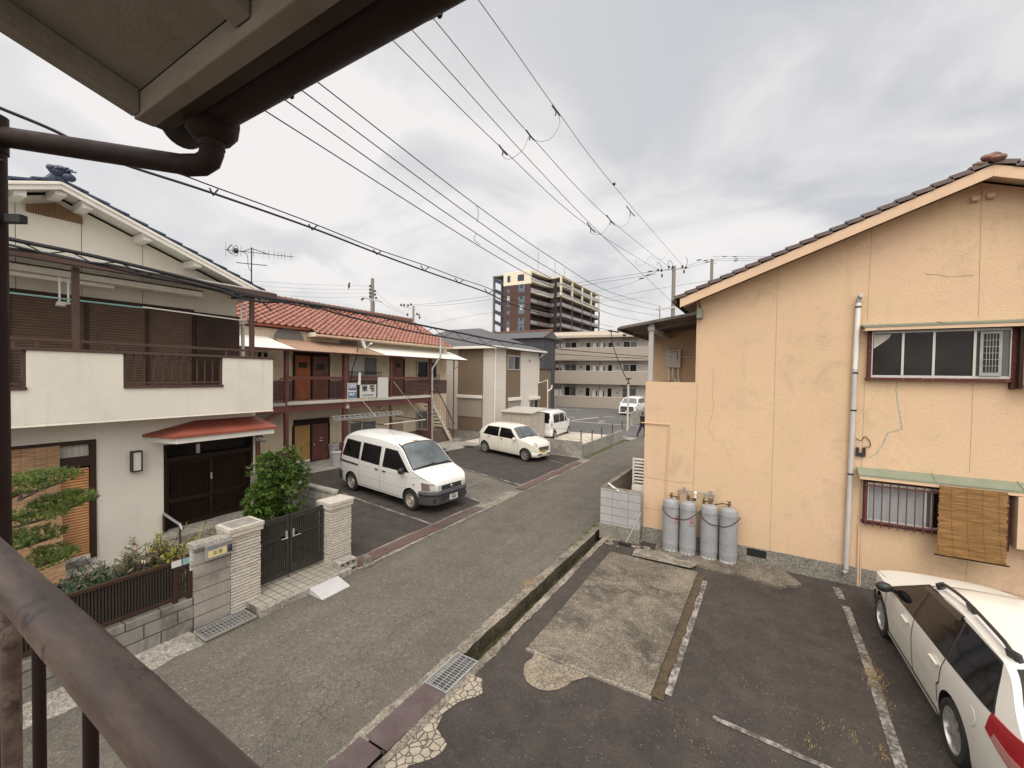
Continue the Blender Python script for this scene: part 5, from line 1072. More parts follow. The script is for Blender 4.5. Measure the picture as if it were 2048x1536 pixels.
b = MB(); b.tube([(tp.x - .03, YF - .1, tp.z - .03), (tp.x - .03, 18, tp.z - .03)], .05, 8); b.build('porch_gutter', M['dbrown'], pr_)
po = AY(1303, 700, YF + .1); b = MB(); b.box(po.x - .055, po.x + .055, YF + .02, YF + .13, zpar, AY(1303, 646, YF + .1).z); q = AY(1303, 656, YF + .1); b.box(po.x - .07, po.x + .08, YF - .02, YF + .019, q.z - .07, q.z + .03); b.box(po.x - .05, po.x + .05, YF + .131, 17, q.z - .10, q.z - .0); b.build('porch_post', M['paintpost'], HY, bevel=.006)
b = MB(); b.box(AY(1305, 700, YF + 2.4).x, xm - .01, YF + 2.4, YF + 2.5, 2.9, zt.z - .1); b.build('porch_wall', M['yellow'], HY)
q = AY(1347, 714, YF + 1.6); t = thing('water_heater', 'beige wall water heater with hanging pipes inside the open porch of the yellow house', 'water heater', (q.x, YF + 2.3, q.z - .3)); s_ = 1.2
c0, c1 = AY(1333, 700, YF + 2.2), AY(1361, 735, YF + 2.2)
b = MB(); b.box(c0.x, c1.x, YF + 2.18, YF + 2.38, c1.z, c0.z); b.build('casing', M['beigeplastic'], t, bevel=.012)
b = MB(); b.box(lerp(c0.x, c1.x, .2), lerp(c0.x, c1.x, .8), YF + 2.176, YF + 2.179, lerp(c1.z, c0.z, .86), lerp(c1.z, c0.z, .90)); b.box(lerp(c0.x, c1.x, .75), lerp(c0.x, c1.x, .8), YF + 2.176, YF + 2.179, lerp(c1.z, c0.z, .45), lerp(c1.z, c0.z, .8)); b.box(lerp(c0.x, c1.x, .3), lerp(c0.x, c1.x, .34), YF + 2.176, YF + 2.179, lerp(c1.z, c0.z, .55), lerp(c1.z, c0.z, .7)); b.build('exhaust_slots', M['black'], t)
b = MB()
for f, e in ((.15, -.02), (.45, .5), (.8, .1)): b.tube(spline([(lerp(c0.x, c1.x, f), YF + 2.3, c1.z), (lerp(c0.x, c1.x, f) + .02, YF + 2.28, c1.z - .3), (lerp(c0.x, c1.x, f) + e * .5, YF + 2.28, c1.z - .6), (lerp(c0.x, c1.x, f) + e * .45, YF + 2.3, 2.9)]), .025, 6)
b.tube([(c1.x, YF + 2.3, lerp(c1.z, c0.z, .6)), (c1.x + .45, YF + 2.32, lerp(c1.z, c0.z, .58))], .018, 6); b.build('pipe', M['whitewood'], t)
# thin yellow gas pipe and stub at the corner
b = MB(); yy = YF - .03; b.tube([AY(1282, 845, yy), AY(1339, 849, yy), AY(1337, 880, yy), AY(1331, 1005, yy)], .014, 6); b.build('gas_pipe', M['yellowtrim'], HY)
# vent pipe up the wall
t = thing('vent_pipe', 'tall white and grey vent pipe with black collars running up the yellow wall', 'pipe', (1.5, YF - .06, .3)); yp_ = YF - .065
A, Bm, Cc = AY(1692, 1137, yp_), AY(1710, 738, yp_), AY(1717, 606, yp_)
b = MB(); b.tube([A, Bm], .042, 12); b.build('lower_pipe', M['pipegrey'], t); b = MB(); b.tube([Bm, Cc], .042, 12); b.build('upper_pipe', M['whiteplastic'], t)
b = MB(); b.tube(spline([Cc, Cc + V((0, 0, .06)), Cc + V((.015, -.02, .11)), Cc + V((.03, -.06, .13))], 4), .04, 10); b.tube(spline([A, A + V((0, -.01, -.05)), A + V((-.05, -.04, -.08))], 4), .04, 10); b.build('end_elbow', M['steelgrey'], t)
b = MB()
for f in (.36, .60, .74, .985): p = A.lerp(Cc, f); b.lathe([(.044, -.016), (.048, -.012), (.048, .012), (.044, .016)], p, 12)
b.build('collar', M['black'], t)
b = MB(); b.tube([AY(1718, 1050, YF - .02), AY(1715, 1172, YF - .02)], .018, 6); b.tube([AY(1722, 1052, YF - .02), AY(1720, 1172, YF - .02)], .012, 6); solo(b, 'wall_conduit', M['yellowtrim'], 'pair of thin peach conduits below the left edge of the barred window', 'conduit')
q = AY(1721, 903, YF); t = thing('hook_bracket', 'black U-shaped cable bracket on the yellow wall beside the vent pipe', 'bracket', (q.x, YF, q.z - .05)); b = MB()
for s_ in (-.05, .05): b.box(q.x + s_ - .02, q.x + s_ + .02, YF - .05, YF, q.z - .09, q.z + .08)
b.box(q.x - .03, q.x + .03, YF - .05, YF, q.z - .09, q.z - .02); b.build('bracket', M['black'], t)
b = MB(); b.tube(spline([AY(1712, 877, YF - .02), AY(1722, 881, YF - .04), AY(1730, 873, YF - .02), AY(1739, 882, YF - .02), AY(1740, 893, YF - .02), AY(1728, 894, YF - .03)]), .007, 5); b.build('cable', M['cable'], t)
# gas cylinders
cyl_label = ['grey gas cylinder at the left end of the row, farthest from the car', 'grey gas cylinder second from the left with red stencilled lettering', 'grey gas cylinder third from the left with a blue smudge near its top', 'grey gas cylinder at the right end of the row, nearest the car']
base = [AG(px, py, .05) for px, py in ((1337, 1104), (1372, 1111), (1415, 1121), (1454, 1129))]
def cylinder_thing(p, label, grp):
    t = thing('gas_cylinder', label, 'gas cylinder', p, 0, grp, local=True); r_ = .178
    b = MB(); b.lathe([(r_ * .96, .055), (r_ * .99, .08), (r_, .10), (r_, .16), (r_ + .003, .175), (r_ + .003, .185), (r_, .20), (r_, .25), (r_, .6), (r_, .94), (r_, .995), (r_ + .003, 1.003), (r_ + .003, 1.012), (r_ - .001, 1.016), (r_ - .004, 1.07), (r_ * .90, 1.12), (r_ * .68, 1.155), (r_ * .35, 1.172), (.03, 1.178)], (0, 0, 0), 36); b.build('shell', M['cyl'], t, angle=28)
    b = MB(); b.lathe([(r_ * .93, 0), (r_ * .95, .004), (r_ * .95, .05), (r_ * .90, .054)], (0, 0, 0), 36)
    for a in (-2.2, -1.7, -1.2, -.6): b.lathe([(.012, 0), (0, 0)], (0, 0, 0), 3) if False else b.ball((r_ * .95 * math.cos(a), r_ * .95 * math.sin(a), .028), (.011, .011, .011), 8, 6, 1)
    b.build('foot_ring', [plain('foot_ring_white', (.50, .49, .48), .6, .1, 6, dirt=(.25, .2, .17), dk=.5), M['black']], t)
    b = MB(); b.lathe([(.03, 1.178), (.03, 1.195), (.018, 1.2), (.018, 1.25)], (0, 0, 0), 12); b.box(-.05, .05, -.016, .016, 1.215, 1.24); vv = b.build('valve', M['brass'], t); b = MB(); b.lathe([(.012, 1.25), (.012, 1.275), (.042, 1.277), (.042, 1.29), (0, 1.292)], (0, 0, 0), 12); b.build('hand_wheel', M['brass'], vv)
    return t
grp = 'gas cylinders by the yellow house'
for i, p in enumerate(base):
    t = cylinder_thing(V((p.x, YF - .025 - .21 - .03, .05)), cyl_label[i], grp); t.rotation_euler = (0, 0, .3 * i)
    if i < 2:
        ro = t.rotation_euler.z
        for k, (s_, dz) in enumerate((('火気', .80), ('厳禁', .74), ('LPガス', .66))):
            me_z = dz; c_ = MB()
            for q, ch in enumerate(s_):
                an = -math.pi / 2 + (.55 if i else .95) + (q - (len(s_) - 1) / 2) * .26 - ro; ml = Matrix.Translation((.180 * math.cos(an), .180 * math.sin(an), me_z)) @ Matrix.Rotation(an + math.pi / 2, 4, 'Z') @ Matrix.Rotation(math.pi / 2, 4, 'X')
                text_mesh(ch, .055, ml, 'stencil', M['inkred'], t, ext=.0015)
    if i >= 2:
        an = -math.pi / 2 + (1.1 if i == 2 else .7) - t.rotation_euler.z; b = MB(); b.grid(lambda u, v: (.180 * math.cos(an + (u - .5) * .22 * (1 - abs(v - .5))), .180 * math.sin(an + (u - .5) * .22 * (1 - abs(v - .5))), .87 + .05 * v), 6, 5); b.build('blue_smudge', M['inkblue'], t)
cx = [p.x for p in base]; cyy = YF - .265
for i, j, lb in ((0, 1, 'rusty chain holding the two left gas cylinders to the wall'), (2, 3, 'rusty chain holding the two right gas cylinders to the wall')):
    P = [(cx[i] - .20, YF, .98)]
    for k in range(13): f = k / 12; x = lerp(cx[i] - .185, cx[j] + .185, f); bul = math.sqrt(max(0, 1 - (((x - (cx[i] if x < (cx[i] + cx[j]) / 2 else cx[j])) / .187) ** 2))) if True else 0; P.append((x, cyy - .187 * max(bul, .55 if 1 < k < 11 else 0), .98 - .17 * math.sin(math.pi * f)))
    P.append((cx[j] + .21, YF, .96)); b = MB(); b.tube(spline(P, 4), .008, 6); solo(b, 'chain', M['dbrown'], lb, 'chain', 'chains round the gas cylinders')
ms = [AY(1356, 979, YF - .08), AY(1429, 990, YF - .08)]
t = thing('gas_manifold', 'horizontal gas pipe manifold with white regulator above the cylinders', 'manifold', ((ms[0].x + ms[1].x) / 2, YF - .08, ms[1].z))
b = MB(); b.tube([ms[0], ms[1]], .014, 8)
for f in (.18, .9): p = ms[0].lerp(ms[1], f); b.box(p.x - .015, p.x + .015, p.y - .03, YF, p.z - .04, p.z + .07)
for f in (.02, .27, .73, .97): p = ms[0].lerp(ms[1], f); b.tube([p, p + V((0, 0, -.09))], .017, 6)
b.build('pipe', M['steelgrey'], t); p = ms[0].lerp(ms[1], .49); b = MB(); b.ball(p + V((0, -.02, -.02)), (.036, .036, .042)); b.tube([p + V((0, -.02, -.05)), p + V((0, -.02, -.13))], .024, 8); b.build('regulator', M['whiteplastic'], t); b = MB(); b.tube([p + V((0, -.02, -.13)), p + V((0, -.02, -.19))], .016, 8); b.build('gauge', M['black'], t)
b = MB()
for f, i in ((.02, 0), (.27, 1), (.73, 2), (.97, 3)):
    p = ms[0].lerp(ms[1], f) + V((0, 0, -.09)); e = V((cx[i] + (.05 if i < 2 else -.05), cyy, 1.275)); sg = 1 if i < 2 else -1
    b.tube(spline([p, p + V((.02 * sg, -.04, -.12)), V((lerp(p.x, e.x, .4), cyy + .06, e.z - .04 - .05 * (i in (0, 1)))), e + V((.08 * sg, .02, -.005)), e], 6), .011, 6)
b.build('hose', M['black'], t)
# light block enclosure left of the house
XC0, YC = -3.42, 10.12; zc1 = AY(1203, 975, YC).z
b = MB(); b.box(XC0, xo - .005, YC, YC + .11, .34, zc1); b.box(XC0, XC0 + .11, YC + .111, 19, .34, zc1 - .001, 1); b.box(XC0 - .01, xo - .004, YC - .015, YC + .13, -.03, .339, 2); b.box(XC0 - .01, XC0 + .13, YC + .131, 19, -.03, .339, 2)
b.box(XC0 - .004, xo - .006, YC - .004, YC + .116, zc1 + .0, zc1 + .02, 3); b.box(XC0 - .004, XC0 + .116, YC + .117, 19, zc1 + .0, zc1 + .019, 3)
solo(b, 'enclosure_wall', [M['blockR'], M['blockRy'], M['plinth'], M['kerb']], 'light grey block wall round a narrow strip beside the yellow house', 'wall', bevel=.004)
b = MB(); b.box(XC0 + .13, xo, YC + .12, 19, -.02, .02); struct(b, 'yard_strip', M['conc'])
t = thing('louvred_panel', 'white slatted panel leaning behind the light block wall', 'panel', (xo - .35, YC + 1.6, .02)); yy = YC + 1.6
b = MB(); b.box(xo - .62, xo - .57, yy, yy + .05, .5, 1.75); b.box(xo - .05, xo - .01, yy, yy + .05, .5, 1.75)
for k in range(14): z = lerp(.54, 1.70, k / 13); b.prism([(xo - .57, yy, z), (xo - .57, yy + .04, z + .03), (xo - .57, yy + .04, z + .045), (xo - .57, yy, z + .015)], (.52, 0, 0))
b.box(xo - .62, xo - .01, yy + .06, yy + .35, .02, .5); b.build('slats', M['whiteplastic'], t)
b = MB(); b.box(xo - .95, xo - .55, YC + .7, YC + 1.1, .02, .78); b.box(xo - .97, xo - .53, YC + .68, YC + 1.12, .78, .80, 1); solo(b, 'storage_box', [M['cardbrown'], M['alu']], 'dark brown box inside the light block enclosure', 'box', bevel=.008)
b = MB(); b.box(xo - .30, xo - .02, YC + .35, YC + .40, .02, 1.30); b.box(xo - .30, xo - .27, YC + .33, YC + .349, .02, 1.30); solo(b, 'leaning_board', M['beigeplastic'], 'cream board standing against the yellow house corner inside the enclosure', 'board', bevel=.004)
for k, lb in enumerate(('longer white batten leaning on the far top of the enclosure', 'shorter white batten beside another on the far enclosure top')): b = MB(); b.bar((XC0 + .5 + .2 * k, YC + 2.6, zc1 + .15), (xo - .02, YC + 2.9 - .1 * k, zc1 - .15 - .1 * k), .04, .03); solo(b, 'batten', M['whiteplastic'], lb, 'batten')
b = MB(); b.tube([AY(1217, 967, YC + .25), AY(1237, 982, YC - .02)], .024, 8); solo(b, 'white_tube', M['whiteplastic'], 'short white tube lying over the corner of the light block wall', 'tube')
t = thing('deck_brush', 'long-handled deck brush leaning against the light block wall', 'brush', AG(1255, 1089)); q0, q1 = AG(1253, 1088) + V((0, -.1, .03)), AY(1282, 1025, YC - .03)
b = MB(); b.tube([q0, q1], .014, 8); b.build('handle', M['alu'], t); b = MB(); b.box(q0.x - .16, q0.x + .14, q0.y - .05, q0.y + .05, .006, .07); b.build('head', M['black'], t, bevel=.01)
rr = random.Random(21)
for k in range(16): pass
b = MB()
for k in range(34):
    x, y = rr.uniform(-3.25, -2.2), YC - .05 - rr.random() ** 2 * .35; s_ = rr.uniform(.015, .06); b.ball((x, y, s_ * .2), (s_ * 1.4, s_, s_ * .4), 6, 4)
b.build('rubble', M['kerb'], None, stuff=True)['label'] = 'scattered mortar crumbs along the foot of the light block wall'
# ---------------------------------------------------------------- vehicles
class Car:
    def __init__(s, name, label, cat, loc, rot, paint, zc, ym, prof, drop, sill=.24, wheels=(1.4, -1.4), wr=.29, track=.74, group=None, pitch=0, crown=3.2, bead=0):
        s.t = thing(name, label, cat, loc, rot, group, local=True); s.t.rotation_euler = (0, pitch, rot)
        s.zc, s.ym, s.prof, s.drop, s.sill, s.paint, s.crown = zc, ym, prof, drop, sill, paint, crown
        s.x0, s.x1 = zc[0][0], zc[-1][0]
        mb = MB(); ns, nt, nx = 13, 18, 96
        xs = [lerp(s.x0, s.x1, .5 - .5 * math.cos(math.pi * i / nx)) for i in range(nx + 1)]
        vs = []; fs = []
        for x in xs:
            ze = s.ze(x); ring = []
            for i in range(ns + 1): z = lerp(sill, ze, i / ns); ring.append((x, s.W(x, z), z))
            ye = s.W(x, ze)
            for i in range(1, nt): f = 1 - 2 * i / nt; ff = math.copysign(abs(f) ** .8, f); ring.append((x, ye * ff, s.top(x, ye * ff)))
            for i in range(ns, -1, -1): z = lerp(sill, ze, i / ns); ring.append((x, -s.W(x, z), z))
            vs += ring
        n = len(ring)
        for i in range(nx):
            for j in range(n): a = i * n + j; c = i * n + (j + 1) % n; fs.append((a, c, c + n, a + n))
        fs += [tuple(range(n))[::-1], tuple(range(nx * n, nx * n + n))]
        mb.add(vs, fs, 0, True)
        body = mb.build('body', [paint, M['well']], s.t)
        cut = MB()
        for wx in wheels:
            for sg in (1, -1): cut.lathe([(wr * 1.16, -.15), (wr * 1.16, .35)], (wx, sg * (track - .02) - (.1 if sg > 0 else .1), wr * 1.02), 32, 'y')
        co = cut.build('cutter', M['well'])
        co.parent = s.t; co.location = V(co.location)
        bo = body.modifiers.new('arch', 'BOOLEAN'); bo.operation = 'DIFFERENCE'; bo.object = co; bo.solver = 'EXACT'; bo.material_mode = 'TRANSFER'
        bpy.context.view_layer.update(); dg = bpy.context.evaluated_depsgraph_get(); me = bpy.data.meshes.new_from_object(body.evaluated_get(dg)); body.modifiers.clear()
        body.data = me; me.name = 'body'; bpy.data.objects.remove(co); me.polygons.foreach_set('use_smooth', [True] * len(me.polygons)); me.set_sharp_from_angle(angle=R(32)); s.body = body
    def ze(s, x): return curve(s.zc, x) - curve(s.drop, x)
    def W(s, x, z): return curve(s.ym, x) * curve(s.prof, z)
    def top(s, x, y):
        ze = s.ze(x); ye = s.W(x, ze); zc = curve(s.zc, x); return zc - (zc - ze) * min(1, abs(y) / max(ye, .01)) ** s.crown
    def sp(s, x, z, sg, e):            # point on the side, pushed out by e
        d = .01; dz = (s.W(x, z + d) - s.W(x, z - d)) / (2 * d); dx = (s.W(x + d, z) - s.W(x - d, z)) / (2 * d); n = V((-dx, 1, -dz)).normalized()
        p = V((x, s.W(x, z), z)) + n * e; return (p.x, sg * p.y, p.z)
    def tp(s, x, f, e):
        d = .01; ye = lambda q: s.W(q, s.ze(q)); P = lambda q, g: V((q, ye(q) * g, s.top(q, ye(q) * g)))
        n = (P(x + d, f) - P(x - d, f)).cross(P(x, min(f + d, .999)) - P(x, max(f - d, -.999))); n = n.normalized() if n.length else V((0, 0, 1)); n = n if n.z > 0 else -n
        return P(x, f) + n * e
    def side(s, name, bl, br, tr, tl, mat, e=.006, nu=14, nv=6, sides=(1, -1), parent=None, bow=0):
        out = []
        for sg in sides:
            b = MB()
            def f(u, v, ee=e):
                x = lerp(lerp(bl[0], br[0], u), lerp(tl[0], tr[0], u), v); z = lerp(lerp(bl[1], br[1], u), lerp(tl[1], tr[1], u) + bow * 4 * u * (1 - u), v); return s.sp(x, z, sg, ee)
            b.grid((lambda u, v: f(1 - u, v)) if sg > 0 else f, nu, nv)
            rim = [f(u / nu, 0) for u in range(nu + 1)] + [f(1, v / nv) for v in range(1, nv + 1)] + [f(1 - u / nu, 1) for u in range(1, nu + 1)] + [f(0, 1 - v / nv) for v in range(1, nv)]
            inn = [f(u / nu, 0, -.004) for u in range(nu + 1)] + [f(1, v / nv, -.004) for v in range(1, nv + 1)] + [f(1 - u / nu, 1, -.004) for u in range(1, nu + 1)] + [f(0, 1 - v / nv, -.004) for v in range(1, nv)]
            k = len(rim); q = [(i, (i + 1) % k, (i + 1) % k + k, i + k) for i in range(k)]; b.add(rim + inn, q if sg > 0 else [t_[::-1] for t_ in q], 0, False)
            out.append(b.build(name, mat, parent or s.t))
        return out
    def deck(s, name, xa, xb, fa, fb, mat, e=.006, f0=None, f1=None, parent=None):
        b = MB(); g = lambda v, lo: (lerp(-fa, -fb, v) if f0 is None else lerp(f0[0], f0[1], v)) if lo else (lerp(fa, fb, v) if f1 is None else lerp(f1[0], f1[1], v))
        b.grid(lambda u, v: s.tp(lerp(xa, xb, v), lerp(g(v, 1), g(v, 0), u), e), 20, 12); return b.build(name, mat, parent or s.t)
    def seam(s, name, pts, w=.010, e=.003, mat='black', sides=(1, -1)):
        for sg in sides:
            b = MB()
            for (xa, za), (xb, zb) in zip(pts, pts[1:]):
                L = math.hypot(xb - xa, zb - za); px, pz = -(zb - za) / L * w / 2, (xb - xa) / L * w / 2; n = max(1, int(L / .08))
                b.grid(lambda u, v: s.sp(lerp(xa, xb, u) + px * (2 * v - 1), lerp(za, zb, u) + pz * (2 * v - 1), sg, e), n, 1)
            b.build(name, M[mat], s.t)
    def bumper(s, xe, z0, z1, out, mat, name='bumper', front=True, prof=None):
        xs = s.x1 if front else s.x0; b = MB(); n = 40; prof = prof or ((0, z0), (out, z0 + .03), (out * 1.1, (z0 + z1) / 2), (out, z1 - .02), (out * .4, z1), (-.02, z1))
        wx = s.ym; pth = []
        for i in range(12): x = lerp(xe, xs, (i / 11) ** .7); pth.append((x, curve(wx, x)))
        ye = pth[-1][1]
        full = [(x, y) for x, y in pth] + [(xs + .012 * (1 if front else -1) * math.cos(f * math.pi / 2), f * ye) for f in (.9, .75, .5, .25, 0, -.25, -.5, -.75, -.9)] + [(x, -y) for x, y in pth[::-1]]
        m_ = len(full) - 1; k = len(prof) - 1
        def fn(u, v):
            i = min(int(round(u * m_)), m_); a = V((*full[max(i - 1, 0)], 0)); c = V((*full[min(i + 1, m_)], 0)); d = (c - a).normalized(); nn = V((d.y, -d.x, 0)); nn = nn if (nn.x * (1 if front else -1) > 0 or abs(nn.x) < .05 and nn.y * full[i][1] > 0) else -nn
            j = int(round(v * k)); p = V((*full[i], 0)) + nn * prof[j][0]; return (p.x, p.y, prof[j][1])
        b.grid(fn, m_, k); return b.build(name, mat, s.t)
    def wheels_(s, xs, r, y, w, rim_mat, style='alloy', n=6, rr=.66):
        for x in xs:
            for sg in (1, -1):
                b = MB(); hw = w / 2; q = [(r * rr, -hw * .9), (r * .80, -hw), (r * .95, -hw * .9), (r, -hw * .55), (r, hw * .55), (r * .95, hw * .9), (r * .80, hw), (r * rr, hw * .9)]
                b.lathe(q, (x, sg * y, r), 36, 'y', cap=False); wh = b.build('wheel', M['tyre'], s.t); f = MB(); o = hw * .86; R0 = r * rr
                sgn = lambda d: d * sg
                f.lathe([(R0 * 1.01, sgn(o)), (R0 * .93, sgn(o * .97)), (R0 * .88, sgn(o * .55)), (R0 * .86, sgn(0))], (x, sg * y, r), 36, 'y', cap=False)
                f.lathe([(R0 * .9, sgn(.0)), (0, sgn(.005))], (x, sg * y, r), 24, 'y', m=1, cap=False)
                if style == 'alloy':
                    f.lathe([(R0 * .24, sgn(o * .2)), (R0 * .22, sgn(o * .8)), (R0 * .10, sgn(o * .86)), (0, sgn(o * .86))], (x, sg * y, r), 18, 'y', cap=False)
                    for k in range(n):
                        a = 2 * math.pi * k / n + .3; d = V((math.cos(a), 0, math.sin(a))); tt = V((-math.sin(a), 0, math.cos(a))); c = V((x, sg * y, r)); Y = V((0, 1, 0))
                        p0 = c + d * R0 * .16; p1 = c + d * R0 * .92; wa, wb = R0 * .09, R0 * (.85 / n)
                        P = [p0 - tt * wa, p1 - tt * wb, p1 + tt * wb, p0 + tt * wa]; f.prism([p + Y * sgn(o * .80) for p in P], Y * sgn(-.03))
                else:
                    f.lathe([(R0 * .88, sgn(o * .3)), (R0 * .80, sgn(o * .45)), (R0 * .55, sgn(o * .30)), (R0 * .45, sgn(o * .75)), (R0 * .40, sgn(o * .85)), (R0 * .32, sgn(o * .6)), (R0 * .25, sgn(o * .55)), (0, sgn(o * .8))], (x, sg * y, r), 30, 'y', cap=False)
                f.build('rim', [rim_mat, M['black']], wh)
    def mirror(s, x, z, mat, r=(.07, .10, .075), gl=True):
        for sg in (1, -1):
            y = s.W(x, z); b = MB(); b.ball((x, sg * (y + .13), z + .02), r, 14, 8); b.bar((x + .02, sg * (y - .02), z - .02), (x, sg * (y + .08), z), .06, .04); mi = b.build('mirror', mat, s.t)
            if gl: b = MB(); b.lathe([(r[1] * .75, 0), (0, -.003)], (x - r[0] * .86, sg * (y + .13), z + .02), 14, 'x', cap=False); b.build('mirror_glass', M['screen'], mi)
    def handle(s, x, z, mat, sides=(1, -1), L=.14):
        for sg in sides: b = MB(); p = s.sp(x, z, sg, .02); q = s.sp(x, z, sg, .0); b.bar((x - L / 2, p[1], z), (x + L / 2, p[1], z), .035, .025); b.bar((x - L / 2 + .01, q[1], z), (x - L / 2 + .01, p[1], z), .02, .02); b.bar((x + L / 2 - .01, q[1], z), (x + L / 2 - .01, p[1], z), .02, .02); b.build('door_handle', mat, s.t, bevel=.006)
    def plate(s, x, z, mat, txt, y=0, w=.33, h=.165, ink='ink', front=True, small=None):
        sg = 1 if front else -1; b = MB(); b.box(x, x + .006 * sg, y - w / 2, y + w / 2, z - h / 2, z + h / 2); p = b.build('number_plate', mat, s.t, bevel=.002)
        ml = face_x(x + .008, y, z - .02) if front else Matrix(((0, 0, -1, x - .008), (-1, 0, 0, y), (0, 1, 0, z - .02), (0, 0, 0, 1)))
        if txt: text_mesh(txt, .095, ml, 'digits', M[ink], p, bold=.003, sx=.8)
        if small: text_mesh(small, .042, face_x(x + .008, y, z + .055), 'district', M[ink], p)
flat = lambda v: [(-9, v), (9, v)]
# --- white one-box van
vz = [(-2.28, .95), (-2.25, 1.18), (-2.14, 1.6), (-2.02, 1.84), (-1.86, 1.93), (-1.2, 1.985), (-.2, 1.98), (.45, 1.92), (.74, 1.85), (.9, 1.74), (1.45, 1.25), (1.56, 1.185), (1.95, 1.06), (2.14, .965), (2.22, .90), (2.26, .82)]
van = Car('parked_van', 'white one-box van with dark grey bumper parked nose out to the street', 'van', (-10.03, 9.86, zl(-10.03) + .004), R(-5.5), M['vanwhite'], vz,
    [(-2.28, .70), (-2.22, .78), (-2.0, .835), (-1.5, .845), (1.4, .845), (1.75, .825), (2.0, .77), (2.12, .71), (2.2, .63), (2.26, .56)],
    [(.2, .94), (.34, .975), (.55, .995), (.85, 1.0), (1.1, .985), (1.4, .925), (1.7, .855), (1.9, .79), (2.1, .73)],
    [(-2.28, .05), (-2.0, .12), (-1.6, .13), (.4, .13), (.8, .09), (1.0, .06), (1.5, .05), (2.0, .05), (2.26, .04)], .27, (1.43, -1.5), .305, .76, pitch=.02)
van.side('side_window', (-2.03, 1.17), (-1.12, 1.14), (-1.14, 1.63), (-1.88, 1.66), M['carglass'], .006); van.side('side_window', (-.96, 1.13), (-.06, 1.11), (-.08, 1.62), (-.94, 1.64), M['carglass'], .006); van.side('side_window', (.16, 1.10), (1.30, 1.10), (.70, 1.60), (.18, 1.615), M['carglass'], .006)
van.side('window_seal', (-1.0, 1.10), (-.02, 1.08), (-.04, 1.65), (-.98, 1.67), M['black'], .003); van.side('window_seal', (.12, 1.07), (1.37, 1.08), (.73, 1.63), (.14, 1.645), M['black'], .003); van.side('window_seal', (-2.06, 1.14), (-1.09, 1.11), (-1.11, 1.66), (-1.90, 1.69), M['black'], .003)
van.deck('windscreen', .80, 1.47, .88, .93, M['screen'], .006); van.deck('windscreen_seal', .76, 1.52, .94, .97, M['black'], .003)
for sd in ([(-1.06, .33), (-1.06, 1.70)], [(.02, .32), (.05, 1.70)], [(1.20, .62), (1.25, .9), (1.36, 1.06)], [(.02, .32), (.95, .32)], [(-1.06, .33), (.02, .32)], [(-1.06, .62), (1.22, .60)], [(-1.06, .96), (1.30, .93)], [(1.43, .95), (1.7, .99), (1.98, 1.0)]): van.seam('door_seam', sd, .008 if sd[0][1] < .9 and sd[0][1] != .62 else .006, mat='black' if sd[0][1] not in (.62, .96) else 'steelgrey')
van.seam('hood_seam', [(1.50, 1.13), (1.8, 1.045), (2.08, .93)], .008); van.side('slide_rail', (-2.16, .93), (-1.12, .90), (-1.12, .955), (-2.16, .985), M['black'], .008); van.handle(-.14, .96, M['black']); van.handle(.22, .95, M['black'])
van.mirror(1.16, 1.10, M['dkplastic'], (.07, .10, .10))
van.bumper(1.80, .30, .62, .03, M['plastic'], 'front_bumper', prof=((-.02, .26), (.02, .27), (.035, .33), (.03, .45), (.035, .52), (.07, .56), (.07, .60), (.01, .645), (-.05, .65))); van.bumper(-1.98, .32, .62, .03, M['plastic'], 'rear_bumper', front=False)
for sg in (1, -1):
    van.side('headlamp', (1.88, .665), (2.25, .665), (2.20, .86), (1.86, .89), M['amber'], .008, sides=(sg,))
    van.side('headlamp_lens', (2.12, .68), (2.255, .68), (2.225, .83), (2.11, .84), M['lens'], .014, sides=(sg,))
for sg in (1, -1): b = MB(); b.prism([(2.262, sg * .41, .675), (2.262, sg * .56, .675), (2.262, sg * .56, .81), (2.262, sg * .43, .815)], (.012, 0, 0)); b.build('headlamp_lens', M['lens'], van.t, bevel=.004)
b = MB(); b.box(2.262, 2.275, -.40, .40, .66, .80); gr = b.build('grille', M['dkplastic'], van.t, bevel=.006)
for z in (.695, .745): b = MB(); b.box(2.274, 2.29, -.38, .38, z, z + .018); b.build('grille_bar', M['plastic'], gr, bevel=.004)
b = MB(); b.tube([(2.29, .035 * math.cos(a) * 1.2, .73 + .035 * math.sin(a)) for a in [k * math.pi / 7 for k in range(14)]], .008, 6, closed=True); b.box(2.283, 2.293, -.006, .006, .70, .76); b.build('badge', M['chrome'], gr)
b = MB()
for z in (.34, .39, .44): b.box(2.292, 2.302, -.42, .42, z, z + .03)
for sg in (1, -1): b.box(2.18, 2.262, sg * .55 - .10, sg * .55 + .10, .33, .46)
b.build('air_intake', M['black'], van.t)
van.plate(2.305, .41, M['signwhite'], '·92-07', y=.06, small='和泉 400')
van.wheels_((1.43, -1.5), .305, .755, .17, M['steelrim'], 'steel', rr=.64)
b = MB()
for y0, y1 in ((-.55, .05), (0.1, .62)): b.tube([van.tp(1.51, y0 * 1.0 if y0 < 0 else .08, .02), van.tp(1.46, y1 / .8, .02)], .012, 6)
b.box(1.52, 1.545, -.7, .7, 1.2, 1.206); b.build('wiper', M['black'], van.t)
b = MB(); p = van.tp(.66, -.90, .01); b.bar(p, van.tp(.86, -.93, .015), .03, .02); b.tube([p, p + V((-.9, .1, .62))], .004, 5); b.build('aerial', M['black'], van.t)
b = MB(); b.ball(van.tp(.70, -.1, .004), (.05, .10, .006)); b.ball(van.tp(.72, .03, .004), (.03, .05, .006)); b.build('orange_mark', M['orange'], van.t)
b = MB(); b.ball(van.sp(1.58, .78, -1, .006), (.02, .012, .02)); b.ball(van.sp(1.58, .78, 1, .006), (.02, .012, .02)); b.build('side_indicator', M['dkplastic'], van.t)
b = MB()
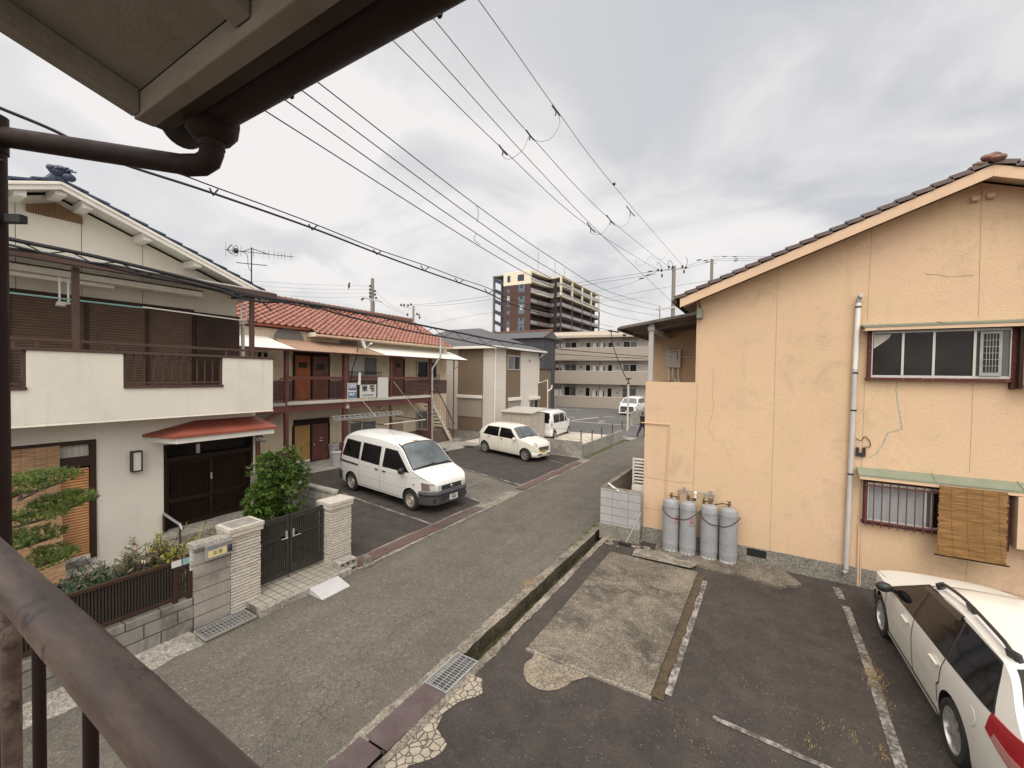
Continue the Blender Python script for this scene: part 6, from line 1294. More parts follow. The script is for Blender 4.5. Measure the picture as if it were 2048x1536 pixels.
for y in (-.25, .25): b.ball((1.66, y, van.top(1.66, y) + .004), (.016, .016, .012))
b.build('washer_jet', M['black'], van.t)
for sg in (1, -1): van.side('tail_lamp', (-2.27, .85), (-2.14, .85), (-2.06, 1.5), (-2.14, 1.5), M['redlens'], .008, sides=(sg,))
b = MB(); b.box(1.08, 1.11, -.80, -.66, .12, .42); b.box(1.08, 1.11, .66, .80, .12, .42); b.build('mud_flap', M['black'], van.t)
# --- rounded cream kei car
mz = [(-1.92, .62), (-1.88, .92), (-1.78, 1.12), (-1.6, 1.32), (-1.42, 1.44), (-1.1, 1.51), (-.3, 1.545), (.2, 1.515), (.42, 1.44), (.92, 1.06), (1.02, 1.01), (1.4, .95), (1.62, .88), (1.76, .76), (1.82, .60), (1.84, .5)]
mira = Car('kei_car', 'small rounded cream kei car with yellow number plate and alloy wheels', 'car', (-10.43, 17.80, zl(-10.4) + .004), R(-11.8), M['carcream'], mz,
    [(-1.92, .55), (-1.84, .66), (-1.6, .735), (-1.1, .755), (1.0, .755), (1.35, .735), (1.6, .68), (1.74, .58), (1.84, .45)],
    [(.18, .93), (.3, .97), (.5, 1.0), (.75, 1.0), (.95, .975), (1.2, .90), (1.45, .79), (1.6, .72)],
    [(-1.92, .06), (-1.6, .12), (-1.2, .13), (.2, .12), (.5, .07), (1.0, .07), (1.6, .08), (1.84, .08)], .22, (1.3, -1.35), .285, .68, pitch=.02)
mira.side('side_window', (-1.48, .95), (-.42, .93), (-.44, 1.37), (-1.22, 1.36), M['carglass'], .006); mira.side('side_window', (-.35, .93), (.78, .93), (.30, 1.36), (-.34, 1.375), M['carglass'], .006)
mira.deck('windscreen', .44, .93, .88, .93, M['screen'], .006); mira.deck('windscreen_seal', .41, .97, .93, .96, M['black'], .003)
for sd in ([(-.385, .26), (-.385, 1.41)], [(.84, .26), (.86, .7), (.84, .95)], [(-1.06, .60), (-1.2, .8), (-1.24, .95)], [(-.95, .26), (.84, .26)]): mira.seam('door_seam', sd, .008)
mira.handle(-1.05, .86, M['dkplastic'], L=.12); mira.handle(-.18, .85, M['dkplastic'], L=.12); mira.mirror(.72, .94, M['carcream'], (.075, .085, .075))
for sg in (1, -1):
    b = MB(); c = V((1.70, sg * .50, .74)); dn = V((.86, sg * .32, .40)).normalized(); rt = dn.to_track_quat('Z', 'Y').to_matrix().to_4x4(); rt.translation = c; b.lathe([(.115, -.05), (.115, .01), (.10, .03), (.06, .045), (0, .05)], (0, 0, 0), 20); b.v = [tuple(rt @ V(p)) for p in b.v]; b.build('headlamp', M['lens'], mira.t)
    b = MB(); b.lathe([(.118, -.03), (.13, .0), (.125, .022), (.112, .018)], (0, 0, 0), 20, cap=False); b.v = [tuple(rt @ V(p)) for p in b.v]; b.build('headlamp_ring', M['chrome'], mira.t)
gr = MB(); gr.prism([(1.78, -.36, .66), (1.78, .36, .66), (1.80, .30, .50), (1.80, -.30, .50)], (.06, 0, 0)); g_ = gr.build('grille', M['dkplastic'], mira.t, bevel=.01); b = MB()
for z in (.52, .56, .60, .64): b.box(1.838, 1.858, -.33, .33, z - .008, z + .008)
b.box(1.83, 1.862, -.37, .37, .665, .685); b.build('grille_bar', M['chrome'], g_)
mira.plate(1.86, .44, M['plateyel'], '58', y=-.05); mira.wheels_((1.3, -1.35), .285, .665, .155, M['rim'], 'alloy', 7, .70)
mira.bumper(1.66, .24, .42, .02, M['carcream'], 'front_bumper'); b = MB(); b.box(1.825, 1.875, -.46, -.16, .31, .37); b.box(1.825, 1.875, .16, .46, .31, .37); b.build('air_intake', M['dkplastic'], mira.t, bevel=.01)
for sg in (1, -1): mira.side('tail_lamp', (-1.90, .70), (-1.80, .70), (-1.74, .92), (-1.84, .92), M['redlens'], .008, sides=(sg,))
b = MB(); b.tube([mira.tp(.98, -.7, .015), mira.tp(.93, .1, .02)], .010, 6); b.tube([mira.tp(.99, .0, .015), mira.tp(.93, .75, .02)], .010, 6); b.build('wiper', M['black'], mira.t)
mira.seam('sill_trim', [(-1.0, .245), (.95, .245)], .03, .006, 'carcream')
# --- tall white kei wagon beyond the shed
tz = [(-1.86, .8), (-1.84, 1.2), (-1.76, 1.6), (-1.62, 1.74), (-1.2, 1.78), (.2, 1.77), (.55, 1.68), (1.1, 1.12), (1.25, 1.05), (1.6, .96), (1.76, .84), (1.82, .66)]
tall = Car('tall_kei_wagon', 'tall boxy white kei wagon seen from behind beyond the grey storage shed', 'car', (-11.85, 25.0, .02), R(94.5), M['carwhite'], tz,
    [(-1.86, .66), (-1.8, .71), (-1.5, .745), (1.2, .745), (1.5, .70), (1.75, .60), (1.82, .52)], [(.2, .95), (.4, .985), (.7, 1.0), (1.0, .99), (1.3, .95), (1.75, .87)],
    [(-1.86, .06), (-1.5, .09), (.3, .09), (1.0, .06), (1.82, .06)], .24, (1.33, -1.33), .28, .67)
tall.side('side_window', (-1.55, 1.04), (-.55, 1.02), (-.56, 1.56), (-1.52, 1.56), M['carglass'], .006); tall.side('side_window', (-.48, 1.02), (.45, 1.0), (.30, 1.56), (-.48, 1.56), M['carglass'], .006); tall.side('side_window', (.50, 1.0), (1.0, .99), (.62, 1.45), (.46, 1.55), M['screen'], .006)
tall.deck('windscreen', .60, 1.08, .88, .93, M['screen'], .006); tall.deck('rear_window', -1.82, -1.70, .86, .80, M['carglass'], .006)
b = MB(); b.box(-1.872, -1.86, -.54, .54, 1.05, 1.5); b.build('rear_window', M['carglass'], tall.t)
for sg in (1, -1): tall.side('tail_lamp', (-1.855, .80), (-1.72, .80), (-1.72, 1.22), (-1.83, 1.22), M['lens'], .012, sides=(sg,)); tall.side('tail_lamp_core', (-1.845, .88), (-1.76, .88), (-1.76, 1.05), (-1.83, 1.05), M['amber'], .016, sides=(sg,))
for sd in ([(-.52, .28), (-.52, 1.6)], [(.62, .28), (.70, 1.0)], [(-.52, .28), (.62, .28)]): tall.seam('door_seam', sd, .008)
tall.mirror(.80, 1.02, M['carwhite'], (.07, .08, .09)); tall.wheels_((1.33, -1.33), .28, .66, .155, M['steelgrey'], 'alloy', 8, .72); tall.handle(-.35, .92, M['chrome']); tall.bumper(-1.72, .26, .58, .02, M['carwhite'], 'rear_bumper', front=False)
# --- far minivan
nz = [(-2.3, .9), (-2.28, 1.3), (-2.15, 1.7), (-1.95, 1.84), (-1.2, 1.88), (.4, 1.84), (.75, 1.74), (1.45, 1.18), (1.6, 1.12), (2.05, 1.0), (2.22, .9), (2.28, .7)]
mini = Car('minivan', 'white minivan with a wide chrome grille facing the camera in the far parking lot', 'minivan', (-11.95, 45.2, .01), R(-89), M['carwhite'], nz,
    [(-2.3, .74), (-2.1, .83), (-1.6, .86), (1.7, .86), (2.05, .80), (2.2, .74), (2.28, .66)], [(.2, .95), (.5, 1.0), (.9, 1.0), (1.2, .97), (1.8, .82)], [(-2.3, .06), (-1.8, .12), (.5, .11), (1.4, .05), (2.28, .05)], .22, (1.45, -1.45), .32, .77)
mini.side('side_window', (-2.0, 1.18), (1.25, 1.10), (.62, 1.62), (-1.9, 1.68), M['carglass'], .006, nu=24); mini.deck('windscreen', .80, 1.44, .86, .93, M['screen'], .006)
b = MB()
for z in (.45, .60, .75, .88): b.box(2.285, 2.31, -.60, .60, z - .03, z + .03)
b.build('grille_bar', M['chrome'], mini.t); b = MB(); b.box(2.275, 2.283, -.66, .66, .30, .93); b.build('grille', M['dkplastic'], mini.t)
b = MB(); b.box(2.28, 2.33, -.80, .80, .20, .28); b.box(2.22, 2.31, -.82, -.70, .28, .9); b.box(2.22, 2.31, .70, .82, .28, .9); b.build('front_bumper', M['carwhite'], mini.t, bevel=.02)
for sg in (1, -1): mini.side('headlamp', (1.95, .84), (2.26, .80), (2.22, .92), (1.92, .98), M['lens'], .012, sides=(sg,))
mini.plate(2.315, .40, M['signwhite'], None); mini.mirror(1.05, 1.12, M['carwhite'], (.09, .11, .1)); mini.wheels_((1.45, -1.45), .32, .765, .18, M['rim'], 'alloy', 8, .7)
# --- pearl white estate car at the right edge
wz = [(-2.32, .60), (-2.29, .85), (-2.22, 1.0), (-2.0, 1.22), (-1.78, 1.40), (-1.6, 1.45), (-.7, 1.49), (-.25, 1.455), (.05, 1.375), (.80, .995), (.92, .965), (1.7, .89), (1.98, .78), (2.08, .64), (2.1, .5)]
est = Car('estate_car', 'pearl white estate car with black roof rails parked against the yellow house', 'car', (2.56, 7.44, .004), R(93), M['carpearl'], wz,
    [(-2.32, .62), (-2.26, .72), (-2.1, .79), (-1.7, .835), (-1.0, .845), (1.0, .845), (1.5, .82), (1.8, .75), (2.0, .62), (2.1, .48)],
    [(.15, .93), (.26, .965), (.45, .985), (.68, 1.0), (.90, .975), (1.05, .915), (1.25, .815), (1.45, .73)],
    [(-2.32, .06), (-2.0, .08), (-1.5, .085), (-.15, .085), (.3, .06), (.9, .06), (2.1, .07)], .20, (1.22, -1.23), .305, .765)
est.side('side_window', (-.06, .93), (.80, .905), (.06, 1.29), (-.08, 1.34), M['carglass'], .006, bow=.01); est.side('side_window', (-.98, .935), (-.13, .935), (-.15, 1.37), (-.92, 1.375), M['carglass'], .006); est.side('side_window', (-1.86, .965), (-1.03, .938), (-.97, 1.37), (-1.66, 1.33), M['carglass'], .006)
est.side('window_surround', (-1.90, .955), (.90, .895), (.02, 1.36), (-1.66, 1.355), M['dkplastic'], .003, nu=30, bow=.012)
est.side('visor', (-.88, 1.33), (.06, 1.29), (.0, 1.345), (-.88, 1.40), plain('smoked_visor', (.035, .028, .032), .15, .1), .02, nu=20)
est.deck('windscreen', .14, .78, .88, .93, M['carglass'], .006); est.deck('windscreen_seal', .10, .83, .94, .97, M['black'], .003); est.deck('rear_window', -2.23, -1.78, .90, .86, M['carglass'], .008); est.deck('rear_window_seal', -2.26, -1.74, .94, .91, M['black'], .004)
for sd in ([(-.08, .24), (-.095, .6), (-.095, .93)], [(.90, .24), (.96, .6), (.90, .92)], [(-.85, .36), (-.86, .56), (-.93, .62), (-.95, .80), (-.99, .93)], [(-.82, .24), (1.0, .24)]): est.seam('door_seam', sd, .016)
est.seam('hood_seam', [(1.1, .955), (1.5, .90), (1.85, .80)], .006)
est.seam('sill_trim', [(-.86, .235), (.86, .235)], .05, .02, 'carpearl')
est.handle(.12, .80, M['carpearl'], L=.20); est.handle(-.80, .80, M['carpearl'], L=.20); est.mirror(.66, .95, M['dkplastic'], (.075, .10, .07), gl=False)
for sg in (1, -1):
    b = MB(); P = []
    for k in range(19): x = lerp(-1.66, -.02, k / 18); f = .86; p = est.tp(x, sg * f, .075 if 1 < k < 17 else (.045 if k in (1, 17) else .005)); P.append(p)
    b.tube(P, .019, 8)
    for x in (-1.62, -.80, -.08): b.bar(est.tp(x, sg * .86, -.01), est.tp(x, sg * .86, .072), .12, .045)
    b.build('roof_rail', M['dkplastic'], est.t, bevel=.008)
    b = MB(); b.bar(est.tp(-1.5, sg * .86, .008), est.tp(-.92, sg * .86, .008), .045, .01); b.bar(est.tp(-.70, sg * .86, .008), est.tp(-.18, sg * .86, .008), .045, .01); b.build('rail_channel', M['whiteplastic'], est.t)
    est.side('tail_lamp', (-2.25, .64), (-1.86, .80), (-1.88, .965), (-2.22, .965), M['redlens'], .014, sides=(sg,)); est.side('tail_lamp_band', (-2.255, .655), (-1.95, .775), (-1.97, .83), (-2.25, .76), plain('clear_red_lens', (.42, .20, .18), .15), .018, sides=(sg,))
    est.side('headlamp', (1.72, .66), (2.06, .60), (2.0, .76), (1.7, .82), M['lens'], .01, sides=(sg,))
b = MB(); b.box(-2.335, -2.31, -.38, .38, .62, .86); b.build('tailgate_panel', M['carpearl'], est.t, bevel=.01); est.deck('tailgate_glass_strip', -2.27, -2.23, .7, .7, M['redlens'], .01)
est.wheels_((1.22, -1.23), .305, .75, .185, M['rim'], 'alloy', 7, .72); est.bumper(-2.05, .22, .56, .03, M['carpearl'], 'rear_bumper', front=False); est.bumper(1.72, .20, .52, .025, M['carpearl'], 'front_bumper')
b = MB(); b.lathe([(.09, .0), (.085, .004), (0, .004)], (0, 0, 0), 20, cap=False); b.v = [est.sp(-1.62 + p[0], .74 + p[1], 1, .002 + p[2]) for p in b.v]; b.build('fuel_flap', M['carpearl'], est.t)
b = MB(); b.tube([est.sp(1.05, .30, 1, .002), est.sp(.95, .9, 1, .0)], .002, 4) if False else None
# ---------------------------------------------------------------- buildings beyond
yb = 22.0; cx = AY(987, 780, yb).x; xF = cx
yR = AX(1076, 780, cx).y; zEv = AY(987, 692, yb).z
HB = thing('modern_house', 'modern two-storey house in white siding with brown vertical panels and dark slate roof', 'house', (cx - 4, 25.5, 0))
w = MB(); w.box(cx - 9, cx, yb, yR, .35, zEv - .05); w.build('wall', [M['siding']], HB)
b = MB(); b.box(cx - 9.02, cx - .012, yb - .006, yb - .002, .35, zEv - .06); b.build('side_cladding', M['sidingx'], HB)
b = MB(); b.box(cx - 9.01, cx + .01, yb - .012, yR + .01, -.03, .349); b.build('foundation', M['conc'], HB)
x0, x1 = AY(916, 780, yb).x, AY(966, 780, yb).x
b = MB(); b.box(x0, x1, yb - .03, yb - .0065, .36, zEv - .15); b.build('brown_panel', M['panelbrown'], HB)
def yshut(z0, z1): b = MB(); b.box(x0 + .05, x1 - .06, yb - .06, yb - .031, z0, z1); s_ = b.build('roller_shutter', M['shutterbox'], HB); b = MB(); b.box(x0, x1 - .02, yb - .16, yb - .0305, z1, z1 + .2); b.build('shutter_box', M['whitewood'], s_, bevel=.02)
zs = AY(940, 796, yb).z; zb_ = AY(940, 833, yb).z; yshut(zb_, zs)
q0, q1 = AX(1011.5, 780, cx).y, AX(1040, 780, cx).y
b = MB(); b.box(cx + .0005, cx + .02, q0, q1, .36, zEv - .15); b.build('brown_panel', M['panelbrown'], HB)
def xwin(a, c, z0, z1, nm='window', parent=HB, fr='alu', gl=('glassgrey', 'glass'), x=None, sp=.5):
    x = (cx + .021) if x is None else x; b = MB(); g_ = .06; b.box(x, x + .05, a, a + g_, z0, z1); b.box(x, x + .05, c - g_, c, z0, z1); b.box(x, x + .05, a + g_, c - g_, z0, z0 + g_); b.box(x, x + .05, a + g_, c - g_, z1 - g_, z1); ym = lerp(a, c, sp); b.box(x, x + .05, ym - .03, ym + .03, z0 + g_, z1 - g_); wn = b.build(nm, M[fr], parent, bevel=.004)
    for i, (u, v) in enumerate(((a + g_, ym - .03), (ym + .03, c - g_))): b = MB(); b.box(x, x + .015, u, v, z0 + g_, z1 - g_); b.build('pane', M[gl[i]], wn)
    return wn
pa, pc = AX(1014, 725, cx).y, AX(1039, 725, cx).y; xwin(pa, pc, AX(1026, 740, cx).z, AX(1026, 711, cx).z)
pa, pc = AX(1015, 800, cx).y, AX(1041, 800, cx).y; z1 = AX(1027, 801, cx).z; b = MB(); b.box(cx + .021, cx + .05, pa + .05, pc - .05, z1 - 1.9, z1); s_ = b.build('roller_shutter', M['shutterbox'], HB); b = MB(); b.box(cx + .021, cx + .16, pa, pc, z1, z1 + .22); b.build('shutter_box', M['whitewood'], s_, bevel=.02)
pa, pc = AX(1057, 800, cx).y, AX(1077, 800, cx).y; z1 = AX(1067, 799, cx).z; xwin(pa + .1, pc - .1, z1 - 1.1, z1, x=cx + .001); b = MB(); b.box(cx + .001, cx + .16, pa, pc, z1 + .001, z1 + .22); b.build('shutter_box', M['whitewood'], HB, bevel=.02)
ze = zEv; rz = ze + 1.55
ox = .45
E0 = [(cx + ox, yb - ox, ze), (cx + ox, yR + ox, ze), (cx - 9.4, yR + ox, ze), (cx - 9.4, yb - ox, ze)]; Rg = [(cx - 3.2, (yb + yR) / 2 - .0, rz), (cx - 6, (yb + yR) / 2, rz)]
b = MB(); b.add(E0 + Rg, [(0, 1, 4), (3, 0, 4, 5), (1, 2, 5, 4), (2, 3, 5)]); b.add([(p[0], p[1], p[2] - .06) for p in E0], [(0, 3, 2, 1)]); b.build('roof', M['slate'], HB)
b = MB()
for a, c in ((E0[0], E0[1]), (E0[3], E0[0])): b.bar((a[0], a[1], a[2] - .09), (c[0], c[1], c[2] - .09), .12, .16)
b.build('gutter', M['whitewood'], HB, bevel=.02)
b = MB(); b.tube([(cx + .4, yb - .4, ze - .15), (cx + .06, yb + .06, ze - .45), (cx + .06, yb + .06, .2)], .045, 8); b.build('downpipe', M['whitewood'], HB); b = MB(); ye = yR + .3; b.tube([(cx + .4, ye, ze - .15), (cx + .06, yR - .05, ze - .5), (cx + .06, yR - .05, 3.4), AX(1095, 760, cx + .2), AX(1095, 830, cx + .2)], .045, 8); b.build('downpipe', M['whitewood'], HB); b = MB(); b.tube([AX(1095, 783, cx + .2), AX(1103, 777, cx + .2), AX(1104, 770, cx + .2)], .05, 8); b.build('downpipe', M['whitewood'], HB)
b = MB(); q = AX(1059, 722, cx); b.ball((cx + .05, q.y, q.z), (.06, .09, .09)); b.build('wall_vent', M['steelgrey'], HB)
zan = AX(1079, 830, cx); b = MB(); b.box(cx - 4, cx - .15, yR + .002, AX(1101, 780, cx - .15).y, 0, AX(1090, 740, cx - .15).z); b.build('annexe', M['panelbrown'], HB); b = MB(); b.box(cx - 4.05, cx - .1, yR + .003, AX(1101, 780, cx - .15).y + .05, AX(1090, 740, cx - .15).z, AX(1090, 740, cx - .15).z + .1); b.build('annexe_parapet', M['dbrown'], HB)
# storage shed
sy = 21.2; sx0, sx1 = AY(1004, 850, sy).x, AY(1062, 850, sy).x; sy1 = AX(1088.5, 850, sx1).y; sz = AY(1062, 827, sy).z
t = thing('storage_shed', 'beige metal storage shed with sloping ribbed roof behind the cream car', 'shed', ((sx0 + sx1) / 2, (sy + sy1) / 2, 0))
b = MB(); b.box(sx0, sx1, sy, sy1, .10, sz - .02); b.build('wall', M['shed'], t); b = MB(); b.box(sx0 - .02, sx1 + .02, sy - .02, sy1 + .02, -.03, .099); b.build('base', M['conc'], t)
b = MB(); b.prism([(sx0 - .12, sy - .12, sz - .02), (sx1 + .12, sy - .12, sz - .02), (sx1 + .12, sy1 + .12, sz + .16), (sx0 - .12, sy1 + .12, sz + .16)], (0, 0, .06)); b.build('roof', M['shedroof'], t, bevel=.006)
b = MB()
for f in (0, .33, .66, 1): x = lerp(sx0, sx1, f); b.box(x - .012, x + .012, sy - .012, sy, .1, sz - .03)
for f in (.5, 1): y = lerp(sy, sy1, f); b.box(sx1, sx1 + .012, y - .012, y + .012, .1, sz - .03)
b.build('panel_joint', M['shutterbox'], t)
# low kerb walls with mesh fence round the neighbouring plot
fx, fy = -7.48, 19.2; zw = AX(1163, 884, fx).z
b = MB(); b.box(-12.2, fx, fy, fy + .12, -.03, zw); b.box(fx - .12, fx, fy + .121, 26.3, -.03, zw * .80); b.box(-12, fx + .1, fy - .10, fy - .001, -.03, zl(-9)+.02); solo(b, 'retaining_wall', M['conc'], 'low stained concrete wall round the neighbouring plot beyond the parking lot', 'wall', bevel=.008)
t = thing('mesh_fence', 'thin grey mesh fence on posts along the low concrete wall', 'fence', (fx - .06, fy + .06, zw)); hf = AX(1163, 866, fx).z - zw + .12
b = MB(); P = []
for x in (fx - .06, -9.0, -10.6): P.append((x, fy + .06, zw))
for y in (fy + 1.6, 22.3, 24.2, 26.2): P.append((fx - .06, y, zw * .8))
for i, p in enumerate(P): b = MB(); b.box(p[0] - .02, p[0] + .02, p[1] - .02, p[1] + .02, p[2], p[2] + hf); b.build('post', M['alubrown'], t)
b = MB()
for z in (zw + .1, zw + hf - .03): b.box(-12, fx - .06, fy + .055, fy + .065, z, z + .012); b.box(fx - .065, fx - .055, fy + .07, 26.2, z - zw * .2, z - zw * .2 + .012)
x = -12
while x < fx - .1: b.box(x, x + .005, fy + .058, fy + .063, zw + .05, zw + hf); x += .10
b.build('mesh', M['steelgrey'], t)
b = MB(); poly_sheet(b, [(-14.8, 19.35), (fx - .13, 19.35), (fx - .13, 27.2), (-14.8, 27.2)], .10); struct(b, 'neighbour_yard', M['concpale'])
b = MB(); poly_sheet(b, [(-13.9, 27.2), (fx - .13, 27.2), (fx - .13, 26.3), (-7.0, 26.2), (-6.9, 27.55), (-13.9, 27.55)], .02); struct(b, 'pavement', M['conc'])
rr = random.Random(5); b = MB()
for k in range(520):
    y = rr.uniform(19.3, 26.5); x = -7.28 + rr.gauss(0, .07); h = rr.uniform(.03, .13); a = rr.uniform(0, 6.3); d = V((math.cos(a), math.sin(a), 0)) * .012; p = V((x, y, .01)); b.quad(p - d, p + d, p + V((rr.uniform(-.05, .05), rr.uniform(-.05, .05), h)))
b.build('verge_weeds', M['grass'])['kind'] = 'stuff'
# three-storey grey apartment building
GA, GB_ = AD(1107.5, 810, 55), AD(1296, 815, 50.4); GA.z = GB_.z = 0; ud = (GB_ - GA).normalized(); GL = (GB_ - GA).length + 1.0; nd = V((ud.y, -ud.x, 0)); nd = nd if nd.y < 0 else -nd
AG_ = thing('grey_apartments', 'three-storey beige-grey apartment building with long solid balconies', 'apartment building', tuple(GA + ud * GL / 2))
def lb(mb, u0, u1, d0, d1, z0, z1, m=0):      # box in the building's own directions (u along the front, d out of it)
    P = [GA + ud * u0 + nd * d0, GA + ud * u1 + nd * d0, GA + ud * u1 + nd * d1, GA + ud * u0 + nd * d1]; P = [V((p.x, p.y, z0)) for p in P]; return mb.prism(P, (0, 0, z1 - z0), m)
def zat(px, py, d=53): return AD(px, py, d).z
lv = [(zat(1108, 812, 55), zat(1108, 791, 55)), (zat(1108, 766.5, 55), zat(1108, 742, 55)), (zat(1108, 721, 55), zat(1108, 697, 55))]
zr0, zr1 = zat(1108, 677, 55), zat(1108, 666.5, 55)
b = MB(); lb(b, .55, GL + 1.5, -9, -1.5, -.03, zr0 + .2); b.build('wall', M['greywall'], AG_)
for i, (z0, z1) in enumerate(lv): b = MB(); lb(b, 0, GL, -.12, 0, z0, z1); lb(b, 0, .12, -1.5, -.121, z0, z1); lb(b, 0.02, GL, -1.5, -.13, z0, z0 + .2); bal = b.build('balcony', M['greybal'], AG_); b = MB(); lb(b, -.02, GL, -.16, .02, z1, z1 + .06); b.build('balcony_cap', M['greywall'], bal)
b = MB(); lb(b, -.1, GL + .3, -9.3, .35, zr0, zr0 + .25); 
u1 = GL + .3; P = [GA + ud * -.1 + nd * .35, GA + ud * u1 + nd * .35]
b.prism([(P[0].x, P[0].y, zr0 + .251), (P[1].x, P[1].y, zr0 + .251), (P[1].x - nd.x * .4, P[1].y - nd.y * .4, zr1 + .1), (P[0].x - nd.x * .4, P[0].y - nd.y * .4, zr1 + .1)], tuple(-nd * 8)); b.build('roof', M['greyroof'], AG_)
W_ = lambda px, d=53: ((AD(px, 700, 1) - CAM).x, (AD(px, 700, 1) - CAM).y)
def upx(px):                       # distance along the front wall of a photo column
    dx, dy = W_(px); o = GA - nd * 1.5; den = ud.x * dy - ud.y * dx; return (dx * o.y - dy * o.x) / den
for i, (z0, z1) in enumerate(lv):
    ztop = (lv[i + 1][0] if i < 2 else zr0) - .12
    for k, (pa, pb_) in enumerate(((1130, 1154), (1246, 1275))):
        u0, u1 = upx(pa), upx(pb_); zt = ztop - .25; b = MB(); lb(b, u0, u1, -1.5, -1.44, z0 + .35, zt); f = b.build('window', M['alu'], AG_); um = (u0 + u1) / 2
        for j, (a, c) in enumerate(((u0 + .08, um - .04), (um + .04, u1 - .08))): b = MB(); lb(b, a, c, -1.438, -1.42, z0 + .4, zt - .08); b.build('pane', M['glass' if (i + j + k) % 3 == 0 else 'glassgrey'], f)
        b = MB(); lb(b, u0 - .1, u1 + .1, -1.499, -1.3, zt + .001, zt + .2); b.build('shutter_box', M['greybal'], f)
    for pa, pb_ in ((1173, 1181), (1217, 1225)): u0, u1 = upx(pa), upx(pb_); b = MB(); lb(b, u0 - .08, u1 + .08, -1.5, -1.45, z0 + .5, ztop - .3); f = b.build('window', M['whitewood'], AG_); b = MB(); lb(b, u0, u1, -1.449, -1.43, z0 + .6, ztop - .4); b.build('pane', M['glass'], f)
    for pa in (1187, 1201): u0 = upx(pa); b = MB(); lb(b, u0, u0 + .42, -1.5, -1.2, z1 - .5, z1 + .75); lb(b, u0 + .43, u0 + .55, -1.5, -1.4, z1 - .4, z1 + .7, 1); b.build('water_heater', [M['whiteplastic'], M['dkplastic']], AG_)
    for pa in (1163, 1236.5): u0 = upx(pa); q = GA + ud * u0 - nd * 1.48; b = MB(); b.ball((q.x, q.y, z1 + .55), (.14, .14, .14)); b.build('vent', M['steelgrey'], AG_)
    b = MB(); u0 = upx(1119); lb(b, u0, u0 + .08, -1.5, -1.4, z0, ztop); b.build('downpipe', M['greybal'], AG_); b = MB(); u0 = upx(1200); lb(b, u0, u0 + .06, -1.5, -1.42, z0, ztop); b.build('downpipe', M['greybal'], AG_)
# dark house and red-roofed house between
q = AD(1078, 700, 47); t = thing('dark_house', 'dark grey house with a red-edged roof behind the modern house', 'house', (q.x - 4, q.y + 3, 0)); x1 = AD(1090, 700, 47).x; y0 = q.y
b = MB(); b.box(x1 - 9, x1, y0, y0 + 3, -.03, AD(1090, 676, 47).z); b.build('wall', M['darkhouse'], t); z0, z1 = AD(1090, 676, 47).z, AD(1090, 664, 47).z
b = MB(); b.prism([(x1 + .3, y0 - .4, z0), (x1 + .3, y0 + 1.5, z0 + .9), (x1 + .3, y0 + 3.4, z0)], (-13, 0, 0)); b.build('roof', M['slate'], t); b = MB(); b.bar((x1 + .32, y0 - .4, z0 + .05), (x1 + .32, y0 + 1.5, z0 + .98), .1, .2); b.bar((x1 + .3, y0 + 1.5, z0 + .98), (x1 - 13, y0 + 1.5, z0 + .98), .2, .2); b.build('roof_edge', M['tilerust'], t)
b = MB(); b.box(x1 - 1.7, x1 - .3, y0 - .02, y0 - .001, 5.6, 6.6); b.build('window', M['glass'], t); b = MB(); b.box(x1 - .12, x1 - .0, y0 - .5, y0 - .001, 4.5, 4.6); b.build('pipe', M['whitewood'], t)
q = AD(1100, 840, 50); b = MB(); b.box(q.x - 6, q.x + .6, q.y, q.y + .15, -.03, 1.1); solo(b, 'side_wall', M['conc'], 'grey wall between the dark house and the far parking lot', 'wall', bevel=.01)
# tower block
A_, B_, C2, D_, E_ = AD(1009, 545, 117.3), AD(1062, 541, 115), AD(1103, 556, 123.6), AD(1123, 552, 120.4), AD(1191.6, 590, 149)
ZT = B_.z; TB = thing('tower_block', 'tall maroon and cream apartment tower with stepped balconies in the distance', 'apartment tower', (B_.x, B_.y + 20, 0))
yA, xB = B_.y, B_.x; xA = AY(1009, 545, yA).x
xD, yD = D_.x, D_.y; yE = E_.y; xC = B_.x - 0
zc2 = AD(1062, 567, 115).z; zc3 = AD(1103, 589, 122).z
foot = [(xA, yA), (xB, yA), (xB + .2, yA + 3.5), (C2.x, C2.y), (xD, yD), (xD, yE), (xA, yE)]
def inset(P, d):
    return [(xA, yA), (xB - d, yA), (xB - d, yA + 3.5), (C2.x - d, C2.y + d * .6), (xD - d, yD + .4), (xD - d, yE), (xA, yE)]
b = MB(); b.prism([(x, y, -.03) for x, y in inset(foot, 1.6)], (0, 0, ZT - .4)); b.build('core', M['towerdark'], TB)
b = MB(); b.box(xA, xB, yA - .3, yA - .001, -.03, zc2); b.build('gable_wall', M['maroon'], TB); b = MB(); b.box(xA - .05, xB + .03, yA - .35, yA - .002, zc2 + .001, ZT); b.box(xB - .4, xB + .03, yA - .001, yA + .5, zc2, ZT); b.build('cream_gable', M['towercream'], TB)
fl = 2.96; nf = int(ZT / fl)
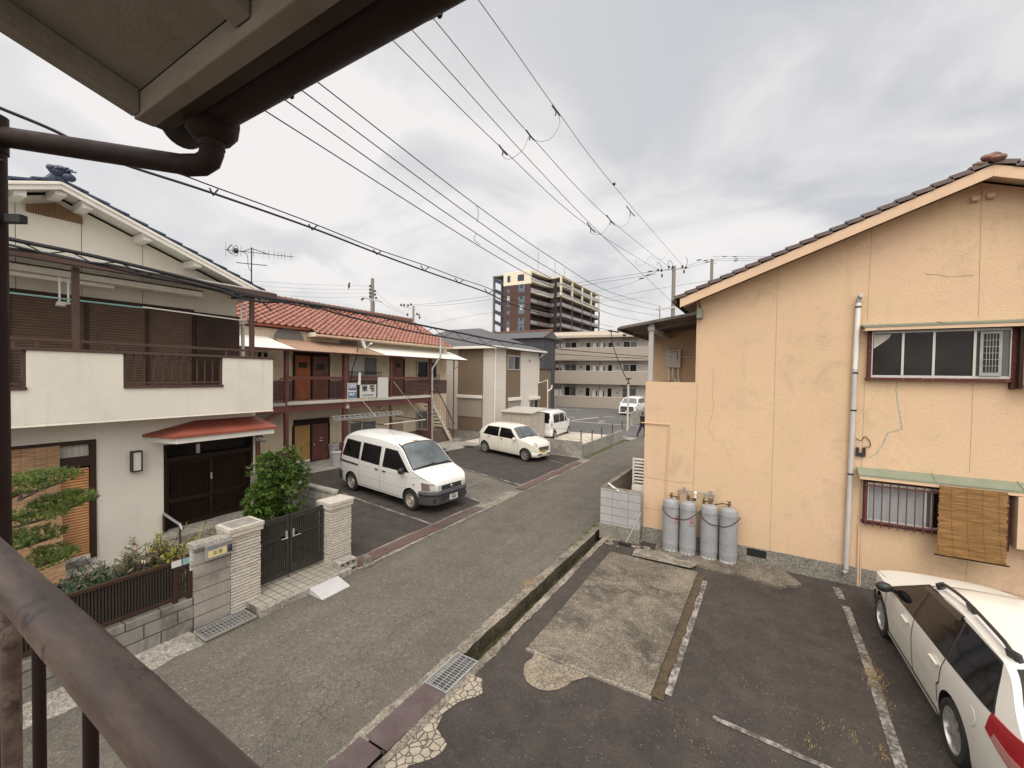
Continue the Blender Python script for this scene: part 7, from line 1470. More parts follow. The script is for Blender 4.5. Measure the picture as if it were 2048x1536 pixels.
for k in range(nf):
    z = ZT - 2.96 * (k + 1) + .1; cream = k < 2; mt = M['towercream'] if cream else M['maroon']
    P = [(xB, yA + .1), (xB + .2, yA + 3.5), (C2.x, C2.y), (xD, yD), (xD, yE)]
    b = MB(); b.prism([(x, y, z) for x, y in foot], (0, 0, .28)); slab = b.build('balcony', mt, TB); b = MB(); b2 = MB()
    for (xa, ya), (xb, yb2) in zip(P, P[1:]): b.bar((xa, ya, z + .75), (xb, yb2, z + .75), .08, .92)
    b.build('balustrade', M['towerbalc'] if not cream else plain('cream_glass', (.34, .34, .32), .4, .1), slab)
    if cream:
        for j in range(5): y = lerp(yD, yE, j / 4); b = MB(); b.box(xD - .3, xD + .15, y - .3, y + .3, z + .28, z + 2.96); b.build('cream_pier', M['towercream'], TB)
    else:
        b = MB()
        for j in range(5): y = lerp(yD, yE, j / 4); b.box(xD - .2, xD + .12, y - .2, y + .2, z + .28, z + 2.96)
        for j in range(12): f = j / 11; x = lerp(xB + .2, C2.x, f); y = lerp(yA + 3.5, C2.y, f); b.box(x - .1, x + .12, y - .1, y + .1, z + .28, z + 1.3)
        b.build('balcony_screen', M['maroon'], TB)
    if k:
        for px, wd, mt2 in ((1018, .9, 'towerblue'), (1044, 2.0, 'towerblue')):
            q = AY(px, 600, yA); b = MB(); b.box(q.x - wd / 2, q.x + wd / 2, yA - .34, yA - .301, z + .1, z + 2.85 if k % 2 else z + 1.9); b.build('blue_panel', M[mt2], TB)
            b = MB(); b.box(q.x - .4, q.x + .4, yA - .36, yA - .341, z + 1.2, z + 2.3); b.build('window', M['towerslate'] if (k + int(px)) % 3 else M['signwhite'], TB)
b = MB(); b.prism([(x, y, ZT - .35) for x, y in foot], (0, 0, .6)); b.build('roof_slab', M['towercream'], TB)
for px, py, s_ in ((1019, 559, .5), (1043, 556, 1.0)): q = AY(px, py, yA); b = MB(); b.box(q.x - s_, q.x + s_, yA - .37, yA - .351, q.z - .9, q.z + .9); b.build('window', M['towerslate'], TB)
xs0 = AY(987, 600, yA + 1).x; zs_ = AY(995, 553, yA).z
b = MB(); b.box(xs0 + 2.2, xA - .01, yA + 1.5, yA + 8, -.03, zs_); b.build('stair_wall', M['towerslate'], TB); b = MB(); b.box(xs0, xs0 + .5, yA + .6, yA + 1.2, -.03, zs_); b.box(xs0, xA, yA + .5, yA + 8, zs_ + .001, zs_ + .35); b.build('stair_frame', M['towerframe'], TB); b = MB()
for k in range(nf): z = zs_ - 3 * (k + .5); b.bar((xs0 + .4, yA + .8, z + .8), (xA - .1, yA + .8, z - .9), .15, 1.0)
b.build('stair_flight', M['towerslate'], TB)
for px, py0, py1 in ((1076, 505, 543), (1110, 522, 548), (1129, 536, 552)): q = AD(px, py1, 121); r_ = AD(px, py0, 121); b = MB(); b.tube([(q.x, q.y, q.z - .5), (q.x, q.y, r_.z)], .09, 6); b.build('rooftop_mast', M['steelgrey'], TB)
# block wall across the street and short pole beside the minivan
q0, q1 = AG(1236, 843), AG(1284, 812); q0 = V((-9.25, 34.3, 0)); q1 = V((-8.6, 48, 0)); b = MB(); b.prism([(q0.x, q0.y, -.02), (q0.x + .15, q0.y, -.02), (q1.x + .15, q1.y, -.02), (q1.x, q1.y, -.02)], (0, 0, 1.15)); solo(b, 'street_wall', M['conc'], 'pale block wall along the side street past the crossing', 'wall', bevel=.01)
b = MB(); poly_sheet(b, [(q0.x + .2, 34.004), (-2, 34.004), (-2, 60), (q1.x + .2, 60)], 0); struct(b, 'side_street', M['far'])
for k, (pts, w_) in enumerate(([(-26, 44.2), (-16, 46.2)], .15) if False else [([(-24.5, 46.5), (-18, 46.0)], .18), ([(-22.5, 43), (-18.5, 42.7)], .18), ([(-14.6, 34.9), (-13.6, 39.2)], .18), ([(-13.4, 40.3), (-12.2, 40.3)], .15), ([(-40, 34.1), (-4, 34.3)], .14), ([(-16, 37.6), (-15.4, 37.6)], .18), ([(-12.6, 36.4), (-12.1, 36.4)], .2), ([(-12.2, 35.0), (-11.8, 35.6)], .2)]): wline('parking_line', pts, w_, 'linefar', .012, lot=False)
# ---------------------------------------------------------------- plants
def leafquad(mb, p, d, n, L, Wd, m=0, fold=.25):
    d = d.normalized(); s_ = d.cross(n); s_ = s_.normalized() if s_.length > 1e-4 else d.orthogonal().normalized(); n2 = s_.cross(d); a = p; m_ = p + d * L * .5 - n2 * fold * Wd * .2; e = p + d * L
    mb.add([a, p + d * L * .42 + s_ * Wd / 2 + n2 * fold * Wd * .5, e, p + d * L * .42 - s_ * Wd / 2 + n2 * fold * Wd * .5, m_], [(0, 4, 1), (4, 2, 1), (0, 3, 4), (4, 3, 2)], m, True)
def rv(r, up=0): v = V((r.gauss(0, 1), r.gauss(0, 1), r.gauss(0, 1) + up)); return v.normalized()
# dense shrub behind the gate
c = AX(556, 985, -8.55); r = random.Random(31)
t = thing('camellia_shrub', 'dense glossy green shrub behind the double gate', 'shrub', (c.x, c.y, .1))
ztop, zbot = AX(556, 906, -8.55).z, .35; rx = abs(AX(612, 985, -8.55).y - AX(500, 985, -8.55).y) / 2
b = MB(); b.tube(spline([(c.x, c.y, .05), (c.x + .05, c.y, .5), (c.x - .03, c.y + .04, 1.1), (c.x, c.y, ztop - .2)]), .035, 8)
blobs = []
for k in range(46):
    f = r.random(); z = lerp(zbot + .1, ztop - .16, f); pr = math.sin(math.pi * min(.95, max(.12, .16 + .66 * f))) ** .6; a = r.uniform(0, 6.28); q = pr * rx * r.uniform(.45, .86); blobs.append((V((c.x + q * math.cos(a) * .85, c.y + q * math.sin(a), z)), r.uniform(.17, .27)))
for p, s_ in blobs: b.tube([(c.x, c.y, max(.3, p.z - .3)), (c.x * .5 + p.x * .5, c.y * .5 + p.y * .5, p.z - .12), p], [.02, .012, .006], 5)
b.build('trunk', M['bark'], t)
b = MB()
for p, s_ in blobs:
    for j in range(44):
        n = rv(r, .25); q = p + n * s_ * r.uniform(.65, 1.05)
        for l_ in range(6): d = (n + rv(r) * .8).normalized(); leafquad(b, q, d, V((0, 0, 1)), r.uniform(.08, .13), r.uniform(.038, .052))
b.build('crown', M['camellia'], t)
# cloud-pruned pine
t = thing('garden_pine', 'cloud-pruned pine with layered needle pads in front of the reed blind', 'tree', (-8.7, .45, .06)); r = random.Random(17)
pads = [(85, 957, 75, 34, -8.9), (40, 975, 60, 40, -8.6), (130, 1003, 62, 24, -8.7), (70, 1030, 70, 22, -8.6), (150, 994, 38, 16, -8.7), (70, 1072, 62, 24, -8.7), (30, 1085, 40, 22, -8.5), (108, 1108, 44, 22, -8.5), (80, 1124, 34, 14, -8.5)]
base = V((-8.9, .55, .06)); top = AX(40, 985, -8.9); b = MB(); tr = spline([base, base + V((.12, -.15, .5)), V((-8.8, .35, 1.1)), V((-8.85, .25, 1.7)), top], 5); b.tube(tr, [lerp(.10, .035, i / (len(tr) - 1)) for i in range(len(tr))], 9)
nb = MB()
for px, py, wx, wz, x in pads:
    q = AX(px, py, x); e = AX(px + wx, py, x); ry = abs(e.y - q.y); rz = abs(AX(px, py + wz, x).z - q.z); st_ = min(tr, key=lambda p: abs(p.z - (q.z - .15))); b.tube(spline([st_, (st_ + q) / 2 + V((.05, 0, -.08)), q + V((0, 0, -rz * .6)), q + V((0, ry * .6, -rz * .3))], 4), .018, 6)
    for j in range(int(230 * ry / .35)):
        a = r.uniform(0, 6.28); k = math.sqrt(r.random()); h = r.uniform(-.55, 1) * math.sqrt(max(0, 1 - k * k)); p = V((q.x + .42 * k * math.cos(a), q.y + ry * k * math.sin(a), q.z + rz * h * .5))
        up = (V((0, 0, .9)) + rv(r) * .55 + V((k * math.cos(a), k * math.sin(a), 0)) * .6).normalized(); L = r.uniform(.055, .09)
        for l_ in range(9):
            d = (up + rv(r) * .75).normalized(); s_ = d.orthogonal().normalized() * .0042; nb.quad(p - s_, p + s_, p + d * L)
b.build('trunk', M['bark'], t); nb.build('crown', M['pine'], t)
# nandina and low garden plants
def nandina(cx, cy, z0, h, n, seed, mats, label, sp=.3):
    r = random.Random(seed); t = thing('nandina', label, 'plant', (cx, cy, z0), 0, 'nandina plants behind the lattice fence'); s_ = MB(); l_ = MB()
    for k in range(n):
        a = r.uniform(0, 6.28); tip = V((cx + sp * r.random() * math.cos(a), cy + sp * 1.6 * r.random() * math.sin(a), z0 + h * r.uniform(.7, 1.05))); bs = V((cx + r.uniform(-.08, .08), cy + r.uniform(-.1, .1), z0)); s_.tube(spline([bs, (bs + tip) / 2 + V((0, 0, .05)), tip], 3), .005, 5)
        for j in range(13):
            q = bs.lerp(tip, r.uniform(.35, 1.0)); ax = (rv(r, .35) + V((math.cos(a), math.sin(a), 0)) * .3).normalized(); L = r.uniform(.12, .22); s_.tube([q, q + ax * L], .003, 3, cap=False)
            for i in range(6):
                f = (i + 1) / 6
                for sg in (-1, 1): d = (ax * .6 + ax.orthogonal().normalized() * sg + rv(r) * .35).normalized(); leafquad(l_, q + ax * L * f, d, V((0, 0, 1)), r.uniform(.055, .085), .026, 1 if (len(mats) > 1 and f > .6 and r.random() < .5) else 0)
    s_.build('stem', M['bark'], t); l_.build('leaves', [M[q] for q in mats], t)
for px, py, x, h, n, sd, mats, lb, sp in ((340, 1075, -8.1, 1.05, 13, 3, ('nandinay', 'nandina'), 'bright yellow-green nandina beside the letterbox wall', .34), (290, 1090, -8.3, 1.0, 12, 4, ('nandina', 'nandinap'), 'pink-tipped nandina against the middle of the white wall', .34), (235, 1100, -8.4, .95, 12, 5, ('nandina', 'nandinap'), 'loose green nandina with pale tips next to the louvred shutter', .36), (265, 1110, -8.1, .8, 10, 6, ('nandina', 'nandinap'), 'low pale-tipped nandina just behind the lattice fence', .34)):
    q = AX(px, py, x); nandina(x, q.y, .06, q.z - .12, n, sd, mats, lb, sp)
r = random.Random(77); b = MB()
def gch(x, y): return .22 + .95 * max(0, 1 - abs(x + 8.0) / 1.6) * (.8 + .2 * math.sin(y * 4)) * (1 if y < 2.6 else .5)
b.grid(lambda u, v: (lerp(-10.3, -7.72, 1 - u), lerp(-1.4, 2.95, v), .02 + .86 * gch(lerp(-10.3, -7.72, 1 - u), lerp(-1.4, 2.95, v)) * min(1, 8 * u * (1 - u) + .05)), 18, 26)
for k in range(6500):
    y = r.uniform(-1.4, 2.95); x = r.uniform(-10.3, -7.75); p = V((x, y, gch(x, y) * r.uniform(.72, 1.08))); leafquad(b, p, rv(r, .5), V((0, 0, 1)), r.uniform(.05, .10), .035)
o = b.build('ground_cover', M['groundcover']); o['kind'] = 'stuff'; tag(o, 'dark low ground cover filling the garden behind the lattice fence', 'ground cover')
# weeds
def weeds(name, pts, mat, h, sd, spread=.05):
    r = random.Random(sd); b = MB()
    for (x, y, n, hh) in pts:
        for k in range(n):
            p = V((x + r.gauss(0, spread), y + r.gauss(0, spread * 1.6), .0)); a = r.uniform(0, 6.3); d = V((math.cos(a), math.sin(a), 0)) * .0028; L = hh * r.uniform(.25, .85); ln = V((r.gauss(0, .5), r.gauss(0, .5), 1)).normalized() * L; b.quad(p - d, p + d, p + ln)
    o = b.build(name, M[mat]); o['kind'] = 'stuff'; return o
weeds('dry_weeds', [(1.37, 7.6, 90, .08), (1.36, 7.35, 220, .12), (1.35, 7.1, 150, .10), (1.36, 7.9, 70, .06), (.95, 5.95, 40, .06), (.7, 6.0, 30, .05), (.1, 6.15, 24, .04), (-.1, 6.3, 20, .04), (.35, 6.05, 24, .04), (-.75, 5.15, 20, .035), (-.6, 4.95, 20, .035), (-.9, 5.3, 20, .035), (.2, 5.2, 20, .03), (1.2, 5.85, 60, .06), (.55, 5.6, 50, .06), (1.4, 6.8, 60, .06), (-.45, 4.9, 30, .04), (-.2, 4.6, 30, .05), (-3.72, 7.3, 120, .10), (-3.75, 7.0, 150, .12), (-3.73, 6.5, 60, .06), (-3.72, 8.6, 40, .05), (-3.7, 5.6, 50, .05), (-3.25, 7.6, 60, .05), (-3.25, 6.4, 50, .05), (-6.9, 8.75, 40, .07)] + [(-1.05 + .03 * math.sin(k), 5.4 + k * .16, 14, .035) for k in range(24)] + [(-3.22, 4.7 + k * .3, 10, .035) for k in range(16)], 'drygrass', .1, 3)
weeds('green_weeds', [(-3.72, 9.6, 200, .13), (-3.72, 9.2, 160, .12), (-3.75, 10.1, 160, .14), (-3.74, 10.7, 160, .13), (-3.72, 8.9, 90, .08), (-7.0, 7.25, 60, .05), (-6.92, 2.9, 40, .05), (-6.92, 3.3, 40, .05), (-2.92, 6.8, 30, .04), (-2.93, 7.4, 30, .04), (-3.44, 4.85, 30, .05)] + [(-6.90, 2.8 + k * .12, 14, .03) for k in range(8)], 'grass', .1, 4)
# ---------------------------------------------------------------- poles and wires
def pole_thing(px, pyt, dist, r0, label, arms):
    p = AD(px, pyt, dist); t = thing('utility_pole', label, 'utility pole', (p.x, p.y, 0), 0, 'concrete utility poles'); b = MB(); b.tube([(p.x, p.y, -.1), (p.x, p.y, p.z)], [r0 * 1.35, r0], 14); b.build('pole', M['polec'], t)
    for (pa, pb_, w_) in arms: a, c = AD(pa[0], pa[1], dist), AD(pb_[0], pb_[1], dist - .1); b = MB(); b.bar(a, c, w_, w_); b.build('crossarm', M['galv'] if w_ < .15 else M['steelgrey'], t)
    return t, p
PD = 34
t1, P1 = pole_thing(1348, 532, PD, .14, 'concrete utility pole straight down the road with two crossarms', [((1318, 541), (1379, 535), .10), ((1313, 619), (1364, 613), .12)])
b = MB()
for px, py in ((1323, 541), (1345, 535), (1372, 535), (1316, 540), (1338, 534), (1365, 533)): q = AD(px, py, PD - .2); b.ball(q, (.09, .09, .11))
for px, py in ((1324, 551), (1368, 543)): q = AD(px, py, PD - .2); b.ball(q, (.07, .07, .17))
b.build('insulator', M['insul'], t1)
b = MB(); q = AD(1319.5, 612, PD); e = AD(1319.5, 637, PD); b.tube([q, e], .06, 6); b.build('bracket', M['steelgrey'], t1)
b = MB(); 
for pts in (((1314, 530), (1316, 524), (1322, 532), (1323, 541)), ((1336, 533), (1338, 521), (1344, 526), (1345, 535)), ((1372, 535), (1375, 520), (1371, 514))): b.tube(spline([AD(px, py, PD - .3) for px, py in pts], 5), .018, 5)
b.build('jumper', M['cable'], t1)
t2, P2 = pole_thing(1424, 519, 44, .15, 'concrete utility pole seen just above the yellow house roof', [((1424, 522), (1433, 520), .08), ((1426, 527), (1434, 525), .08)])
t3, P3 = pole_thing(745, 557, 36, .14, 'concrete utility pole behind the salmon roof with a rusty crossarm', [((729, 596), (764, 604), .12), ((739.6, 578), (739.6, 604), .06)])
b = MB()
for px, py in ((740, 572), (740, 579), (740, 586), (740, 593), (726, 597), (724, 599), (750, 582), (750, 589), (752, 596)): b.ball(AD(px, py, 35.8), (.09, .09, .10))
b.build('insulator', M['insul'], t3); b = MB(); b.tube([AD(749, 604, 36), AD(748.5, 630, 36)], .03, 6); b.build('conduit', M['polec'], t3)
t4, P4 = pole_thing(827, 612, 60, .13, 'slim more distant utility pole at the right end of the salmon ridge', [((805, 613), (831, 618), .12), ((830, 629), (841, 633), .14)])
b = MB()
for px, py in ((802, 610), (808, 610), (816, 611), (822, 609), (838, 630), (834, 628), (839, 635), (815, 629)): b.ball(AD(px, py, 60), (.14, .14, .2))
b.build('insulator', M['insul'], t4)
q = AG(1255, 853); p = AD(1257, 756, 31); t5 = thing('lamp_post', 'slim pale service pole with a small dark head in front of the white minivan', 'pole', (p.x, p.y, 0)); b = MB(); b.tube([(p.x, p.y, 0), (p.x, p.y, p.z - .4)], [.085, .07], 10); b.build('pole', M['concpale'], t5); b = MB(); b.tube([(p.x, p.y, p.z - .4), (p.x, p.y, p.z)], .045, 8); b.bar((p.x - .2, p.y, p.z - .12), (p.x + .2, p.y, p.z - .02), .08, .1); b.ball((p.x, p.y, p.z - .4), (.11, .11, .09)); b.build('head', M['insul'], t5)
P5 = p
def wire(pts, r_, label, grp, mat='cable', name='power_line', per=6):
    b = MB(); b.tube(spline(pts, per), r_, 6); return solo(b, name, M[mat], label, 'wire', grp)
def onx(x, L): return [AX(px, py, x) for px, py in L]
gU = 'upper power lines over the street'
wire([AX(957, 0, -5.6) + (AX(957, 0, -5.6) - AX(1228, 372, -5.75)) * 1.2] + onx(-5.6, [(957, 0)]) + [AX(1112, 218, -5.66), AX(1228, 372, -5.75), AD(1365, 531, PD)], .009, 'right-hand and steepest of the four upper power lines, with a bird on it', gU)
wire([AX(880, 53, -5.9) + (AX(880, 53, -5.9) - AX(1058, 268, -5.95)) * .8] + [AX(880, 53, -5.9), AX(1058, 268, -5.95), AX(1221, 440, -6.0), AD(1338, 534, PD)], .009, 'second from the right of the four upper power lines', gU)
wire([AX(824, 60, -6.1) + (AX(824, 60, -6.1) - AX(1050, 310, -6.1)) * .8] + [AX(824, 60, -6.1), AX(1050, 310, -6.1), AX(1183, 450, -6.1), AX(1290, 553, -6.1), AD(1345, 605, PD)], .009, 'third from the right of the four upper power lines, dropping lowest to the pole', gU)
wire([AX(783, 78, -6.3) + (AX(783, 78, -6.3) - AX(1005, 298, -6.3)) * .8] + [AX(783, 78, -6.3), AX(1005, 298, -6.3), AX(1183, 457, -6.3), AD(1316, 540, PD)], .009, 'leftmost of the four upper power lines', gU)
gL = 'lower power lines over the street'
LW = [((630, 160), (955, 412), (1110, 520), (1220, 584), (1318, 612), 'highest'), ((600, 178), (953, 440), (1095, 535), (1220, 598), (1318, 621), 'second highest'), ((563, 195), (953, 467), (1096, 553), (1220, 613), (1318, 631), 'second lowest'), ((523, 217), (953, 489), (1090, 566), (1215, 626), (1282, 641), 'lowest')]
for i, L in enumerate(LW): x = -6.5 - .02 * i; P = onx(x, L[:4]) + [AD(*L[4], PD)]; P = [P[0] + (P[0] - P[1]) * .9] + P; wire(P, .010, L[5] + ' of the four lower power lines fanning out from under the gutter', gL)
def jumper(L, x, label): b = MB(); b.tube(spline(onx(x, L), 6), .006, 5); return solo(b, 'jumper_wire', M['cable'], label, 'wire', 'jumper loops between the power lines')
jumper([(1117, 230), (1119, 250), (1100, 278), (1075, 282), (1062, 272)], -5.75, 'drooping jumper loop nearest the camera on the right')
jumper([(1058, 272), (1045, 300), (1020, 318), (1005, 312), (1006, 300)], -6.1, 'drooping jumper loop nearest the camera on the left')
jumper([(1261, 425), (1256, 445), (1240, 454), (1222, 445)], -5.85, 'drooping jumper loop further along on the right'); jumper([(1221, 443), (1205, 466), (1185, 468), (1180, 456)], -6.15, 'drooping jumper loop further along in the middle')
jumper([(1334, 502), (1332, 512), (1318, 520), (1301, 512)], -5.95, 'small jumper loop close to the pole on the right'); jumper([(1300, 512), (1288, 528), (1275, 530), (1271, 518)], -6.2, 'small jumper loop close to the pole on the left')
jumper([(953, 411), (957, 425), (954, 445)], -6.5, 'short jumper between the two topmost lower lines'); jumper([(953, 467), (948, 478), (960, 490)], -6.55, 'short jumper between the two bottom lower lines')
b = MB()
for px, py, x in ((1112, 222, -5.66), (1060, 271, -5.95), (1006, 301, -6.3), (1261, 423, -5.8), (1221, 441, -6.0), (1182, 456, -6.3)):
    q = AX(px, py, x); b2 = MB(); e = AX(px - 8, py - 11, x); f = AX(px + 8, py + 9, x); b2.tube([e, q, f], .022, 6); b2.tube([q, AX(px - 1, py + 9, x)], .02, 6); solo(b2, 'line_clamp', M['insul'], 'black clamp on an upper power line where a jumper loop joins', 'clamp', 'clamps on the upper power lines')
q = AX(1228, 371, -5.75); t = thing('bird', 'small dark bird perched on the steepest upper power line', 'bird', q)
b = MB(); b.ball(q + V((0, 0, .06)), (.06, .10, .055), 12, 8); b.ball(q + V((.0, .08, .12)), (.04, .045, .04), 10, 6); b.tube([q + V((0, -.07, .05)), q + V((0, -.2, .0))], [.03, .012], 6); b.tube([q + V((0, .115, .115)), q + V((0, .145, .11))], [.012, .003], 6); b.tube([q + V((.02, 0, .03)), q + V((.02, .01, -.01))], .006, 4); b.tube([q + V((-.02, 0, .03)), q + V((-.02, .01, -.01))], .006, 4); b.build('body', plain('bird_feather', (.05, .045, .04), .9, .3, 30), t)
q = AD(698, 571.5, 35.5); b = MB(); b.ball(q, (.09, .09, .2), 8, 6); b.ball(q + V((.05, 0, .2)), (.07, .07, .08), 8, 6); b.tube([q + V((-.03, 0, -.1)), q + V((-.08, 0, -.32))], [.05, .02], 5); solo(b, 'bird', M['insul'], 'tiny dark bird perched on the wires left of the pole behind the salmon roof', 'bird')
# communication cables
gC = 'communication cables along the street'
CU1 = [(0, 216), (110, 262), (230, 322), (424, 386), (624, 456), (753, 506), (848, 541), (917, 565), (976, 586), (1072, 622), (1150, 642), (1222, 662)]
wire([AX(-60, 190, -6.75)] + onx(-6.75, CU1[:9]) + [AX(1072, 624, -6.6), AD(1222, 662, 30)], .018, 'upper communication cable below the power lines, hung with ties', gC, name='communication_cable')
wire([AX(200, 320, -6.75)] + onx(-6.75, [(340, 343), (424, 372), (624, 446), (753, 498), (848, 530), (917, 556), (976, 576)]) + [AX(1072, 614, -6.6), AD(1225, 654, 30)], .010, 'thin carrier wire just above the upper communication cable', gC, name='communication_cable')
for px, py0, py1 in ((426, 376, 391), (624, 448, 460), (753, 499, 509), (848, 531, 542), (917, 557, 567), (976, 577, 588)):
    a, m_, c = AX(px - 7, py0, -6.75), AX(px, py1, -6.75), AX(px + 10, py0 + 3, -6.75); b = MB(); b.tube([a, a.lerp(m_, .6) + V((0, 0, .01)), m_, m_.lerp(c, .6), c], .012, 5); solo(b, 'cable_tie', M['cable'], 'small black tie between the upper communication cable and its carrier wire', 'tie', 'ties on the upper communication cable')
LB = [(-60, 455), (20, 478), (200, 515), (400, 563), (515, 592), (700, 622), (900, 662), (1055, 690), (1180, 703), (1296, 712)]
wire(onx(-6.6, LB[:8]) + [AD(1180, 704, 26), AD(1296, 713, 33)], .024, 'thick black communication cable crossing in front of the white house and salmon roof', gC, name='communication_cable')
LB2 = [(-60, 478), (20, 497), (120, 512), (300, 553), (420, 578), (515, 603), (600, 606), (700, 634), (830, 664), (900, 676), (1055, 703), (1150, 710), (1180, 711)]
wire(onx(-6.6, LB2[:11]) + [AD(1180, 712, 26), AD(1296, 718, 33)], .017, 'second black cable sagging below the thick one and laced to it', gC, name='communication_cable')
wire(onx(-6.58, [(-60, 470), (20, 490), (150, 520), (250, 535), (420, 575), (560, 604), (640, 618)]), .014, 'short third black cable tangled between the two laced cables in front of the white house', gC, name='communication_cable')
zz = []; xs_ = [20]
def along(L, px):
    for (a, ya), (c, yc) in zip(L, L[1:]):
        if a <= px <= c: return lerp(ya, yc, (px - a) / (c - a))
    return L[-1][1]
b = MB(); px = 40; up = True; P = []; step = 26
while px < 1040:
    P.append(AX(px, along(LB if up else LB2, px), -6.6)); up = not up; px += step * (1.9 if px < 500 else 1.2 if px < 760 else .8)
b.tube(P, .008, 5); solo(b, 'cable_lacing', M['cable'], 'zigzag lacing wire between the two thick black cables', 'wire')
wire([AD(1222, 662, 30), AD(1226, 690, 30.2), AD(1238, 725, 30.6), AD(1250, 752, 31), P5 + V((0, 0, -.1))], .03, 'sagging black service cable dropping to the slim pale pole', gC, name='service_cable')
b = MB(); q = AD(1222, 662, 30); b.ball(q, (.10, .10, .10)); b.tube([q + V((-.25, 0, .05)), q + V((.5, .3, -.08))], .05, 6); b.tube([q + V((.75 + .0, .4, -.28)), q + V((.95, .4, -.3))], .09, 6); solo(b, 'cable_closure', M['insul'], 'black splice boxes where the service cable leaves the communication cables', 'splice box')
wire([AD(1110, 683, 38), AD(1200, 676, 38), AD(1296, 672, 38)], .012, 'thin dark wire across the second balcony of the grey apartments', 'thin wires before the grey apartments'); wire([AD(1108, 731, 40), AD(1200, 728, 40), AD(1296, 727, 40)], .02, 'dark wire across the middle windows of the grey apartments', 'thin wires before the grey apartments'); wire([AD(1100, 722, 36), AD(1190, 717, 36), AD(1296, 714, 36)], .014, 'dark wire sloping across the second storey parapet of the grey apartments', 'thin wires before the grey apartments')
gF = 'thin wires between the far poles'
k = 0
for a, m_, c, da, dc, lb in (((505, 562), (620, 569), (740, 572), 30, 36, 'topmost far wire running left from the pole behind the salmon roof'), ((520, 572), (630, 578), (740, 579), 30, 36, 'second far wire running left from the pole behind the salmon roof'), ((545, 582), (640, 586), (740, 586), 30, 36, 'third far wire running left from the pole behind the salmon roof'), ((580, 592), (660, 595), (740, 593), 30, 36, 'fourth far wire running left from the pole behind the salmon roof'),
        ((803, 610), (900, 603), (1318, 541), 60, 34, 'long thin wire from the slim distant pole to the road pole, upper'), ((828, 612), (930, 606), (1312, 548), 60, 34, 'long thin wire from the slim distant pole to the road pole, lower'), ((750, 589), (770, 610), (815, 632), 36, 58, 'wire sloping down right from the rusty crossarm'), ((750, 582), (785, 612), (830, 640), 36, 58, 'outer wire sloping down right from the pole behind the salmon roof'),
        ((1376, 531), (1402, 523), (1424, 518), 34, 44, 'uppermost wire between the road pole and the pole over the yellow roof'), ((1376, 536), (1402, 528), (1426, 522), 34, 44, 'lower wire between the road pole and the pole over the yellow roof'), ((1426, 513), (1470, 513), (1540, 513), 44, 46, 'topmost level wire leading right from the pole over the yellow roof'), ((1430, 518), (1470, 517), (1540, 516), 44, 46, 'middle level wire leading right from the pole over the yellow roof'), ((1433, 521), (1470, 521), (1540, 520), 44, 46, 'bottom level wire leading right from the pole over the yellow roof'),
        ((1200, 600), (1290, 582), (1420, 561), 60, 44, 'thin wire crossing behind the road pole at mid height'), ((860, 648), (985, 625), (1290, 595), 70, 60, 'thin wire crossing in front of the tower block'), ((1150, 590), (1240, 573), (1318, 541), 70, 34, 'thin wire coming from behind the tower to the road pole')):
    b = MB(); b.tube(spline([AD(*a, da), AD(*m_, (da + dc) / 2), AD(*c, dc)], 6), .014 if da > 40 else .010, 5); solo(b, 'far_wire', M['steelgrey'] if k < 4 else M['cable'], lb, 'wire', gF); k += 1
for px, py, d in ((1300, 543, 34), (1297, 550, 34), (1283, 557, 34), (1398, 520, 38), (1411, 521, 40), (1415, 524, 40), (1449, 513, 45), (1470, 513, 45), (1473, 518, 45), (1472, 522, 45)):
    q = AD(px, py, d); b = MB(); b.tube([q + V((-.22, 0, -.02)), q + V((.0, .0, .0)), q + V((.22, 0, .02))], [.02, .06, .02], 6); solo(b, 'line_insulator', M['insul'], 'small black in-line insulator on the thin wires near the road pole', 'insulator', 'in-line insulators near the road pole')
# ---------------------------------------------------------------- person walking past the corner
pp = AG(1284, 874); h = 1.62
t = thing('person', 'person in black walking past the corner of the yellow house', 'person', (pp.x, pp.y, .0), R(-35), local=True)
def skin(name, verts, edges, rad, mat, root, levels=2):
    me = bpy.data.meshes.new(name); me.from_pydata(verts, edges, []); o = bpy.data.objects.new(name, me); COL.objects.link(o); md = o.modifiers.new('skin', 'SKIN'); md.use_smooth_shade = True
    for i, s_ in enumerate(me.skin_vertices[0].data): s_.radius = (rad[i], rad[i]) if not isinstance(rad[i], tuple) else rad[i]; s_.use_root = (i == 0)
    o.modifiers.new('sub', 'SUBSURF').levels = levels; o.modifiers['sub'].render_levels = levels; me.materials.append(mat); o.parent = root; return o
sv = [(0, 0, .86), (0, 0, 1.05), (0, .0, 1.28), (0, .01, 1.38), (0, .03, 1.44), (.09, 0, .82), (.12, .16, .47), (.13, .06, .08), (.13, .19, .03), (-.09, 0, .82), (-.10, -.12, .46), (-.10, -.34, .12), (-.10, -.24, .03), (.19, 0, 1.33), (.23, -.10, 1.08), (.22, .02, .86), (-.19, 0, 1.33), (-.23, .08, 1.08), (-.20, .24, .92)]
se = [(0, 1), (1, 2), (2, 3), (3, 4), (0, 5), (5, 6), (6, 7), (7, 8), (0, 9), (9, 10), (10, 11), (11, 12), (2, 13), (13, 14), (14, 15), (2, 16), (16, 17), (17, 18)]
skin('body', sv, se, [.14, (.14, .11), (.16, .11), .07, .055, .10, .075, .05, .04, .10, .075, .05, .04, .06, .048, .038, .06, .048, .038], M['cloth'], t)
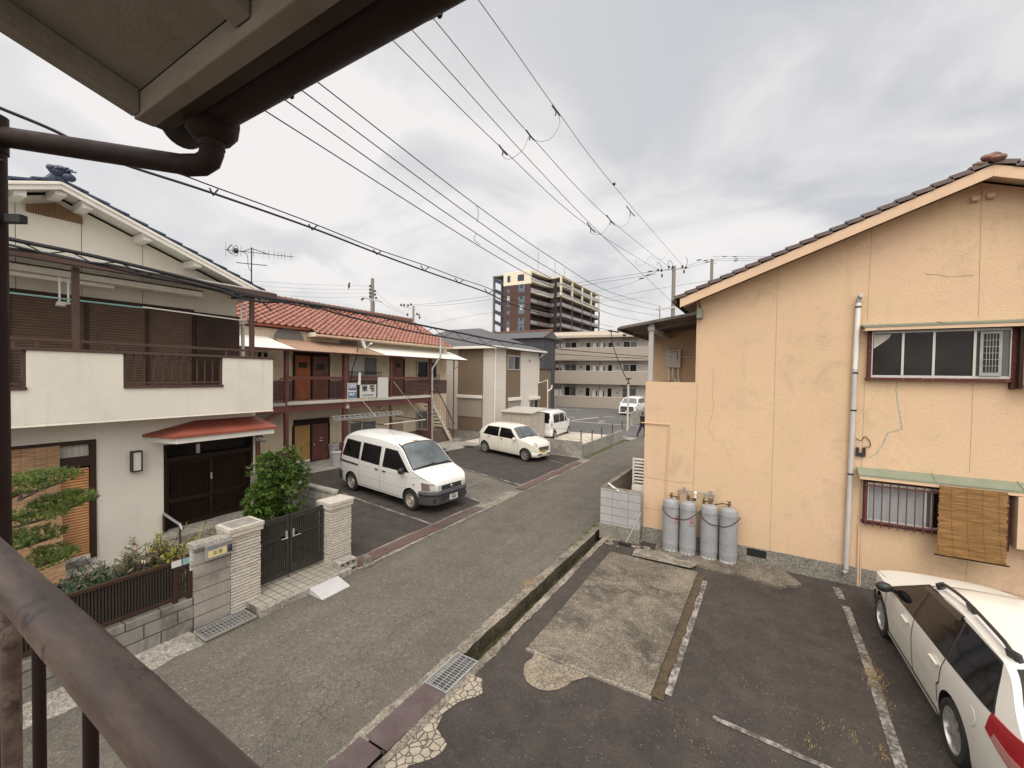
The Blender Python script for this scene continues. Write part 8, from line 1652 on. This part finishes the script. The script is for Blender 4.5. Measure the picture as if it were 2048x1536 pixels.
b = MB(); b.ball((0, .04, 1.54), (.075, .095, .115), 16, 12); b.tube([(0, .135, 1.54), (0, .15, 1.52)], [.012, .018], 8); b.ball((.078, .03, 1.535), (.012, .022, .03), 8, 6); b.ball((-.078, .03, 1.535), (.012, .022, .03), 8, 6); b.build('head', M['skin'], t); b = MB(); b.ball((0, .02, 1.575), (.088, .102, .105), 14, 8); b.build('hair', M['black'], t)
for (x, y, z), sg in (((.22, .03, .83), 1), ((-.20, .26, .895), -1)):
    b = MB(); b.ball((x, y, z - .04), (.018, .035, .045), 10, 6)
    for k in range(4): b.tube([(x, y + .03 - .018 * k, z - .07), (x - .004 * sg, y + .034 - .018 * k, z - .11 - .008 * (k in (1, 2))), (x - .014 * sg, y + .034 - .018 * k, z - .135 - .01 * (k in (1, 2)))], [.009, .008, .006], 6)
    b.tube([(x, y + .03, z - .03), (x - .015 * sg, y + .055, z - .06), (x - .02 * sg, y + .058, z - .085)], [.011, .009, .007], 6); b.build('hand', M['skin'], t)
# ---------------------------------------------------------------- the building the photo was taken from
ye, xv = .50, AY(309, 256, .50).x; ze = AY(309, 256, .50).z; TH_ = math.tan(R(15.5))
def zs(y): return ze + (ye - y) * TH_
ro = thing('eave_roof', 'dark underside of a projecting eave with pale rafters at the top left', 'roof', (xv + 1.5, ye, ze))
b = MB(); b.prism([(xv + .02, ye - .045, zs(ye) + .063), (xv + .02, -2.4, zs(-2.4) + .063), (xv + .02, -2.4, zs(-2.4) + .083), (xv + .02, ye - .045, zs(ye) + .083)], (5, 0, 0)); b.build('soffit', M['soffit'], ro)
b = MB(); b.prism([(xv - .03, ye + .02, zs(ye) + .121), (xv - .03, -2.4, zs(-2.4) + .121), (xv - .03, -2.4, zs(-2.4) + .16), (xv - .03, ye + .02, zs(ye) + .16)], (5.2, 0, 0)); b.build('roof_sheet', M['dbrown'], ro)
b = MB(); b.box(xv, xv + 5, ye - .045, ye, ze, ze + .062); b.build('eave_batten', M['soffit'], ro, bevel=.004)
b = MB(); b.prism([(xv, ye - .046, zs(ye) + .005), (xv, -2.4, zs(-2.4) + .005), (xv, -2.4, zs(-2.4) + .062), (xv, ye - .046, zs(ye) + .062)], (.045, 0, 0)); b.build('verge_rafter', M['soffit'], ro, bevel=.003)
xr1 = AY(468, 138, ye - .05).x
for x in (xr1, xr1 + .62, xr1 + 1.24, xr1 + 1.86, xr1 + 2.48): b = MB(); b.prism([(x, ye - .047, zs(ye) + .025), (x, -2.4, zs(-2.4) + .018), (x, -2.4, zs(-2.4) + .062), (x, ye - .047, zs(ye) + .062)], (.055, 0, 0)); b.build('rafter', M['soffit'], ro, bevel=.003)
b = MB(); b.box(xv - .005, xv + 5, ye + .001, ye + .035, ze + .006, ze + .12); b.build('fascia', M['dbrown'], ro); b = MB(); b.prism([(xv - .022, ye + .02, zs(ye) + .03), (xv - .022, -2.4, zs(-2.4) + .03), (xv - .022, -2.4, zs(-2.4) + .12), (xv - .022, ye + .02, zs(ye) + .12)], (.018, 0, 0)); b.build('verge_fascia', M['dbrown'], ro)
# gutter, hopper, bent downpipe
gx0 = AY(366, 250, ye + .085).x; gy, gz = ye + .085, ze + .055; gr_ = .056
t = thing('eave_gutter', 'brown half-round gutter along the eave with hopper and bent pipe to the left', 'gutter', (gx0 + 1, gy, gz))
b = MB(); n = 14
def gp(u, v, rr=gr_): a = math.pi + math.pi * v; return (lerp(gx0, xv + 5, u), gy + rr * math.cos(a), gz + rr * math.sin(a))
b.grid(lambda u, v: gp(u, v), 30, n); b.grid(lambda u, v: gp(1 - u, v, gr_ - .004), 30, n)
b.lathe([(gr_ + .004, 0), (gr_ + .004, .02)], (xv + .02, gy, gz), 24, 'x') if False else None
b.build('channel', M['pipebrown'], t)
b = MB(); P = [(gx0 - .004, gy + gr_ * math.cos(math.pi + math.pi * k / 12), gz + gr_ * math.sin(math.pi + math.pi * k / 12)) for k in range(13)]; b.prism(P, (.006, 0, 0)); b.build('stop_end', M['pipebrown'], t)
hxx = AY(424, 262, gy).x; hz = gz
b = MB(); b.lathe([(.028, -.105), (.03, -.088), (.046, -.082), (.062, -.060), (.066, -.03), (.064, .0)], (hxx, gy, hz), 24); b.build('hopper', M['pipebrown'], t, angle=60)
pe = V((hxx, gy, hz - .122)); lf = AD(2, 272, 1.17); dd = (lf - pe).normalized(); r_ = .027
b = MB(); b.tube([V((hxx, gy, hz - .095)), V((hxx, gy, hz - .113)), pe + V((0, 0, -.015)) + dd * .008, pe + V((0, 0, -.03)) + dd * .03, pe + V((0, 0, -.035)) + dd * .075], [r_ * 1.08] * 5, 20); b.tube([V((hxx, gy, hz - .100)), V((hxx, gy, hz - .106))], r_ * 1.16, 20); pl_ = b.build('elbow', M['pipebrown'], t, angle=60)
b = MB(); b.tube([pe + V((0, 0, -.035)) + dd * .06, lf + dd * .02], r_, 20); b.build('branch_pipe', M['pipebrown'], t, angle=60)
lo_ = AD(4, 272, 1.17); b = MB(); vx = AD(-11, 600, 1.17); b.tube([(vx.x, vx.y, lf.z + .035), (vx.x, vx.y, 2.6)], r_, 20); b.lathe([(r_ * 1.15, -.05), (r_ * 1.15, .05)], (vx.x, vx.y, lf.z - .0), 20); b.build('downpipe', M['pipebrown'], t, angle=60)
for py in (432,): q = AD(14, py, 1.15); b = MB(); b.lathe([(r_ * 1.12, -.008), (r_ * 1.12, .008)], (vx.x, vx.y, q.z), 20); b.bar((vx.x + .02, vx.y + .02, q.z), (vx.x + .06, vx.y + .045, q.z), .02, .022); b.build('pipe_clip', M['black'], t)
q = AD(16, 314, 1.14); b = MB(); b.ball((vx.x + r_ * .8, vx.y + r_ * .5, q.z), (.006, .006, .006)); b.build('bolt', M['black'], t)
for px, py in ((572, 192), (868, 44)):
    q = AY(px, py, gy + gr_); b = MB(); b.tube(spline([(q.x - .05, gy + gr_ * .6, gz - .03), (q.x - .02, gy + gr_ + .005, gz - .012), (q.x, gy + gr_ + .012, gz - .004)], 5), .0035, 6); b.ball((q.x + .002, gy + gr_ + .014, gz - .004), (.007, .006, .009)); b.build('gutter_hook', M['black'], t)
# hand rail
ry_ = .152; rz_ = (AY(0, 1140, ry_).z + AY(400, 1540, ry_).z) / 2; rr_ = .0245
t = thing('balcony_railing', 'weathered brown tubular handrail with balusters across the lower left corner', 'railing', (-.5, ry_, 2.65))
b = MB()
b.tube([(x, ry_, rz_ + .0006 * math.sin(x * 60)) for x in [lerp(-3.2, 2.2, k / 90) for k in range(91)]], rr_, 28); b.build('handrail', M['rail'], t)
for px, py in ((78, 1350), (181, 1400), (300, 1500)): x = AY(px, py, ry_).x; b = MB(); b.tube([(x, ry_, 2.6), (x, ry_, rz_ - .01)], .0065, 12); b.build('baluster', M['pipebrown'], t)
x0 = AY(78, 1350, ry_).x; dx_ = AY(181, 1400, ry_).x - x0
for k in (-9, -8, -7, -6, -5, -4, -3, 3, 4, 5, 6, 7, 8, 9, 10, 11): x = x0 + dx_ * k; b = MB(); b.tube([(x, ry_, 2.6), (x, ry_, rz_ - .01)], .0065, 10); b.build('baluster', M['pipebrown'], t)
b = MB(); b.box(-3.2, 2.2, ry_ - .015, ry_ + .015, 2.7, 2.73); b.build('bottom_rail', M['pipebrown'], t)
x = AY(22, 1330, ry_).x; b = MB(); b.tube([(x, ry_ + .0, 2.6), (x, ry_, rz_ - .01)], .011, 14); b.ball((x + .006, ry_, rz_ - .085), (.011, .011, .02)); b.build('rail_post', M['rail'], t)
b = MB(); b.box(-3.2, 2.2, -1.3, ry_ + .03, 2.48, 2.6); struct(b, 'walkway_floor', M['conc'])
# ---------------------------------------------------------------- sky, sun, exposure
W = bpy.data.worlds.new('World'); S.world = W; W.use_nodes = True; nt = W.node_tree; bg = nt.nodes['Background']
def nn(tp, **k):
    x = nt.nodes.new(tp)
    for a, v in k.items(): setattr(x, a, v)
    return x
L_ = lambda a, b: nt.links.new(a, b)
EL, AZ = R(52), R(150)            # sun: high, behind the camera to the right
sky = nn('ShaderNodeTexSky', sky_type='NISHITA'); sky.sun_disc = False; sky.sun_elevation = EL; sky.sun_rotation = AZ; sky.air_density = 1.2; sky.dust_density = 3
tc = nn('ShaderNodeTexCoord'); se = nn('ShaderNodeSeparateXYZ'); L_(tc.outputs['Generated'], se.inputs[0])
zc_ = nn('ShaderNodeMath', operation='MAXIMUM'); L_(se.outputs[2], zc_.inputs[0]); zc_.inputs[1].default_value = 0; za = nn('ShaderNodeMath', operation='ADD'); L_(zc_.outputs[0], za.inputs[0]); za.inputs[1].default_value = .30
dx = nn('ShaderNodeMath', operation='DIVIDE'); dy = nn('ShaderNodeMath', operation='DIVIDE'); L_(se.outputs[0], dx.inputs[0]); L_(za.outputs[0], dx.inputs[1]); L_(se.outputs[1], dy.inputs[0]); L_(za.outputs[0], dy.inputs[1])
cm = nn('ShaderNodeCombineXYZ'); L_(dx.outputs[0], cm.inputs[0]); L_(dy.outputs[0], cm.inputs[1]); cm.inputs[2].default_value = 3.3
n1 = nn('ShaderNodeTexNoise'); n1.inputs['Scale'].default_value = 1.9; n1.inputs['Detail'].default_value = 9; n1.inputs['Roughness'].default_value = .50; n1.inputs['Distortion'].default_value = .5; L_(cm.outputs[0], n1.inputs['Vector'])
mr = nn('ShaderNodeMapRange'); mr.inputs[1].default_value = .33; mr.inputs[2].default_value = .68; L_(n1.outputs['Fac'], mr.inputs[0])
mr.interpolation_type = 'SMOOTHSTEP'
# the cloud deck is darker and bluer towards the right (+X) and brighter overhead and behind
sx_ = nn('ShaderNodeMapRange'); L_(se.outputs[0], sx_.inputs[0]); sx_.inputs[1].default_value = -.75; sx_.inputs[2].default_value = .45; sx_.inputs[3].default_value = .42; sx_.inputs[4].default_value = -.24
ad = nn('ShaderNodeMath', operation='ADD', use_clamp=True); L_(mr.outputs[0], ad.inputs[0]); L_(sx_.outputs[0], ad.inputs[1])
mx = nn('ShaderNodeMix', data_type='RGBA'); L_(ad.outputs[0], mx.inputs[0]); mx.inputs[6].default_value = (5.7, 5.8, 6.15, 1); mx.inputs[7].default_value = (8.9, 8.65, 8.5, 1)
hz = nn('ShaderNodeMapRange'); L_(se.outputs[2], hz.inputs[0]); hz.inputs[1].default_value = .0; hz.inputs[2].default_value = .22; hz.inputs[3].default_value = .55; hz.inputs[4].default_value = 0
m2 = nn('ShaderNodeMix', data_type='RGBA'); L_(hz.outputs[0], m2.inputs[0]); L_(mx.outputs[2], m2.inputs[6]); m2.inputs[7].default_value = (8.3, 7.95, 7.5, 1)
# brighter dome overhead and behind the camera (unseen, boosted to light the scene)
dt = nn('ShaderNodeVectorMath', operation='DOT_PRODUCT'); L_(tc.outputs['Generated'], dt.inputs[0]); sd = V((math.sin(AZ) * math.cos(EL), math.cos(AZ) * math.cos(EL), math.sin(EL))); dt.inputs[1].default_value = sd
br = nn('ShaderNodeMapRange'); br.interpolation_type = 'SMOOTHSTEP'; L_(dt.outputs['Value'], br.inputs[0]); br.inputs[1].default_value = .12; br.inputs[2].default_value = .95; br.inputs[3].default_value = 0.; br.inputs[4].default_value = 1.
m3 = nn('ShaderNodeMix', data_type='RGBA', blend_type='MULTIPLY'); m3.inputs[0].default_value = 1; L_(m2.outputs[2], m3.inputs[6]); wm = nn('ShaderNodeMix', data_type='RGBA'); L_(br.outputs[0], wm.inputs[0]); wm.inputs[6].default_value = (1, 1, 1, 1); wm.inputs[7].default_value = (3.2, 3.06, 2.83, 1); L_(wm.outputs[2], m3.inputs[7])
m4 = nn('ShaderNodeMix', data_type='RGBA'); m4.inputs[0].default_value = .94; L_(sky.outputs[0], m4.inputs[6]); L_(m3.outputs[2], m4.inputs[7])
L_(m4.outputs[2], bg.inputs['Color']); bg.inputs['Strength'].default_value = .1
ld = bpy.data.lights.new('sun', 'SUN'); lo = bpy.data.objects.new('sun', ld); COL.objects.link(lo); ld.energy = 1.25; ld.angle = R(28); ld.color = (1, .94, .855); lo.rotation_euler = (-sd).to_track_quat('-Z', 'Y').to_euler()
S.view_settings.view_transform = 'Standard'; S.view_settings.look = 'None'; S.view_settings.exposure = .08; S.view_settings.gamma = 1
S.render.engine = 'CYCLES'; S.cycles.max_bounces = 6; S.cycles.use_denoising = True
